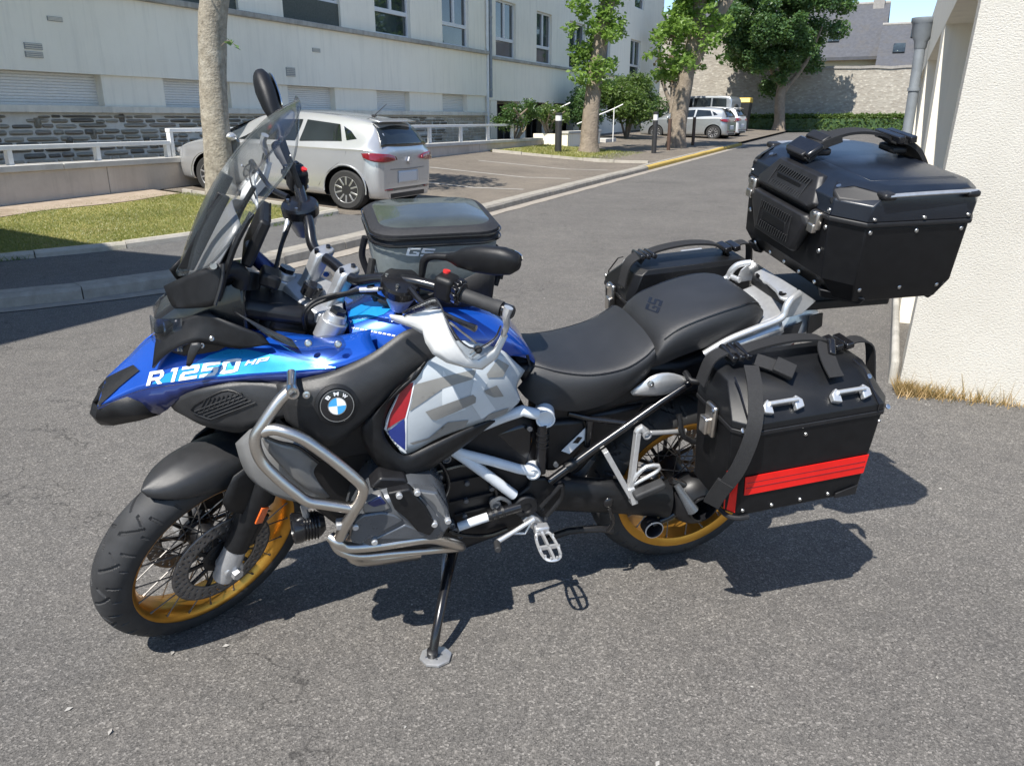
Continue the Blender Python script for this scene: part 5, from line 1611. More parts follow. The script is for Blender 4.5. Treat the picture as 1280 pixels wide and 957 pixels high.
# intake panel with mesh
q = MB(); q.grid([pts(za, [(445, 498, .115), (535, 442, .145), (690, 402, .17), (850, 378, .18), (1000, 398, .21), (1062, 440, .22)]),
                  pts(za, [(470, 530, .12), (560, 520, .15), (700, 490, .18), (850, 470, .20), (1000, 500, .225), (1055, 510, .235)]),
                  pts(za, [(500, 546, .12), (600, 600, .15), (690, 625, .17), (800, 640, .195), (900, 592, .215), (1030, 565, .23)])], 3)
ip, _ = both(q, 'intake_panel', M['plastic_grey'], smooth=50, solid=.005)
ibv = bvh_of(ip)
op = [zs(*k) for k in ((555, 522), (640, 465), (740, 428), (822, 468), (800, 500), (682, 566), (620, 560))]
decal('intake_opening', [op], ibv, M['dark_in'], ip, 3, .0015)
q = MB()
for i in range(9):
    for (a0, b0, a1, b1) in ((590 + i * 25, 545 - i * 8, 630 + i * 22, 470 - i * 4), ):
        h0, h1 = hit(ibv, *zs(a0, b0), .004), hit(ibv, *zs(a1, b1), .004)
        if h0 is not None and h1 is not None: q.tube([h0, h1], .0016, 5)
for i in range(5):
    h = [hit(ibv, *zs(575 + i * 22 + t * 215, 530 + i * 9 - t * 80), .004) for t in (0, .5, 1)]
    if all(k is not None for k in h): q.tube(h, .0016, 5)
q.build('intake_mesh', M['plastic_grey'], ip)
MB().tube([hit(ibv, *zs(*k), .002) for k in ((555, 522), (640, 465), (740, 428), (822, 468), (800, 500), (682, 566), (620, 560))], .0028, 6, 3, closed=True).build('intake_rim', M['plastic'], ip)
# headlamp and its black cowl
hl = MB(); secs = []
for x, w, z0, z1 in ((1.30, .10, .95, 1.13), (1.38, .115, .94, 1.12), (1.46, .105, .94, 1.08), (1.525, .075, .955, 1.03)):
    secs.append([(x, -w, z0), (x, w, z0), (x, w * 1.05, (z0 + z1) / 2), (x, w * .75, z1), (x, -w * .75, z1), (x, -w * 1.05, (z0 + z1) / 2)])
hl.loft(secs); head = hl.build('headlamp_cowl', M['gloss_black'], bike, bev=.012, bseg=3)
for sd in (1, -1):
    MB().lathe([(.045, 0), (.045, .012), (.036, .014), (.02, .004), (0, .002)], (1.50, sd * .045, .995), (1, sd * .3, .12), 20).build('headlamp_lens', M['lamp_chrome'], head)
    q = MB(); q.grid([[(1.535, sd * .03, 1.03), (1.51, sd * .085, 1.04), (1.45, sd * .118, 1.05)], [(1.54, sd * .035, .965), (1.515, sd * .09, .965), (1.46, sd * .12, .965)]], 3)
    q.build('headlamp_glass', M['lens'], head, solid=.003)
# black side cowls under the screen
q = MB(); q.grid([pts(zd, [(62, 425, .06), (180, 370, .12), (300, 325, .15), (390, 300, .155)]), pts(zd, [(100, 520, .08), (200, 460, .13), (320, 420, .16), (378, 405, .165)]), pts(zd, [(130, 548, .10), (220, 545, .14), (300, 540, .165), (343, 528, .17)])], 3)
both(q, 'cowl_panel', M['plastic'], smooth=40, solid=.005)
both(MB().tube(pts(zd, [(388, 305, .158), (380, 400, .166), (343, 528, .172)]), .004, 6, 3), 'cowl_edge', M['plastic_grey'])
q = MB(); q.grid([pts(zd, [(82, 640, .075), (180, 595, .11), (290, 565, .14), (345, 592, .155), (470, 640, .17), (600, 690, .175)]), pts(zd, [(25, 700, .075), (120, 680, .11), (270, 640, .145), (360, 660, .16), (480, 710, .175), (640, 738, .18)]), pts(zd, [(0, 870, .095), (60, 800, .12), (190, 735, .15), (340, 745, .165), (480, 765, .175), (640, 742, .182)])], 3)
both(q, 'cowl_arm', M['plastic'], smooth=40, solid=.006)
for sd_pts in ((325, 708, .175), (272, 747, .17)):
    c = zd(*sd_pts); both(MB().cyl(c - V3((0, .004, 0)), c + V3((0, .006, .001)), .0058, 10, bev=.0015), 'cowl_screw', M['rivet'])
q = MB(); q.grid([pts(zd, [(212, 735, .175), (250, 733, .178), (278, 745, .178)]), pts(zd, [(195, 790, .178), (225, 790, .182), (245, 792, .182)]), pts(zd, [(185, 858, .175), (205, 862, .178), (218, 850, .178)])], 3)
both(q, 'winglet', M['plastic_grey'], smooth=50, solid=.008)
q = MB(); q.grid([pts(zd, [(445, 562, .155), (540, 610, .165), (640, 660, .175), (760, 712, .19)]), pts(zd, [(560, 640, .17), (620, 690, .18), (700, 730, .19), (800, 770, .205)])], 3)
both(q, 'side_blade', M['plastic_grey'], smooth=50, solid=.004)
# clear wind deflector by the tank
q = MB(); q.grid([pts(zd, [(455, 565, .165), (600, 640, .18), (720, 705, .20), (830, 712, .215), (940, 692, .225), (1035, 700, .23)]), pts(zd, [(520, 615, .175), (640, 690, .19), (740, 755, .21), (830, 770, .225), (940, 760, .235), (1055, 742, .24)]), pts(zd, [(600, 665, .185), (700, 745, .20), (800, 795, .22), (905, 820, .235), (960, 822, .24), (1040, 770, .245)])], 3)
fd, _ = both(q, 'tank_deflector', M['clear_tint'], smooth=60, solid=.003)
for k in ((850, 735, .228), (1012, 740, .243)):
    c = zd(*k); both(MB().lathe([(.009, 0), (.009, .003), (.006, .006), (.0, .0065)], c, (0, 1, .35), 14), 'deflector_screw', M['rivet'])

# ------------------------------------------------------------------ windscreen with its carrier and display
def screen_row(c, e):
    (xc, zc_), (xe, ye, ze) = c, e
    row = []
    for t in (-1, -.66, -.33, 0, .33, .66, 1):
        f = abs(t) ** 2.1
        row.append((xc + (xe - xc) * f, ye * t, zc_ + (ze - zc_) * f))
    return row
rows = [screen_row((1.458, 1.13), (1.415, .10, 1.155)), screen_row((1.42, 1.215), (1.365, .165, 1.195)), screen_row((1.38, 1.29), (1.325, .195, 1.24)), screen_row((1.327, 1.367), (1.285, .205, 1.29)), screen_row((1.262, 1.44), (1.225, .205, 1.355)), screen_row((1.205, 1.49), (1.172, .195, 1.41)), screen_row((1.165, 1.513), (1.148, .165, 1.455)), screen_row((1.133, 1.527), (1.138, .09, 1.518))]
q = MB(); q.grid(rows, 3, kr=3)
ws = q.build('windscreen', M['clear'], bike, smooth=60, solid=.004)
edge = [r[0] for r in rows] + rows[-1][1:-1] + [r[-1] for r in reversed(rows)] + rows[0][-2:0:-1]
MB().tube(edge, .0028, 6, 3, closed=True).build('windscreen_edge', M['clear_tint'], ws)
q = MB(); q.grid([r[1:6] for r in (rows[5], rows[6], rows[7])], 3); q2 = MB(); q2.v = [(x - .004, y, z - .004) for x, y, z in q.v]; q2.f = q.f
q2.build('top_spoiler', M['clear_tint'], ws, smooth=60, solid=.003)
# carrier plates behind the screen
for sd in (1, -1):
    q = MB(); q.prism([(1.41, sd * .07, 1.155), (1.445, sd * .06, 1.16), (1.33, sd * .085, 1.345), (1.305, sd * .09, 1.33)], (0, sd * .012, 0))
    q.build('screen_carrier', M['plastic'], bike, bev=.003)
    MB().tube([(1.36, sd * .14, 1.10), (1.31, sd * .135, 1.22), (1.26, sd * .12, 1.30)], .007, 8, 4).build('screen_stay', M['plastic'], bike)
    MB().cyl((1.355, sd * .145, 1.19), (1.355, sd * .17, 1.195), .008, 10).build('screen_fixing', M['rivet'], bike)
q = MB(); q.grid([[(1.40, -.13, 1.10), (1.44, 0, 1.11), (1.40, .13, 1.10)], [(1.34, -.14, 1.20), (1.375, 0, 1.225), (1.34, .14, 1.20)], [(1.29, -.11, 1.27), (1.31, 0, 1.30), (1.29, .11, 1.27)]], 3)
q.build('instrument_shroud', M['lens'] if False else M['shroud_grey'], bike, smooth=60, solid=.004)
d_ = MB().box((1.262, 0, 1.215), (.028, .185, .125), np.array(Matrix.Rotation(rad(-28), 3, 'Y'))).build('display', M['plastic'], bike, bev=.008)
MB().box((1.2465, 0, 1.2235), (.004, .165, .10), np.array(Matrix.Rotation(rad(-28), 3, 'Y'))).build('display_glass', M['screen_glass'], d_)
MB().box((1.24, .045, 1.115), (.05, .075, .035), np.array(Matrix.Rotation(rad(-25), 3, 'Y'))).build('device_cradle', M['plastic'], bike, bev=.008)
MB().lathe([(.011, 0), (.011, .006), (.004, .007), (.004, .003), (0, .003)], zd(528, 200, .055), (-.5, .8, .25), 16).build('key_lock', M['alu_bright'], bike)
MB().tube([(1.29, -.03, 1.10), (1.30, .0, 1.05), (1.27, .03, .98)], .03, 12, 4).build('hose', M['engine'], bike)
MB().tube(pts(zd, [(380, 345, .11), (440, 330, .10), (490, 370, .09), (480, 430, .09)]), .02, 12, 4).build('hose', M['plastic'], bike)
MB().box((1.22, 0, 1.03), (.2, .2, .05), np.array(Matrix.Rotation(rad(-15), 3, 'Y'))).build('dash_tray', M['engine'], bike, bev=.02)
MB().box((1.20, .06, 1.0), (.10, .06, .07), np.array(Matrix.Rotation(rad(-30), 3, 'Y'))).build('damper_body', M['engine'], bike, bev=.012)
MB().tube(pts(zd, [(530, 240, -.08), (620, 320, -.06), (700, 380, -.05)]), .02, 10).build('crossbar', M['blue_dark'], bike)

# ------------------------------------------------------------------ tank, side covers, badge
q = MB(); rows = []
for x, zc_, w, zl_ in ((1.06, 1.02, .16, .84), (.98, 1.045, .19, .82), (.88, 1.055, .20, .82), (.76, 1.04, .185, .84), (.66, .985, .155, .89), (.59, .915, .13, .87), (.555, .86, .10, .835)):
    half = [(x, 0, zc_), (x, w * .4, zc_ - .004), (x, w * .72, zc_ - .12 * (zc_ - zl_)), (x, w * .93, zc_ - .35 * (zc_ - zl_)), (x, w, zc_ - .7 * (zc_ - zl_)), (x, w * .98, zl_)]
    rows.append([(a, -b_, c) for a, b_, c in reversed(half[1:])] + half)
q.grid(rows, 3, kr=3)
tank = q.build('tank_cover', M['blue'], bike, smooth=50)
tbv = bvh_of(tank)
decal('light_blue_sweep', [[(433, 408), (440, 383), (470, 375), (505, 374), (480, 393), (455, 401)]], tbv, M['cyan'], tank, 2, .0015)
decal('stripe_print', [[(440 + 5.6 * k, 408.6 + k * 1.05), (444 + 5.6 * k, 409.4 + k * 1.05), (443 + 5.6 * k, 411.2 + k * 1.05), (439 + 5.6 * k, 410.4 + k * 1.05)] for k in range(11)], tbv, M['decal_white'], tank, 0, .002)
# matte black flank with badge
q = MB(); q.grid([[P(345, 480, .235), P(385, 471, .25), P(420, 462, .257), P(465, 441, .243), P(505, 414, .225), P(530, 408, .21), P(556, 404, .19)],
                  [P(350, 503, .258), P(388, 499, .285), P(425, 498, .293), P(466, 486, .28), P(512, 453, .252), P(545, 436, .232), P(572, 424, .205)],
                  [P(357, 526, .258), P(385, 547, .275), P(414, 557, .282), P(450, 531, .272), P(500, 483, .25), P(540, 452, .232), P(575, 440, .21)]], 4)
flank, _ = both(q, 'flank_panel', M['plastic_grey'], smooth=50, solid=.005)
fbv = bvh_of(flank)
c = hit(fbv, 421, 506, .0); nrm = V3((-.05, 1, .22))
nrm /= np.linalg.norm(nrm)
for sd in (1, -1):
    S = lambda p: V3((p[0], sd * p[1], p[2]))
    badge = MB().lathe([(.052, -.012), (.052, .002), (.044, .006), (.043, .004)], S(c), S(nrm), 40).build('badge', M['plastic'], bike)
    MB().lathe([(.0405, 0), (.0405, .0065), (.036, .0078), (0, .0085)], S(c), S(nrm), 48).build('badge_disc', M['gloss_black'], badge)
    _o, bx, bz = None, None, None
    bx = V3((1, 0, 0)) - nrm * nrm[0]; bx /= np.linalg.norm(bx); bz = np.cross(bx, nrm); bz = bz if bz[2] > 0 else -bz
    def on_badge(a, r, h=.0095): return S(c + nrm * h + (bx * math.cos(a) + bz * math.sin(a)) * r)
    def ring(r0, r1, h, n=48):
        g = MB(); V = [on_badge(2 * math.pi * i / n, r, h) for i in range(n) for r in (r0, r1)]
        g.add(V, [(2 * i, 2 * i + 1, (2 * i + 3) % (2 * n), (2 * i + 2) % (2 * n)) for i in range(n)]); return g
    g = ring(.0385, .0402, .0082); g.build('badge_ring', M['rivet'], badge, smooth=0)
    g = ring(.0205, .0222, .0098); g.build('badge_ring', M['rivet'], badge, smooth=0)
    for k in range(4):
        g = MB(); a0 = k * math.pi / 2
        g.add([on_badge(0, 0)] + [on_badge(a0 + t, .0206) for t in np.linspace(0, math.pi / 2, 10)], [(0, i, i + 1) for i in range(1, 10)])
        g.build('badge_quarter', M['decal_sky'] if k % 2 == (0 if sd == 1 else 1) else M['decal_white'], badge, smooth=0)
    for ch, ang in (('B', 130), ('M', 90), ('W', 50)):
        V, F = text_polys(ch, 0, .03, 2); out = []
        for a_, b_ in V:
            t = rad(ang) + (.5 - a_) * .38; out.append(tuple(on_badge(math.pi - t if sd == 1 else t, .0255 + b_ * .0095, .0090)))
        me = bpy.data.meshes.new('badge_letter'); me.from_pydata(out, [], F); link('badge_letter', me, M['decal_white'], badge, smooth=0)
# screw by the crash bar
c2 = P(383, 493, .285); both(MB().lathe([(.009, 0), (.009, .004), (.004, .005), (0, .003)], c2, (0, 1, .2), 12), 'panel_screw', M['rivet'])
# pale tank flank with graphics
q = MB(); q.grid([pts(zf, [(560, 400, .232), (650, 330, .222), (780, 300, .212), (900, 310, .203), (1040, 355, .19), (1100, 408, .183), (1168, 470, .172)]),
                  pts(zf, [(470, 560, .25), (600, 530, .255), (760, 520, .252), (900, 500, .245), (1010, 505, .23), (1085, 520, .21), (1122, 558, .19)]),
                  pts(zf, [(385, 720, .252), (520, 740, .265), (700, 700, .265), (860, 650, .255), (980, 620, .238), (1080, 600, .215), (1140, 635, .195)]),
                  pts(zf, [(365, 805, .25), (440, 905, .258), (500, 945, .258), (700, 842, .25), (945, 760, .232), (1040, 725, .215), (1092, 690, .20)])], 4)
pale, _ = both(q, 'tank_flank', M['panel_light'], smooth=40, solid=.005)
pbv = bvh_of(pale)
zz = lambda L: [(400 + .2194 * x, 360 + .2194 * y) for x, y in L]
decal('red_flash', [zz([(472, 556), (532, 535), (512, 640), (486, 735), (430, 768), (380, 802), (400, 720)])], pbv, M['decal_red'], pale, 3, .002, True)
decal('blue_flash', [zz([(385, 815), (480, 742), (486, 830), (485, 920), (440, 885), (405, 850)])], pbv, M['decal_blue'], pale, 3, .002, True)
decal('grey_graphic', [zz([(540, 548), (700, 505), (885, 462), (882, 490), (862, 520), (700, 570), (600, 605), (540, 650), (510, 700), (525, 640), (530, 590)]),
                       zz([(600, 702), (740, 650), (870, 605), (888, 620), (885, 650), (780, 700), (660, 750), (635, 745)]),
                       zz([(725, 762), (845, 748), (825, 790), (740, 815), (640, 855), (530, 890), (510, 880), (620, 850), (690, 815)]),
                       zz([(1010, 402), (1075, 440), (1040, 505), (955, 510), (948, 490), (985, 440)]),
                       zz([(935, 582), (1005, 552), (1045, 615), (990, 620), (945, 600)]),
                       zz([(960, 715), (1075, 678), (1060, 705), (990, 738), (930, 752)])], pbv, M['decal_grey'], pale, 3, .002, True)
decal('white_edge', [zz([(532, 533), (478, 553), (400, 705), (366, 800), (385, 868), (440, 908), (500, 948), (488, 925), (440, 885), (385, 815), (380, 802), (400, 720), (472, 556), (532, 540)]), zz([(534, 535), (541, 537), (516, 650), (494, 740), (492, 920), (485, 922), (485, 740), (510, 640)])], pbv, M['decal_white'], pale, 3, .0016, True)
decal('pale_graphic', [zz([(700, 465), (760, 560), (830, 690), (790, 702), (700, 735), (694, 620)]), zz([(885, 480), (950, 540), (930, 590), (1000, 690), (920, 745), (850, 640)])], pbv, M['decal_pale'], pale, 3, .0012, True)
# dark trim framing the pale flank
q = MB(); q.grid([pts(zf, [(640, 372, .236), (545, 520, .254), (468, 556, .258), (392, 690, .262), (360, 790, .262), (385, 870, .264), (480, 955, .266), (620, 900, .26), (800, 820, .25), (945, 765, .238), (1000, 760, .225)]),
                  pts(zf, [(560, 480, .252), (470, 540, .262), (380, 640, .27), (300, 760, .272), (330, 880, .278), (400, 990, .28), (500, 1050, .275), (620, 1000, .265), (760, 920, .25), (880, 850, .236), (960, 790, .22)]),
                  pts(zf, [(520, 520, .25), (430, 610, .262), (330, 690, .262), (235, 800, .262), (265, 920, .26), (360, 1040, .255), (500, 1085, .25), (600, 1050, .24), (720, 970, .235), (850, 880, .225), (930, 815, .21)])], 3)
both(q, 'flank_trim', M['plastic'], smooth=50, solid=.005)
MB().tube(pts(zf, [(1170, 475, .165), (1195, 440, .15), (1180, 380, .14)]), .004, 6).build('seam', M['plastic'], bike)

# ------------------------------------------------------------------ seats
def seat_mesh(stations, crown=.012):
    """stations: near top edge, near bottom edge (both left side) -> symmetrical padded section"""
    rows = []
    for e, b_, cr in stations:
        x, w, zt = e; xb, wb_, zb_ = b_
        half = [(x, 0, zt + cr), (x, w * .5, zt + cr * .85), (x, w * .85, zt + cr * .25), (x, w, zt - .008), (x * .7 + xb * .3, w * .75 + wb_ * .25 + .012, zt * .7 + zb_ * .3), (x * .35 + xb * .65, w * .4 + wb_ * .6 + .010, zt * .35 + zb_ * .65), (xb, wb_, zb_)]
        rows.append([(a, -c, d) for a, c, d in reversed(half[1:])] + half)
    q = MB(); q.grid(rows, 3, kr=4)
    # close the ends
    return q
E_ = lambda u, v, y: zi(u, v, y)
st_r = [(E_(70, 690, .085), E_(25, 775, .10), .006), (E_(105, 655, .105), E_(80, 835, .125), .010), (E_(250, 690, .135), E_(170, 875, .145), .010), (E_(400, 702, .158), E_(330, 892, .15), .010), (E_(560, 672, .168), E_(500, 842, .15), .014), (E_(660, 615, .165), E_(640, 745, .148), .014), (E_(712, 565, .158), E_(690, 690, .145), .014)]
q = seat_mesh(st_r); rs = q.build('rider_seat', M['seat'], bike, smooth=60)
st_p = [(E_(700, 600, .135), E_(690, 678, .14), .012), (E_(760, 525, .14), E_(745, 660, .142), .016), (E_(850, 465, .142), E_(850, 615, .145), .012), (E_(1000, 405, .142), E_(1000, 562, .142), .009), (E_(1130, 362, .136), E_(1120, 530, .135), .008), (E_(1205, 340, .115), E_(1205, 490, .115), .006), (E_(1240, 360, .075), E_(1245, 430, .08), .0)]
q = seat_mesh(st_p); ps = q.build('passenger_seat', M['seat'], bike, smooth=60)
for o_, stt in ((rs, st_r), (ps, st_p)):
    both(MB().tube([(e[0], e[1] * 1.005, e[2] - .006) for e, b_, cr in stt][1:], .0022, 6, 4), 'seat_seam', M['gloss_black'], o_)
pbv2 = bvh_of(ps)
decal('embossed_logo', block_text([('G', 0, .46), ('S', .54, 1)], [(823, 392), (829, 376), (812, 371), (806, 386)]), pbv2, M['gloss_black'], ps, 1, .0008)

# ------------------------------------------------------------------ engine, frame, exhaust
eng = MB().prism([(1.22, -.16, .50), (1.24, -.16, .78), (1.0, -.16, .86), (.70, -.16, .80), (.56, -.16, .68), (.52, -.16, .45), (.58, -.16, .30), (.80, -.16, .235), (1.02, -.16, .26)], (0, .32, 0)).build('engine_block', M['engine'], bike, bev=.03, bseg=3)
sub = MB().prism([(.62, -.11, .84), (.10, -.11, .80), (-.16, -.11, .88), (-.16, -.11, .78), (.2, -.11, .68), (.5, -.11, .62)], (0, .22, 0)).build('tail_core', M['engine'], bike, bev=.02)
# gearbox cover ribs and bolts (left flank)
for k in (0, 2, 5, 7):
    a, b_ = zh(95 + 12 * k, 330 + 28 * k, .165), zh(330 + 4 * k, 285 + 28 * k, .165)
    MB().bar(a, b_, .012, .008).build('casing_rib', M['engine'], eng)
for x, y in ((140, 265), (110, 345), (232, 375), (228, 455), (222, 525), (520, 125), (640, 290), (575, 490), (592, 535), (345, 400)):
    c = zh(x, y, .168); MB().cyl(c, c + V3((0, .012, 0)), .0075, 6).build('casing_bolt', M['engine_grey'], eng)
for k in range(5):
    MB().tube([zh(385 + 22 * k, 350, .15), zh(395 + 22 * k, 395, .15)], .009, 8).build('casing_fin', M['engine_grey'], eng)
both(MB().prism([(1.20, .10, .66), (1.20, .10, .74), (.98, .10, .80), (.96, .10, .66)], (0, .11, 0)), 'radiator_side', M['engine'], bev=.015)
# cylinder with grey head cover
for sd in (1, -1):
    S = lambda p: V3((p[0], sd * p[1], p[2]))
    out = pts(zg, [(578, 880, .315), (600, 800, .325), (700, 665, .33), (790, 640, .33), (900, 618, .33), (1010, 640, .33), (1075, 700, .325), (1095, 790, .32), (1060, 868, .315), (960, 885, .31), (700, 908, .31), (620, 912, .31)])
    secs = []
    cen = sum(out) / len(out)
    for t, y0 in ((1.02, .15), (1.05, .25), (1.0, .315), (.9, .338), (.78, .345)):
        secs.append([S((cen[0] + (p_[0] - cen[0]) * t, y0, cen[2] + (p_[2] - cen[2]) * t)) for p_ in out])
    q = MB(); q.loft(secs)
    cyl_ = q.build('cylinder_head', M['engine_grey'], bike, bev=.01, smooth=45)
    r7 = lambda x, y, Y: P(280 + .2671 * x, 480 + .2671 * y, Y)
    for name, poly, mm, yo in (('head_cover', [(592, 722), (608, 645), (650, 612), (742, 600), (800, 612), (842, 640), (690, 722), (640, 748), (600, 745)], 'engine_grey', .352), ('head_cover', [(640, 566), (735, 518), (785, 582), (742, 598), (655, 606)], 'shroud_grey', .350), ('head_cover', [(665, 560), (732, 523), (765, 562), (700, 580)], 'blue_dark', .352), ('head_cover', [(700, 728), (850, 655), (940, 690), (955, 715), (900, 728)], 'engine_grey', .349), ('head_cover', [(885, 490), (1000, 508), (1050, 585), (1062, 660), (1030, 700), (1000, 690), (1010, 640), (960, 575)], 'engine_grey', .346), ('head_cover', [(905, 500), (990, 512), (1035, 585), (1045, 640), (1015, 615), (975, 560)], 'shroud_grey', .3475), ('head_cover', [(765, 512), (872, 490), (945, 575), (995, 670), (965, 712), (905, 690), (855, 632), (800, 590)], 'plastic', .356)):
        pp_ = [S(r7(x, y, yo)) for x, y in poly]
        MB().prism(pp_, (0, -sd * .03, 0)).build(name, M[mm], cyl_, bev=.005)
    for x, y in ((820, 522), (615, 668), (1048, 640), (905, 508), (705, 738), (985, 655)):
        c = S(r7(x, y, .36 if x == 820 else .352)); MB().cyl(c - S((0, .01, 0)), c + S((0, .006, 0)), .0085, 12, bev=.002).build('head_bolt', M['alu_bright'], cyl_)
    MB().prism([S(r7(x, y, .31)) for x, y in ((682, 490), (732, 440), (850, 444), (872, 478), (745, 496))], (0, -sd * .06, 0)).build('ignition_cover', M['engine'], cyl_, bev=.006)
    # header pipe and auxiliary lamp
    MB().tube([S((1.0, .25, .46)), S((1.09, .24, .42)), S((1.08, .18, .30)), S((.9, .1, .22))], .021, 12, 5).build('header_pipe', M['steel'], bike)
    c = S(zg(290, 830, .26)); ax_ = S((1, .12, .02))
    lamp = MB().lathe([(.02, -.075), (.034, -.06), (.036, -.02), (.041, -.012), (.041, .006), (.037, .010), (.035, .002)], c, ax_, 24, cap=True).build('auxiliary_lamp', M['gloss_black'], bike)
    MB().lathe([(.036, .003), (.02, .010), (0, .012)], c, ax_, 24).build('lamp_glass', M['lens'], lamp)
    q = MB()
    for k in range(6): q.lathe([(.036, -.055 + k * .008), (.040, -.053 + k * .008), (.036, -.051 + k * .008)], c, ax_, 24, cap=False)
    q.build('cooling_fin', M['gloss_black'], lamp)
    MB().tube([c + S((-.03, 0, .03)), S(zg(330, 720, .27)), S(zg(400, 700, .3))], .009, 8).build('lamp_bracket', M['alu'], lamp)
# radiator shrouds
q = MB(); q.grid([[P(294, 554, .215), P(322, 532, .245), P(362, 545, .27), P(399, 577, .28)], [P(301, 578, .235), P(334, 572, .278), P(366, 583, .29), P(392, 590, .288)], [P(310, 595, .24), P(340, 605, .275), P(372, 612, .285), P(400, 606, .285)], [P(322, 607, .245), P(350, 622, .268), P(384, 628, .28), P(412, 621, .28)]], 3)
both(q, 'radiator_shroud', M['shroud_grey'], smooth=45, solid=.005)
q = MB(); q.grid([pts(zg, [(105, 345, .295), (200, 385, .302), (300, 410, .302), (410, 490, .296)]), pts(zg, [(150, 440, .298), (260, 490, .308), (330, 510, .305), (370, 540, .298)]), pts(zg, [(300, 600, .298), (360, 640, .302), (410, 660, .298), (462, 668, .292)])], 3)
both(q, 'shroud_insert', M['shroud_grey'], smooth=30, solid=.006)
both(MB().tube(pts(zg, [(110, 348, .302), (200, 383, .308), (300, 408, .308), (408, 490, .302)]), .004, 6, 4), 'shroud_edge', M['gloss_black'])
# crash bars
def bars(sd):
    S = lambda L: [V3((p_[0], sd * p_[1], p_[2])) for p_ in L]
    MB().tube(S(pts(zg, [(268, 108, .30), (205, 170, .31), (120, 290, .325), (78, 370, .33), (105, 470, .335), (180, 555, .345), (280, 640, .355), (350, 690, .36), (450, 708, .362), (580, 728, .365)])), .0142, 16, 5).build('crash_bar', M['steel'], bike)
    MB().tube(S(pts(zg, [(118, 330, .328), (175, 318, .335), (250, 335, .345), (340, 375, .352), (480, 475, .362), (600, 575, .37), (638, 620, .372), (632, 670, .372), (590, 745, .37), (545, 820, .36), (518, 880, .345)])), .0142, 16, 5).build('crash_bar', M['steel'], bike)
    MB().tube(S(pts(zg, [(470, 875, .32), (510, 905, .335), (560, 930, .335), (700, 922, .335), (850, 900, .335), (960, 885, .333), (1030, 890, .322), (1130, 920, .28), (1150, 928, .24)])), .0145, 16, 5).build('crash_bar', M['steel'], bike)
    MB().tube(S(pts(zg, [(475, 885, .30), (520, 950, .31), (620, 975, .31), (800, 960, .31), (1000, 945, .30), (1140, 934, .25)])), .0115, 12, 5).build('crash_bar', M['steel'], bike)
    e0 = S([zg(268, 108, .30)])[0]
    MB().lathe([(.0125, 0), (.0145, .004), (.0145, .03), (.010, .03), (.010, .01)], e0, (-.1, sd, .1), 16).build('bar_socket', M['steel'], bike)
    MB().tube(S(pts(zg, [(268, 100, .30), (268, 55, .27), (268, 20, .25)])), .011, 10).build('bar_stay', M['steel'], bike)
    c = S([zg(530, 808, .355)])[0]; MB().box(c, (.03, .03, .02)).build('bar_clamp', M['alu'], bike, bev=.004)
bars(1); bars(-1)
# hoses, wiring and fasteners in the space between engine and frame
for L_, r_, m_ in (([(60, 250, .17), (120, 300, .18), (150, 380, .175), (130, 450, .17)], .006, 'gloss_black'), ([(250, 250, .165), (300, 330, .172), (360, 400, .175), (380, 470, .175)], .005, 'gloss_black'), ([(350, 470, .18), (390, 450, .185), (430, 470, .185), (420, 520, .18)], .007, 'engine_grey'), ([(20, 330, .17), (90, 330, .175), (200, 300, .17), (320, 300, .165)], .005, 'gloss_black'), ([(150, 600, .19), (220, 620, .185), (330, 620, .18), (420, 590, .17)], .006, 'gloss_black')):
    MB().tube(pts(zh, L_), r_, 8, 5).build('hose', M[m_], bike)
for x, y, r_ in ((140, 268, .014), (365, 480, .016), (395, 510, .012), (180, 600, .013), (165, 575, .010), (205, 625, .008)):
    c = zh(x, y, .185); both(MB().lathe([(r_, -.02), (r_, .004), (r_ * .6, .006), (r_ * .6, .002), (0, .002)], c, (0, 1, 0), 12), 'engine_boss', M['engine_grey'])
# white trellis frame and black subframe
F_ = lambda L: pts(zh, L)
fr = []
def ftube(L, r, m, nm='frame_tube', mir=True, n=14, k=1):
    q = MB().tube(F_(L), r, n, k)
    if mir: return both(q, nm, M[m])[0]
    return q.build(nm, M[m], bike)
ftube([(300, 118, .165), (400, 78, .17), (490, 48, .175), (560, 65, .18)], .016, 'white_frame')
c = zh(595, 78, .175); both(MB().lathe([(.027, -.05), (.027, .014), (.023, .014), (.021, .006), (0, .006)], c, (.25, 1, -.02), 20), 'frame_boss', M['white_frame'])
ftube([(583, 110, .175), (572, 330, .175)], .016, 'gloss_black')
for t in (150, 180, 205):
    c = zh(581, t, .175); both(MB().tube([c, zh(580.5, t + 6, .175)], .0185, 14), 'frame_band', M['plastic'])
ftube([(150, 215, .18), (210, 245, .185), (350, 280, .185), (470, 315, .185), (535, 328, .185)], .0145, 'white_frame')
ftube([(160, 225, .18), (220, 265, .185), (330, 345, .187), (450, 435, .187)], .0155, 'white_frame')
c = zh(537, 328, .185); both(MB().lathe([(.021, -.03), (.021, .012), (.015, .014), (.012, .006), (0, .006)], c, (.1, 1, 0), 18), 'frame_boss', M['white_frame'])
ftube([(480, 488, .195), (400, 512, .195), (330, 535, .195)], .0155, 'gloss_black')
ftube([(335, 534, .193), (270, 556, .193), (195, 582, .19)], .0135, 'white_frame')
for t in ((370, 520), (345, 530), (400, 511)):
    c = zh(*t, .195); both(MB().lathe([(.018, -.004), (.018, .004)], c, (1, 0, -.3), 14), 'frame_band', M['plastic'])
ftube([(610, 375, .18), (720, 295, .175), (830, 215, .17), (960, 125, .165), (1130, 5, .155), (1270, -88, .15)], .0125, 'gloss_black', 'subframe_tube')
ftube([(700, 60, .13), (800, 85, .14), (965, 105, .155)], .009, 'gloss_black', 'subframe_tube')
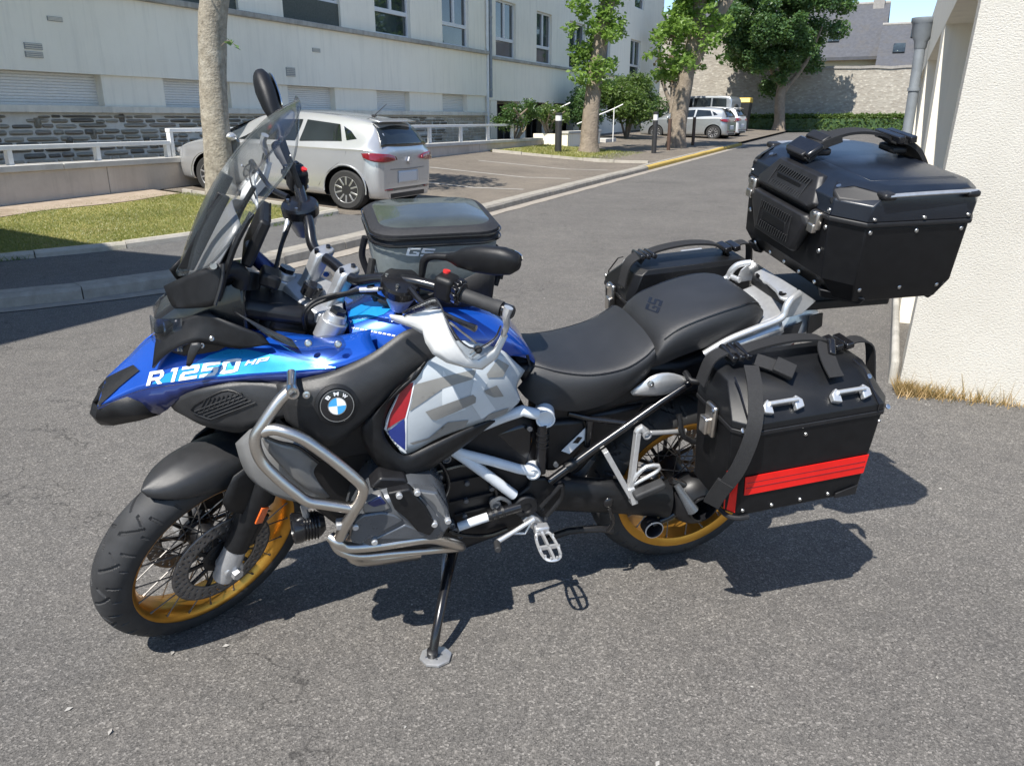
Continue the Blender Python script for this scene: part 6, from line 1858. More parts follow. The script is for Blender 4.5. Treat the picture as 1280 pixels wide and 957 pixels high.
ftube([(800, 90, .14), (790, 210, .14)], .012, 'gloss_black', 'subframe_tube')
c = zh(725, 288, .176); both(MB().tube([zh(695, 312, .178), zh(735, 282, .176)], .0165, 14), 'subframe_sleeve', M['plastic'])
# dark fillers seen through the frame: airbox side, inner fender, battery box
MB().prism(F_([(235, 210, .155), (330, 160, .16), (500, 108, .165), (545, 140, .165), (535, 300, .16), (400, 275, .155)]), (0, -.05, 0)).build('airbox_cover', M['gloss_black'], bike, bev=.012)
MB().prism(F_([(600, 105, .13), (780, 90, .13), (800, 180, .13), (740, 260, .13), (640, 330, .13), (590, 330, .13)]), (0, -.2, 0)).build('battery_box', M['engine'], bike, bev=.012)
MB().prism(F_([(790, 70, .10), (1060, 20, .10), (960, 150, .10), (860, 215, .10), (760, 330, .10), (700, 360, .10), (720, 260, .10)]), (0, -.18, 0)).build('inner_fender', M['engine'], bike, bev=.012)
MB().prism(F_([(668, 232, .134), (705, 245, .134), (795, 160, .134), (780, 125, .134)]), (0, .002, 0)).build('warning_label', M['decal_white'], bike)
MB().prism(F_([(720, 196, .137), (745, 198, .137), (765, 170, .137), (745, 168, .137)]), (0, .001, 0)).build('label_symbol', M['gloss_black'], bike)
MB().tube(F_([(690, 400, .06), (740, 330, .06), (790, 250, .06)]), .03, 14).build('rear_damper', M['engine_grey'], bike)
# pivot plate, pedals
q = MB().prism(F_([(530, 360, .18), (600, 360, .18), (640, 400, .18), (690, 390, .18), (680, 440, .18), (620, 530, .18), (580, 545, .18), (540, 510, .18), (450, 500, .18), (440, 460, .18), (480, 430, .18), (520, 400, .18)]), (0, -.02, 0))
both(q, 'pivot_plate', M['plastic'], bev=.006)
c = zh(500, 480, .185); both(MB().lathe([(.038, 0), (.038, .012), (.034, .016), (.018, .018), (.016, .012), (0, .012)], c, (0, 1, 0), 28), 'pivot_cap', M['plastic'])
q = MB().tube(F_([(575, 490, .20), (640, 420, .205), (668, 392, .205), (672, 440, .205), (630, 500, .205), (600, 530, .20)]), .007, 8, 3)
both(q, 'heel_guard', M['plastic'])
def peg(sd):
    S = lambda p_: V3((p_[0], sd * p_[1], p_[2]))
    b0 = zh(570, 585, .215); b0 = b0
    x0, z0 = b0[0], b0[2] - .005
    q = MB()
    lp = [(x0 - .018, .235), (x0 - .026, .26), (x0 - .028, .31), (x0 - .022, .345), (x0 - .008, .358), (x0 + .010, .358), (x0 + .024, .345), (x0 + .028, .31), (x0 + .024, .26), (x0 + .014, .235)]
    q.tube([S((x, y, z0)) for x, y in lp], .0048, 6, 3, closed=True, flat=1.0)
    q.bar(S((x0, .23, z0)), S((x0, .355, z0)), .007, .012)
    q.bar(S((x0 - .026, .30, z0)), S((x0 + .026, .30, z0)), .007, .012)
    for x, y in lp[1:]:
        q.box(S((x, y, z0 + .007)), (.006, .006, .008))
    q.build('footpeg', M['alu_bright'], bike)
    MB().box(S((x0 - .002, .222, z0 + .004)), (.045, .03, .03)).build('peg_bracket', M['alu'], bike, bev=.006)
    MB().prism([S(p_) for p_ in F_([(520, 520, .20), (565, 545, .20), (600, 590, .20), (560, 625, .20), (540, 600, .20), (490, 560, .20)])], (0, -sd * .03, 0)).build('peg_plate', M['alu'], bike, bev=.005)
peg(1); peg(-1)
MB().tube(F_([(540, 548, .215), (520, 560, .22), (440, 610, .232), (375, 650, .245)]), [.009, .007, .007, .008], 10, 3).tube(F_([(530, 560, .215), (500, 612, .222), (450, 612, .23)]), .0045, 8).build('gear_lever', M['alu_bright'], bike)
MB().cyl(zh(372, 652, .245), zh(378, 690, .29), .0095, 12, bev=.002).build('gear_lever_rubber', M['rubber'], bike)
MB().tube(F_([(880, 600, .17), (905, 560, .18), (890, 500, .19)]), .006, 8, 3).ball(zh(885, 470, .19), .016, 12, (1, .5, 1.2)).build('stand_lug', M['gloss_black'], bike)
MB().tube(F_([(600, 640, .1), (700, 600, .12), (850, 590, .14), (900, 600, .14)]), .012, 8, 2).build('centre_stand', M['engine'], bike)
# passenger peg hangers
def hanger(sd):
    S = lambda L: [V3((p_[0], sd * p_[1], p_[2])) for p_ in F_(L)]
    q = MB()
    q.bar(*S([(868, 232, .19), (985, 440, .215)]), .016, .024, (0, 1, 0)).bar(*S([(1018, 150, .19), (985, 410, .215)]), .015, .022, (0, 1, 0))
    q.bar(*S([(985, 400, .215), (1000, 470, .225)]), .02, .03, (0, 1, 0))
    q.tube(S([(985, 395, .215), (1060, 355, .225), (1110, 325, .225), (1115, 300, .225), (1060, 305, .222), (1020, 340, .22), (985, 390, .215)]), .0065, 8, 2)
    q.tube(S([(1015, 150, .19), (1035, 125, .19), (1060, 155, .195)]), .011, 10, 2)
    q.tube(S([(1075, 150, .19), (1140, 148, .18), (1240, 140, .17)]), .0075, 8)
    q.build('peg_hanger', M['alu_bright'], bike, bev=.003)
    MB().bar(*S([(1000, 440, .24), (1140, 380, .24)]), .036, .022, (0, 0, 1)).build('passenger_peg', M['rubber'], bike, bev=.006)
    c = S([(1063, 160, .2)])[0]; MB().lathe([(.014, -.02), (.014, .004), (.010, .005), (.008, -.004), (0, -.004)], c, (0, sd, 0), 16).build('hanger_boss', M['alu'], bike)
hanger(1); hanger(-1)
# side stand
foot = zn(420, 612, .385)
MB().tube([(.79, .12, .235), zn(462, 300, .25), zn(428, 470, .345), zn(408, 590, .383)], [.017, .015, .013, .0135], 14, 4).build('side_stand', M['gloss_black'], bike)
MB().tube([(.81, .13, .24), zn(455, 180, .16), zn(450, 300, .235)], .006, 8, 3).build('stand_spring', M['alu'], bike)
MB().lathe([(.016, 0), (.016, .03), (.013, .032)], zn(405, 600, .384) - V3((0, 0, .008)), (0, .16, 1), 16).build('stand_collar', M['engine'], bike)
up_l = BM.T @ V3((0, 0, 1.0)); c = BM.T @ (V3((0, 0, .004)) + BO * 0) ; fw_ = BM @ foot + BO; fw_[2] = .003; fl = BM.T @ (fw_ - BO)
MB().lathe([(.046, 0), (.046, .006), (.040, .009), (.0, .009)], fl, up_l, 8).build('stand_foot', M['alu'], bike)
q = MB(); e1 = V3((1, 0, 0)) - up_l * up_l[0]; e1 /= np.linalg.norm(e1); e2 = np.cross(up_l, e1)
for k in (-.018, 0, .018):
    q.bar(fl + up_l * .0105 + e2 * (.012 + .012 - abs(k)) + e1 * k, fl + up_l * .0105 - e2 * (-.006) + e1 * (k + .012), .004, .003, up_l)
q.build('foot_tread', M['engine_grey'], bike)
# swing arm, final drive and exhaust
q = MB(); secs = []
for x, z, y, ry, rz in ((.62, .42, .135, .03, .055), (.45, .40, .135, .034, .062), (.25, .36, .14, .036, .062), (.10, .33, .14, .045, .07)):
    secs.append([(x, y + ry * math.cos(a), z + rz * math.sin(a)) for a in np.linspace(0, 2 * math.pi, 16, endpoint=False)])
q.loft(secs); q.build('swing_arm', M['plastic'], bike, smooth=60)
fd_ = MB().lathe([(.075, -.045), (.088, -.03), (.092, 0), (.08, .025), (.06, .042), (.048, .048), (.045, .04), (.044, -.03), (0, -.03)], (0, .145, .316), (0, 1, 0), 36).build('final_drive', M['engine'], bike, smooth=45)
MB().lathe([(.044, .042), (.047, .056), (.042, .058), (.040, .044), (.039, -.02)], (0, .145, .316), (0, 1, 0), 32, cap=False).build('hub_sleeve', M['gloss_black'], fd_)
MB().lathe([(.032, -.02), (.032, .016), (.028, .018), (.025, .014), (.025, -.02)], P(815, 658, .165), (0, 1, 0), 28).build('drive_boss', M['engine'], bike)
MB().lathe([(.031, .0), (.0315, .0185), (.028, .0195)], P(815, 658, .165), (0, 1, 0), 28, cap=False).build('boss_ring', M['alu_bright'], bike)
MB().tube([P(815, 655, .15), P(845, 640, .15), P(862, 612, .15), P(838, 600, .15)], .012, 10, 3).build('torque_arm', M['gloss_black'], bike)
MB().tube([P(846, 606, .165), P(856, 622, .185), P(866, 638, .20)], [.010, .015, .020], 14).build('drive_cover', M['engine_grey'], bike)
q = MB(); secs = []
for x, z, y, r in ((.30, .36, -.17, .04), (.2, .40, -.21, .07), (-.12, .52, -.24, .075), (-.26, .57, -.245, .06)):
    secs.append([(x, y + r * .8 * math.cos(a), z + r * math.sin(a)) for a in np.linspace(0, 2 * math.pi, 18, endpoint=False)])
q.loft(secs); q.build('exhaust', M['steel'], bike, smooth=60)
# rear mudguard / tail and rack
q = MB(); rows = []
for x, z, w in ((.35, .66, .08), (.15, .70, .09), (-.05, .72, .09), (-.25, .70, .085), (-.42, .60, .07)):
    rows.append([(x, -w, z - .03), (x, -w * .6, z), (x, w * .6, z), (x, w, z - .03)])
q.grid(rows, 3); q.build('rear_mudguard', M['plastic'], bike, smooth=60, solid=.006)
MB().box((-.30, 0, .79), (.05, .10, .04)).build('tail_lamp', M['tail_red'], bike, bev=.012)
q = MB(); q.grid([pts(zm, [(770, 595, .16), (870, 560, .165), (960, 520, .165), (1030, 490, .16)]), pts(zm, [(790, 640, .165), (880, 605, .172), (970, 575, .172), (1040, 540, .168)])], 3)
both(q, 'tail_panel', M['alu_bright'], smooth=50, solid=.006)
q = MB(); q.grid([pts(zi, [(590, 795, .15), (690, 720, .16), (780, 700, .16), (860, 720, .155)]), pts(zi, [(600, 812, .155), (700, 770, .172), (800, 745, .168), (870, 745, .16)]), pts(zi, [(610, 815, .15), (720, 815, .165), (800, 800, .16), (860, 770, .155)])], 3)
both(q, 'seat_latch_panel', M['alu_bright'], smooth=40, solid=.006)
c = zi(690, 757, .176); MB().lathe([(.010, 0), (.010, .004), (.003, .005), (0, .002)], c, (0, 1, .2), 16).build('seat_lock', M['rivet'], bike)
both(MB().tube(pts(zm, [(640, 650, .15), (760, 580, .158), (880, 530, .165), (990, 488, .165), (1035, 460, .163), (1050, 415, .158), (1075, 375, .15), (1115, 345, .135)]), .0105, 14, 4), 'grab_rail', M['alu_bright'])
q = MB().prism(pts(zm, [(940, 218, -.115), (1108, 322, .115), (1090, 352, .13), (1050, 377, .125), (1020, 365, .11), (1000, 330, .07), (955, 292, -.03), (925, 286, -.07), (900, 272, -.11), (893, 240, -.125)]), (0, 0, -.008))
q.build('rack_plate', M['alu_bright'], bike, bev=.003)
for k in ((917, 260, -.1), (1035, 352, .1)):
    c = zm(*k); MB().lathe([(.013, 0), (.013, .006), (.005, .007), (.005, .003), (0, .003)], c, (0, 0, 1), 14).build('rack_bolt', M['gloss_black'], bike)
MB().prism(pts(zm, [(1120, 330, .135), (1200, 385, .14), (1130, 450, .145), (1050, 470, .15), (1065, 390, .14)]), (0, -.006, 0)).build('rack_side', M['alu'], bike, bev=.002)
MB().prism([(x_, -y_, z_) for x_, y_, z_ in pts(zm, [(1120, 330, .135), (1200, 385, .14), (1130, 450, .145), (1050, 470, .15), (1065, 390, .14)])], (0, .006, 0)).build('rack_side', M['alu'], bike, bev=.002)
MB().box((-.40, 0, .955), (.34, .24, .03)).build('case_carrier', M['plastic'], bike, bev=.006)
# pale tail section closing the gap behind the seat
q = MB(); q.loft([[(x_, -w_, z0_), (x_, w_, z0_), (x_, w_ * 1.02, (z0_ + z1_) / 2), (x_, w_ * .82, z1_), (x_, -w_ * .82, z1_), (x_, -w_ * 1.02, (z0_ + z1_) / 2)] for x_, w_, z0_, z1_ in ((-.06, .13, .80, .875), (-.16, .135, .81, .915), (-.24, .13, .83, .945), (-.31, .115, .86, .945), (-.35, .10, .88, .93))])
tl_ = q.build('tail_section', M['alu_bright'], bike, bev=.008)
for sd in (1, -1):
    MB().prism([(-.19, sd * .1385, .845), (-.205, sd * .1365, .90), (-.265, sd * .131, .915), (-.25, sd * .133, .85)], (0, sd * .003, 0)).build('tail_inset', M['plastic_grey'], tl_, bev=.001)
    MB().prism([(-.29, sd * .128, .86), (-.285, sd * .128, .93), (-.34, sd * .115, .93), (-.35, sd * .112, .885)], (0, sd * .006, 0)).build('tail_cap', M['plastic'], tl_, bev=.002)
MB().cyl((-.18, -.155, .955), (-.19, -.12, .955), .009, 12).build('luggage_hook', M['alu_bright'], bike)
# pannier rails
for sd in (1, -1):
    MB().tube([(.12, sd * .17, .80), (.10, sd * .215, .79), (-.1, sd * .22, .79), (-.32, sd * .215, .80), (-.36, sd * .2, .68), (-.2, sd * .21, .56), (.08, sd * .2, .58), (.12, sd * .17, .66)], .009, 10, 4).build('pannier_rail', M['plastic'], bike)
# ------------------------------------------------------------------ luggage (each lifts off the bike)
def luggage(name, label, cat, base, group=None, roll=0.0, shift=(0, 0, 0)):
    o = thing(name, label, cat, group=group)
    base = V3(base)
    o.matrix_world = BMAT @ Matrix.Translation(Vector(base) + Vector(shift)) @ Matrix.Rotation(roll, 4, 'X')
    return o, (lambda p: V3(p) - base)

def webbing(path, w, th, side, n=5, k=5):
    """flat strap: rectangle swept along a path, its width along `side` (one vector or one per station)"""
    Pp = catmull(path, k); m = len(Pp)
    sides = side if isinstance(side, list) else [side] * len(path)
    sv = catmull(sides, k) if len(path) > 2 else [V3(s_) for s_ in sides]
    secs = []
    for i in range(m):
        t = Pp[min(i + 1, m - 1)] - Pp[max(i - 1, 0)]; t /= np.linalg.norm(t)
        s_ = V3(sv[min(i, len(sv) - 1)]); s_ = s_ - t * (s_ @ t); s_ /= np.linalg.norm(s_)
        nn = np.cross(t, s_)
        secs.append([Pp[i] + s_ * (w / 2) * a + nn * (th / 2) * b for a, b in ((-1, -1), (1, -1), (1, 1), (-1, 1))])
    q = MB(); q.loft(secs); return q

def rivets(root, xf, L, nrm, r=.0065):
    for p_ in L:
        MB().lathe([(r, -.001), (r, .001), (r * .7, .0035), (0, .0042)], p_, nrm, 10).build('rivet', M['rivet'], root, xf=xf)

# ---- top case
tc, tx = luggage('top_case', 'large black aluminium top case with padded backrest and carry strap on the rear rack', 'top case', (-.40, 0, 1.0), roll=-rad(2.2), shift=(-.018, 0, .004))
tx0 = tx
tx = lambda p: tx0((p[0], p[1], float(np.interp(p[2], [.9, 1.015, 1.225, 1.2405, 1.295, 1.36, 1.5], [.905, 1.02, 1.250, 1.265, 1.308, 1.362, 1.502]))))
def ring_tc(xf_, xr, w, cf, cr, z, dz=0.0):
    """plan outline with cut corners: front x, rear x, half width, front and rear cuts"""
    return [(xf_ - cf, w, z), (xr + cr, w, z), (xr, w - cr, z), (xr, -(w - cr), z), (xr + cr, -w, z), (xf_ - cf, -w, z), (xf_, -(w - cf * 1.1), z), (xf_, w - cf * 1.1, z)]
body_secs = [ring_tc(-.275, -.585, .235, .03, .03, 1.015), ring_tc(-.262, -.60, .255, .035, .03, 1.022), ring_tc(-.215, -.622, .275, .06, .035, 1.075), ring_tc(-.195, -.618, .278, .065, .035, 1.225)]
q = MB(); q.loft(body_secs); bd = q.build('case_body', M['case_black'], tc, xf=tx, bev=.003, smooth=22)
q = MB(); q.loft([ring_tc(-.190, -.622, .282, .066, .036, 1.2255), ring_tc(-.188, -.624, .284, .067, .036, 1.232), ring_tc(-.190, -.622, .282, .066, .036, 1.240)])
q.build('seal_band', M['case_trim'], tc, xf=tx, bev=.002)
lid_secs = [ring_tc(-.192, -.620, .281, .066, .036, 1.2405), ring_tc(-.195, -.622, .281, .067, .037, 1.295), ring_tc(-.232, -.618, .270, .07, .04, 1.328), ring_tc(-.262, -.612, .248, .07, .045, 1.345), ring_tc(-.272, -.606, .240, .06, .045, 1.3475)]
q = MB(); q.loft(lid_secs); lid = q.build('case_lid', M['case_lid'], tc, xf=tx, bev=.003, smooth=22)
# raised centre of the lid
q = MB(); q.loft([[(-.30, .20, 1.347), (-.58, .20, 1.347), (-.58, -.20, 1.347), (-.30, -.20, 1.347)], [(-.31, .19, 1.352), (-.57, .19, 1.352), (-.57, -.19, 1.352), (-.31, -.19, 1.352)]])
q.build('lid_relief', M['case_lid'], lid, xf=tx, bev=.002)
for sd in (1, -1):
    # corner castings, tie rails
    for xa, xb in ((-.20, -.285), (-.615, -.545)):
        q = MB(); q.loft([[(xa, sd * .214, 1.285), (xb, sd * .285, 1.285), (xb, sd * .262, 1.285), (xa, sd * .19, 1.285)], [(xa, sd * .214, 1.300), (xb, sd * .284, 1.300), (xb, sd * .24, 1.325), (xa, sd * .18, 1.322)], [(xa - (.03 if xa > -.4 else -.015), sd * .205, 1.322), (xb, sd * .272, 1.318), (xb, sd * .255, 1.336), (xa - (.05 if xa > -.4 else -.015), sd * .20, 1.338)]])
        q.build('corner_casting', M['case_trim'], lid, xf=tx, bev=.006)
    MB().tube([(-.300, sd * .282, 1.322), (-.315, sd * .286, 1.330), (-.555, sd * .282, 1.334), (-.568, sd * .275, 1.325)], .0068, 10, 3).build('tie_rail', M['alu'], lid, xf=tx)
    for xe in (-.30, -.562):
        MB().box((xe, sd * .272, 1.326), (.04, .04, .022)).build('rail_foot', M['case_trim'], lid, xf=tx, bev=.007)
    rivets(bd, tx, [(-.275, sd * .2775, 1.213), (-.42, sd * .2775, 1.213), (-.565, sd * .2775, 1.213)], (0, sd, 0))
    rivets(lid, tx, [(-.275, sd * .2812, 1.252), (-.43, sd * .2812, 1.252), (-.57, sd * .2812, 1.255)], (0, sd, 0))
    rivets(bd, tx, [(-.30, sd * .268, 1.06), (-.43, sd * .268, 1.06), (-.555, sd * .268, 1.06)], (0, sd, -.2))
    q = MB(); q.loft([[(-.222, sd * .20, 1.04), (-.33, sd * .274, 1.035), (-.33, sd * .245, 1.035), (-.24, sd * .17, 1.04)], [(-.245, sd * .185, 1.010), (-.33, sd * .255, 1.008), (-.33, sd * .22, 1.008), (-.26, sd * .16, 1.010)]])
    q.build('bottom_corner', M['case_trim'], bd, xf=tx, bev=.006)
    q = MB(); q.loft([[(-.625, sd * .245, 1.075), (-.57, sd * .28, 1.07), (-.57, sd * .25, 1.05), (-.61, sd * .22, 1.05)], [(-.605, sd * .225, 1.012), (-.56, sd * .25, 1.010), (-.56, sd * .22, 1.009), (-.59, sd * .2, 1.010)]])
    q.build('bottom_corner', M['case_trim'], bd, xf=tx, bev=.006)
    # front latch
    lt = MB().box((-.186, sd * .165, 1.215), (.022, .036, .05)).build('latch', M['steel'], tc, xf=tx, bev=.006)
    MB().cyl((-.175, sd * .165, 1.232), (-.168, sd * .165, 1.232), .009, 12).build('latch_rivet', M['rivet'], lt, xf=tx)
    MB().box((-.178, sd * .165, 1.195), (.016, .028, .022)).build('latch_hook', M['steel'], lt, xf=tx, bev=.003)
    MB().tube([(-.215, sd * .175, 1.285), (-.20, sd * .205, 1.29)], .012, 12).build('lock_barrel', M['case_trim'], tc, xf=tx)
    MB().prism([(-.212, sd * .170, 1.300), (-.236, sd * .150, 1.328), (-.242, sd * .19, 1.322)], (.004, 0, .006)).build('lock_cover', M['gloss_black'], tc, xf=tx, bev=.002)
    MB().lathe([(.007, 0), (.007, .003), (0, .003)], (-.228, sd * .170, 1.324), (.7, 0, 1), 12).build('lock', M['rivet'], tc, xf=tx)
rivets(bd, tx, [(-.2345, y_, 1.045) for y_ in (-.17, -.08, .0, .08, .16)], (1, 0, -.35))
rivets(bd, tx, [(-.203, y_, 1.14) for y_ in (-.185, .185)], (1, 0, 0))
rivets(bd, tx, [(-.1985, y_, 1.205) for y_ in (-.195, .195)], (1, 0, 0))
rivets(lid, tx, [(-.194, y_, 1.258) for y_ in (-.2, .2)], (1, 0, 0))
# backrest pads on the front face: upper on the lid, lower on the body
def pad(z0, z1, w0, w1, x0, tilt, nm, host):
    q = MB()
    out = [(-w0, z0), (w0, z0), (w1, z1), (-w1, z1)]
    def lp(s_, x): return [(x + (z - z0) * tilt, y * s_, z0 + (z - (z0 + z1) / 2) * s_ + (z1 - z0) / 2) for y, z in ((-w0 * .9, z0), (w0 * .9, z0), (w0, z0 + .02), (w1, z1 - .02), (w1 * .9, z1), (-w1 * .9, z1), (-w1, z1 - .02), (-w0, z0 + .02))]
    q.loft([lp(1.0, x0), lp(1.02, x0 + .014), lp(.95, x0 + .027), lp(.80, x0 + .030)])
    p_ = q.build(nm, M['case_trim'], tc, xf=tx, bev=.006)
    zc_, hh = (z0 + z1) / 2, (z1 - z0)
    rb = MB()
    nrib = 15
    for i in range(nrib):
        y = (i / (nrib - 1) - .5) * 2 * min(w0, w1) * .70
        for za_, zb_ in ((zc_ - hh * .34, zc_ - hh * .16), (zc_ + hh * .16, zc_ + hh * .34)) if abs(y) < .07 else ((zc_ - hh * .34, zc_ + hh * .34),):
            xa_ = x0 + .0315 + (za_ - z0) * tilt; xb_ = x0 + .0315 + (zb_ - z0) * tilt
            rb.bar((xa_, y, za_), (xb_, y + .006, zb_), .0035, .004, (1, 0, 0))
    rb.build('pad_rib', M['plastic_grey'], p_, xf=tx)
    MB().box((x0 + .0305 + (zc_ - z0) * tilt, 0, zc_), (.004, .12, hh * .24)).build('pad_plaque', M['case_black'], p_, xf=tx, bev=.002)
pad(1.112, 1.218, .115, .15, -.199, .04, 'backrest_pad', bd)
pad(1.236, 1.335, .15, .115, -.20, -.38, 'backrest_pad', lid)
# carry strap with sleeves
for sx, nm in ((-.295, 'front'), (-.555, 'rear')):
    MB().box((sx, -.05, 1.372), (.05, .075, .022)).build('strap_anchor', M['case_trim'], tc, xf=tx, bev=.008)
webbing([(-.275, -.05, 1.375), (-.30, -.052, 1.392), (-.36, -.055, 1.416), (-.43, -.055, 1.422), (-.50, -.052, 1.412), (-.545, -.05, 1.388)], .055, .008, (0, 1, 0)).build('carry_strap', M['webbing'], tc, xf=tx)
webbing([(-.245, -.06, 1.345), (-.285, -.062, 1.385), (-.345, -.062, 1.407)], .10, .022, (0, 1, .1)).build('strap_sleeve', M['webbing'], tc, xf=tx)
webbing([(-.52, -.05, 1.402), (-.565, -.05, 1.398), (-.61, -.045, 1.372), (-.64, -.04, 1.33), (-.648, -.04, 1.30)], .095, .014, (0, 1, 0)).build('strap_sleeve', M['webbing'], tc, xf=tx)
BR_ = np.array(Matrix.Rotation(rad(33), 3, 'Y'))
MB().box((-.262, -.062, 1.376), (.055, .115, .02), BR_).build('strap_buckle', M['gloss_black'], tc, xf=tx, bev=.005)
MB().box((-.30, -.062, 1.404), (.03, .085, .016), BR_).build('strap_buckle', M['case_trim'], tc, xf=tx, bev=.004)
MB().box((-.24, -.062, 1.36), (.02, .085, .026), BR_).build('strap_buckle', M['case_trim'], tc, xf=tx, bev=.004)
for k in range(2):
    webbing([(-.53 - k * .04, -.105, 1.408), (-.53 - k * .04, .01, 1.408)], .022, .02, (1, 0, -.2), k=1).build('strap_buckle', M['gloss_black'], tc, xf=tx, bev=.003)

# ---- panniers: same shell each side, tilted slightly tail-up
def pannier(sd, label):
    base = V3((-.12 if sd > 0 else -.10, sd * .35, .50 if sd > 0 else .58))
    o, px_ = luggage('pannier', label, 'pannier', base, 'aluminium panniers on the motorcycle')
    T = rad(3.2)
    def X(p_):
        x, y, z = p_; y *= sd
        dx, dz = (x + .12) * .96, z - .50
        return V3((dx * math.cos(T) + dz * math.sin(T), y - base[1], -dx * math.sin(T) + dz * math.cos(T)))
    def loop(xf_, xr, yi, yo, z, cf=.02, cr=.02, ci=.02):
        return [(xf_, yi + ci, z), (xf_ - ci, yi, z), (xr + ci, yi, z), (xr, yi + ci, z), (xr, yo - cr, z), (xr + cr, yo, z), (xf_ - cf, yo, z), (xf_, yo - cf, z)]
    q = MB(); q.loft([loop(.075, -.325, .25, .455, .498, .03, .03), loop(.098, -.345, .24, .472, .515, .03, .03), loop(.110, -.365, .232, .478, .775, .035, .03)])
    bd = q.build('case_body', M['case_black'], o, xf=X, bev=.003, smooth=22)
    q = MB(); q.loft([loop(.114, -.369, .229, .482, .7755, .036, .03), loop(.114, -.369, .229, .482, .788, .036, .03)])
    q.build('seal_band', M['case_trim'], o, xf=X, bev=.002)
    q = MB(); q.loft([loop(.112, -.367, .230, .480, .7885, .036, .03), loop(.112, -.367, .230, .478, .808, .036, .03), loop(.085, -.345, .232, .405, .878, .05, .05), loop(.06, -.32, .24, .37, .893, .05, .05)])
    lid = q.build('case_lid', M['pannier_lid'], o, xf=X, bev=.0025, smooth=22)
    for x in np.linspace(.06, -.31, 5):
        rivets(bd, X, [(x, .474, .525)], (0, sd, 0)) if False else MB().lathe([(.006, -.001), (.006, .001), (.0042, .0032), (0, .004)], (x, .4735, .53), (0, 1, 0), 10).build('rivet', M['rivet'], bd, xf=X)
    for x, z in ((.06, .745), (-.10, .752), (-.335, .752)):
        MB().lathe([(.006, -.001), (.006, .001), (.0042, .0032), (0, .004)], (x, .4775, z), (0, 1, 0), 10).build('rivet', M['rivet'], bd, xf=X)
    for x, y, z in ((-.352, .478, .795), (.095, .474, .795), (-.33, .41, .856), (.075, .30, .858)):
        MB().lathe([(.007, -.002), (.007, .002), (0, .004)], (x, y, z), (0, 1, 1), 10).build('rivet', M['rivet'], lid, xf=X)
    # lid end bands
    for xa in (-.318, .082):
        webbing([(xa, .4825, .79), (xa, .4815, .81), (xa * .97, .408, .880), (xa * .93, .373, .896)], .004, .003, (1, 0, 0), k=1).build('lid_seam', M['gloss_black'], lid, xf=X)
    # silver tie handles on the sloping lid face
    for xc in (-.025, -.235):
        h_ = MB().tube([(xc + .042, .462, .856), (xc - .042, .462, .856)], .0062, 10).build('tie_handle', M['alu_bright'], lid, xf=X)
        for e in (-1, 1):
            MB().prism([(xc + e * .034, .466, .82), (xc + e * .034, .448, .839), (xc + e * .042, .438, .849), (xc + e * .060, .448, .839), (xc + e * .060, .462, .825)], (0, .012, .014)).build('handle_foot', M['alu_bright'], h_, xf=X, bev=.003)
    # front latch
    lt = MB().box((.122, .355, .765), (.016, .05, .095)).build('latch', M['steel'], o, xf=X, bev=.006)
    MB().box((.134, .345, .745), (.018, .036, .05)).build('latch_lever', M['steel'], lt, xf=X, bev=.005)
    MB().lathe([(.009, 0), (.009, .006), (0, .007)], (.128, .37, .80), (1, 0, 0), 12).build('latch_rivet', M['rivet'], lt, xf=X)
    # red reflective tape
    MB().prism([(.064, .4755, .584), (-.322, .476, .584), (-.326, .4775, .646), (.070, .4775, .646)], (0, .0015, 0)).build('reflective_strip', M['reflect_red'], o, xf=X)
    for k in (0, 1):
        z = .606 + k * .017
        MB().prism([(.062, .4772, z), (-.318, .478, z), (-.318, .478, z + .003), (.062, .4774, z + .003)], (0, .0012, 0)).build('strip_line', M['decal_red'], o, xf=X)
    MB().prism([(.0985, .438, .520), (.1035, .438, .648), (.083, .466, .648), (.077, .464, .520)], (.0015, .001, 0)).build('reflective_strip', M['reflect_red'], o, xf=X)
    # bottom guard
    MB().tube([(.04, .478, .508), (.075, .472, .506), (.098, .445, .506), (.102, .36, .508)], .007, 8, 4).build('corner_guard', M['case_trim'], bd, xf=X)
    MB().prism([(-.24, .4745, .513), (-.312, .4735, .513), (-.312, .475, .545), (-.24, .4755, .530)], (0, .004, 0)).build('corner_guard', M['case_trim'], bd, xf=X, bev=.001)
    # carry strap arched over the lid, with tails and buckles
    webbing([(.052, .30, 0.900), (.03, .30, 0.923), (-.03, .30, 0.940), (-.13, .30, 0.947), (-.22, .30, 0.937), (-.265, .30, 0.915), (-.285, .30, 0.895)], .042, .007, (0, 1, 0)).build('carry_strap', M['webbing'], o, xf=X)
    webbing([(.12, .275, .835), (.10, .28, 0.905), (.06, .285, 0.930), (.025, .29, 0.930)], .05, .004, (0, 1, .1)).build('strap_tail', M['webbing'], o, xf=X)
    for k in range(3):
        webbing([(.055 - k * .022, .255, 0.930), (.055 - k * .022, .335, 0.925)], .018, .016, (1, 0, .35), k=1).build('strap_buckle', M['gloss_black'], o, xf=X, bev=.004)
    webbing([(-.30, .31, 0.910), (-.345, .315, 0.923), (-.385, .325, 0.905), (-.402, .335, .82), (-.41, .345, .765)], .04, .004, (0, 1, 0)).build('strap_tail', M['webbing'], o, xf=X)
    for k in range(2):
        webbing([(-.275 - k * .035, .27, 0.917), (-.275 - k * .035, .34, 0.917)], .026, .018, (1, 0, -.2), k=1).build('strap_buckle', M['gloss_black'], o, xf=X, bev=.004)
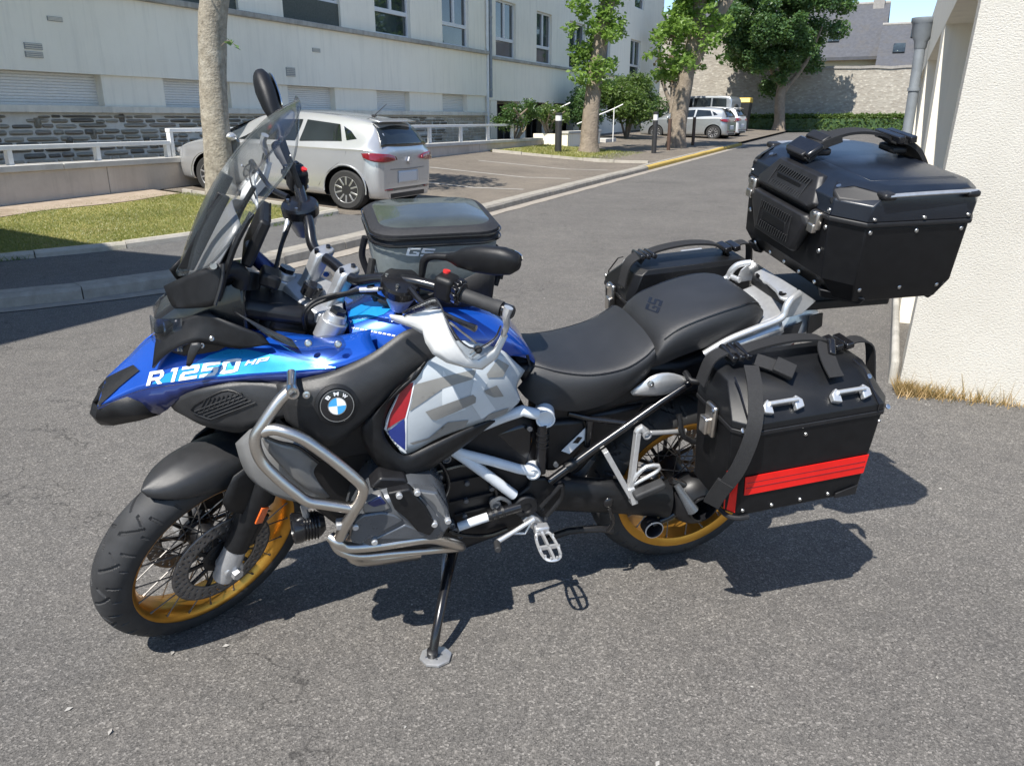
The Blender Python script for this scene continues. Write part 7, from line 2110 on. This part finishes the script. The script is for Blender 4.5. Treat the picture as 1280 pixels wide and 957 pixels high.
    if sd == 1:
        # long loose tail hanging over the front corner, a short one and a folded end on the lid
        webbing([(.02, .36, .915), (.045, .43, .880), (.072, .487, .81), (.104, .494, .70), (.134, .472, .61), (.146, .452, .56)], .040, .004, [(1, -.25, 0), (1, -.25, 0), (1, -.45, 0), (.9, -.6, 0), (.8, -.7, 0), (.75, -.75, 0)]).build('strap_tail', M['webbing'], o, xf=X)
        webbing([(.130, .478, .64), (.143, .460, .585), (.148, .450, .553)], .046, .010, [(.8, -.7, 0)] * 3).build('strap_end', M['webbing'], o, xf=X)
        webbing([(-.005, .34, 0.920), (-.04, .37, 0.913), (-.08, .405, 0.897)], .042, .005, [(.6, 1, -.5)] * 3).build('strap_tail', M['webbing'], o, xf=X)
        webbing([(-.045, .372, 0.918), (-.085, .408, 0.903)], .05, .012, (.6, 1, -.5), k=1).build('strap_keeper', M['webbing'], o, xf=X, bev=.003)
        webbing([(-.235, .33, 0.930), (-.215, .36, 0.920), (-.205, .40, 0.901), (-.205, .43, 0.883)], .05, .004, [(1, .25, 0)] * 4).build('strap_tail', M['webbing'], o, xf=X)
        webbing([(-.25, .325, 0.940), (-.225, .37, 0.917)], .02, .016, (1, .4, 0), k=1).build('strap_buckle', M['gloss_black'], o, xf=X, bev=.004)
    return o
pannier(1, 'near black pannier with red reflective strip and long loose strap, beside the gold rear wheel')
pannier(-1, 'far black pannier with arched carry strap on the other side of the seat')

# ---- tank bag
bag, bx_ = luggage('tank_bag', 'grey and black zipped tank bag with clear map window on top of the tank', 'tank bag', (.83, 0, 1.05))
def rr(cx, hx, hy, z, r=.06, n=6, sh=0.0):
    out = []
    for qx, qy, a0 in ((1, 1, 0), (-1, 1, 90), (-1, -1, 180), (1, -1, 270)):
        for i in range(n):
            a = rad(a0 + 90 * i / (n - 1))
            out.append((cx + qx * (hx - r) + r * math.cos(a) + sh * (z - 1.05), qy * (hy - r) + r * math.sin(a), z))
    return out
q = MB(); q.loft([rr(.83, .115, .10, 1.035), rr(.83, .14, .125, 1.075), rr(.83, .152, .142, 1.14), rr(.83, .157, .149, 1.207)])
low = q.build('bag_body', M['bag_grey'], bag, xf=bx_, smooth=40)
q = MB(); q.loft([rr(.83, .158, .149, 1.2075, .065), rr(.83, .162, .153, 1.211, .065), rr(.83, .162, .153, 1.218, .065), rr(.83, .157, .149, 1.222, .065), rr(.83, .157, .149, 1.2225, .065), rr(.83, .162, .153, 1.226, .065), rr(.83, .162, .153, 1.240, .065), rr(.83, .150, .141, 1.250, .065), rr(.83, .138, .129, 1.252, .06)])
mid = q.build('zip_band', M['bag_black'], bag, xf=bx_, smooth=50)
q = MB(); q.loft([rr(.83, .141, .132, 1.2505, .058), rr(.83, .135, .126, 1.2545, .055), rr(.83, .06, .06, 1.258, .03)])
q.build('map_window', M['bag_window'], bag, xf=bx_, smooth=60)
for z in (1.2145, 1.233):
    lp = rr(.83, .1655, .1565, z, .065, 10); MB().tube(lp, .0022, 5, closed=True).build('zip', M['gloss_black'], mid, xf=bx_)
# black lower side gussets and GS lettering on the rider's left
for sd in (1, -1):
    q = MB(); q.grid([[(.985, sd * .112, 1.06), (.93, sd * .135, 1.075), (.83, sd * .142, 1.082), (.70, sd * .136, 1.15), (.668, sd * .10, 1.175)], [(.96, sd * .10, 1.03), (.92, sd * .115, 1.03), (.83, sd * .118, 1.03), (.72, sd * .115, 1.03), (.68, sd * .09, 1.03)]], 3)
    q.build('gusset', M['bag_black'], bag, xf=bx_, solid=.008, smooth=60)
    MB().tube([(.99, sd * .09, 1.165), (1.0, sd * .10, 1.11), (.985, sd * .09, 1.055)], .009, 8, 4).build('side_loop', M['webbing'], bag, xf=bx_)
    MB().box((.93, sd * .14, 1.04), (.03, .01, .03)).build('clip', M['gloss_black'], bag, xf=bx_, bev=.003)
lbv = bvh_of(low)
class _L: pass
def bag_map(qp):
    d = BM.T @ sight(qp[0], qp[1]); d /= np.linalg.norm(d); o_ = V3(bx_(LO))
    loc, nr, _, _ = lbv.ray_cast(Vector(o_), Vector(d))
    return None if loc is None else np.array(loc) - d * .003
q = MB()
for pl_ in block_text([('G', 0, .47), ('S', .53, 1)], [(507, 319.5), (541, 321), (544.5, 311), (510, 309.5)]):
    q.add([bag_map(p_) for p_ in pl_], [tuple(range(len(pl_)))])
q.build('lettering', M['decal_white'], low, smooth=0)
webbing([(.66, .02, 1.15), (.645, .02, 1.10), (.655, .02, 1.05)], .03, .01, (0, 1, 0)).build('side_loop', M['webbing'], bag, xf=bx_)
q = MB().tube([(.665, .05, 1.17), (.645, .06, 1.13), (.65, .06, 1.08)], .006, 8, 3); q.build('zip_pull', M['webbing'], bag, xf=bx_)
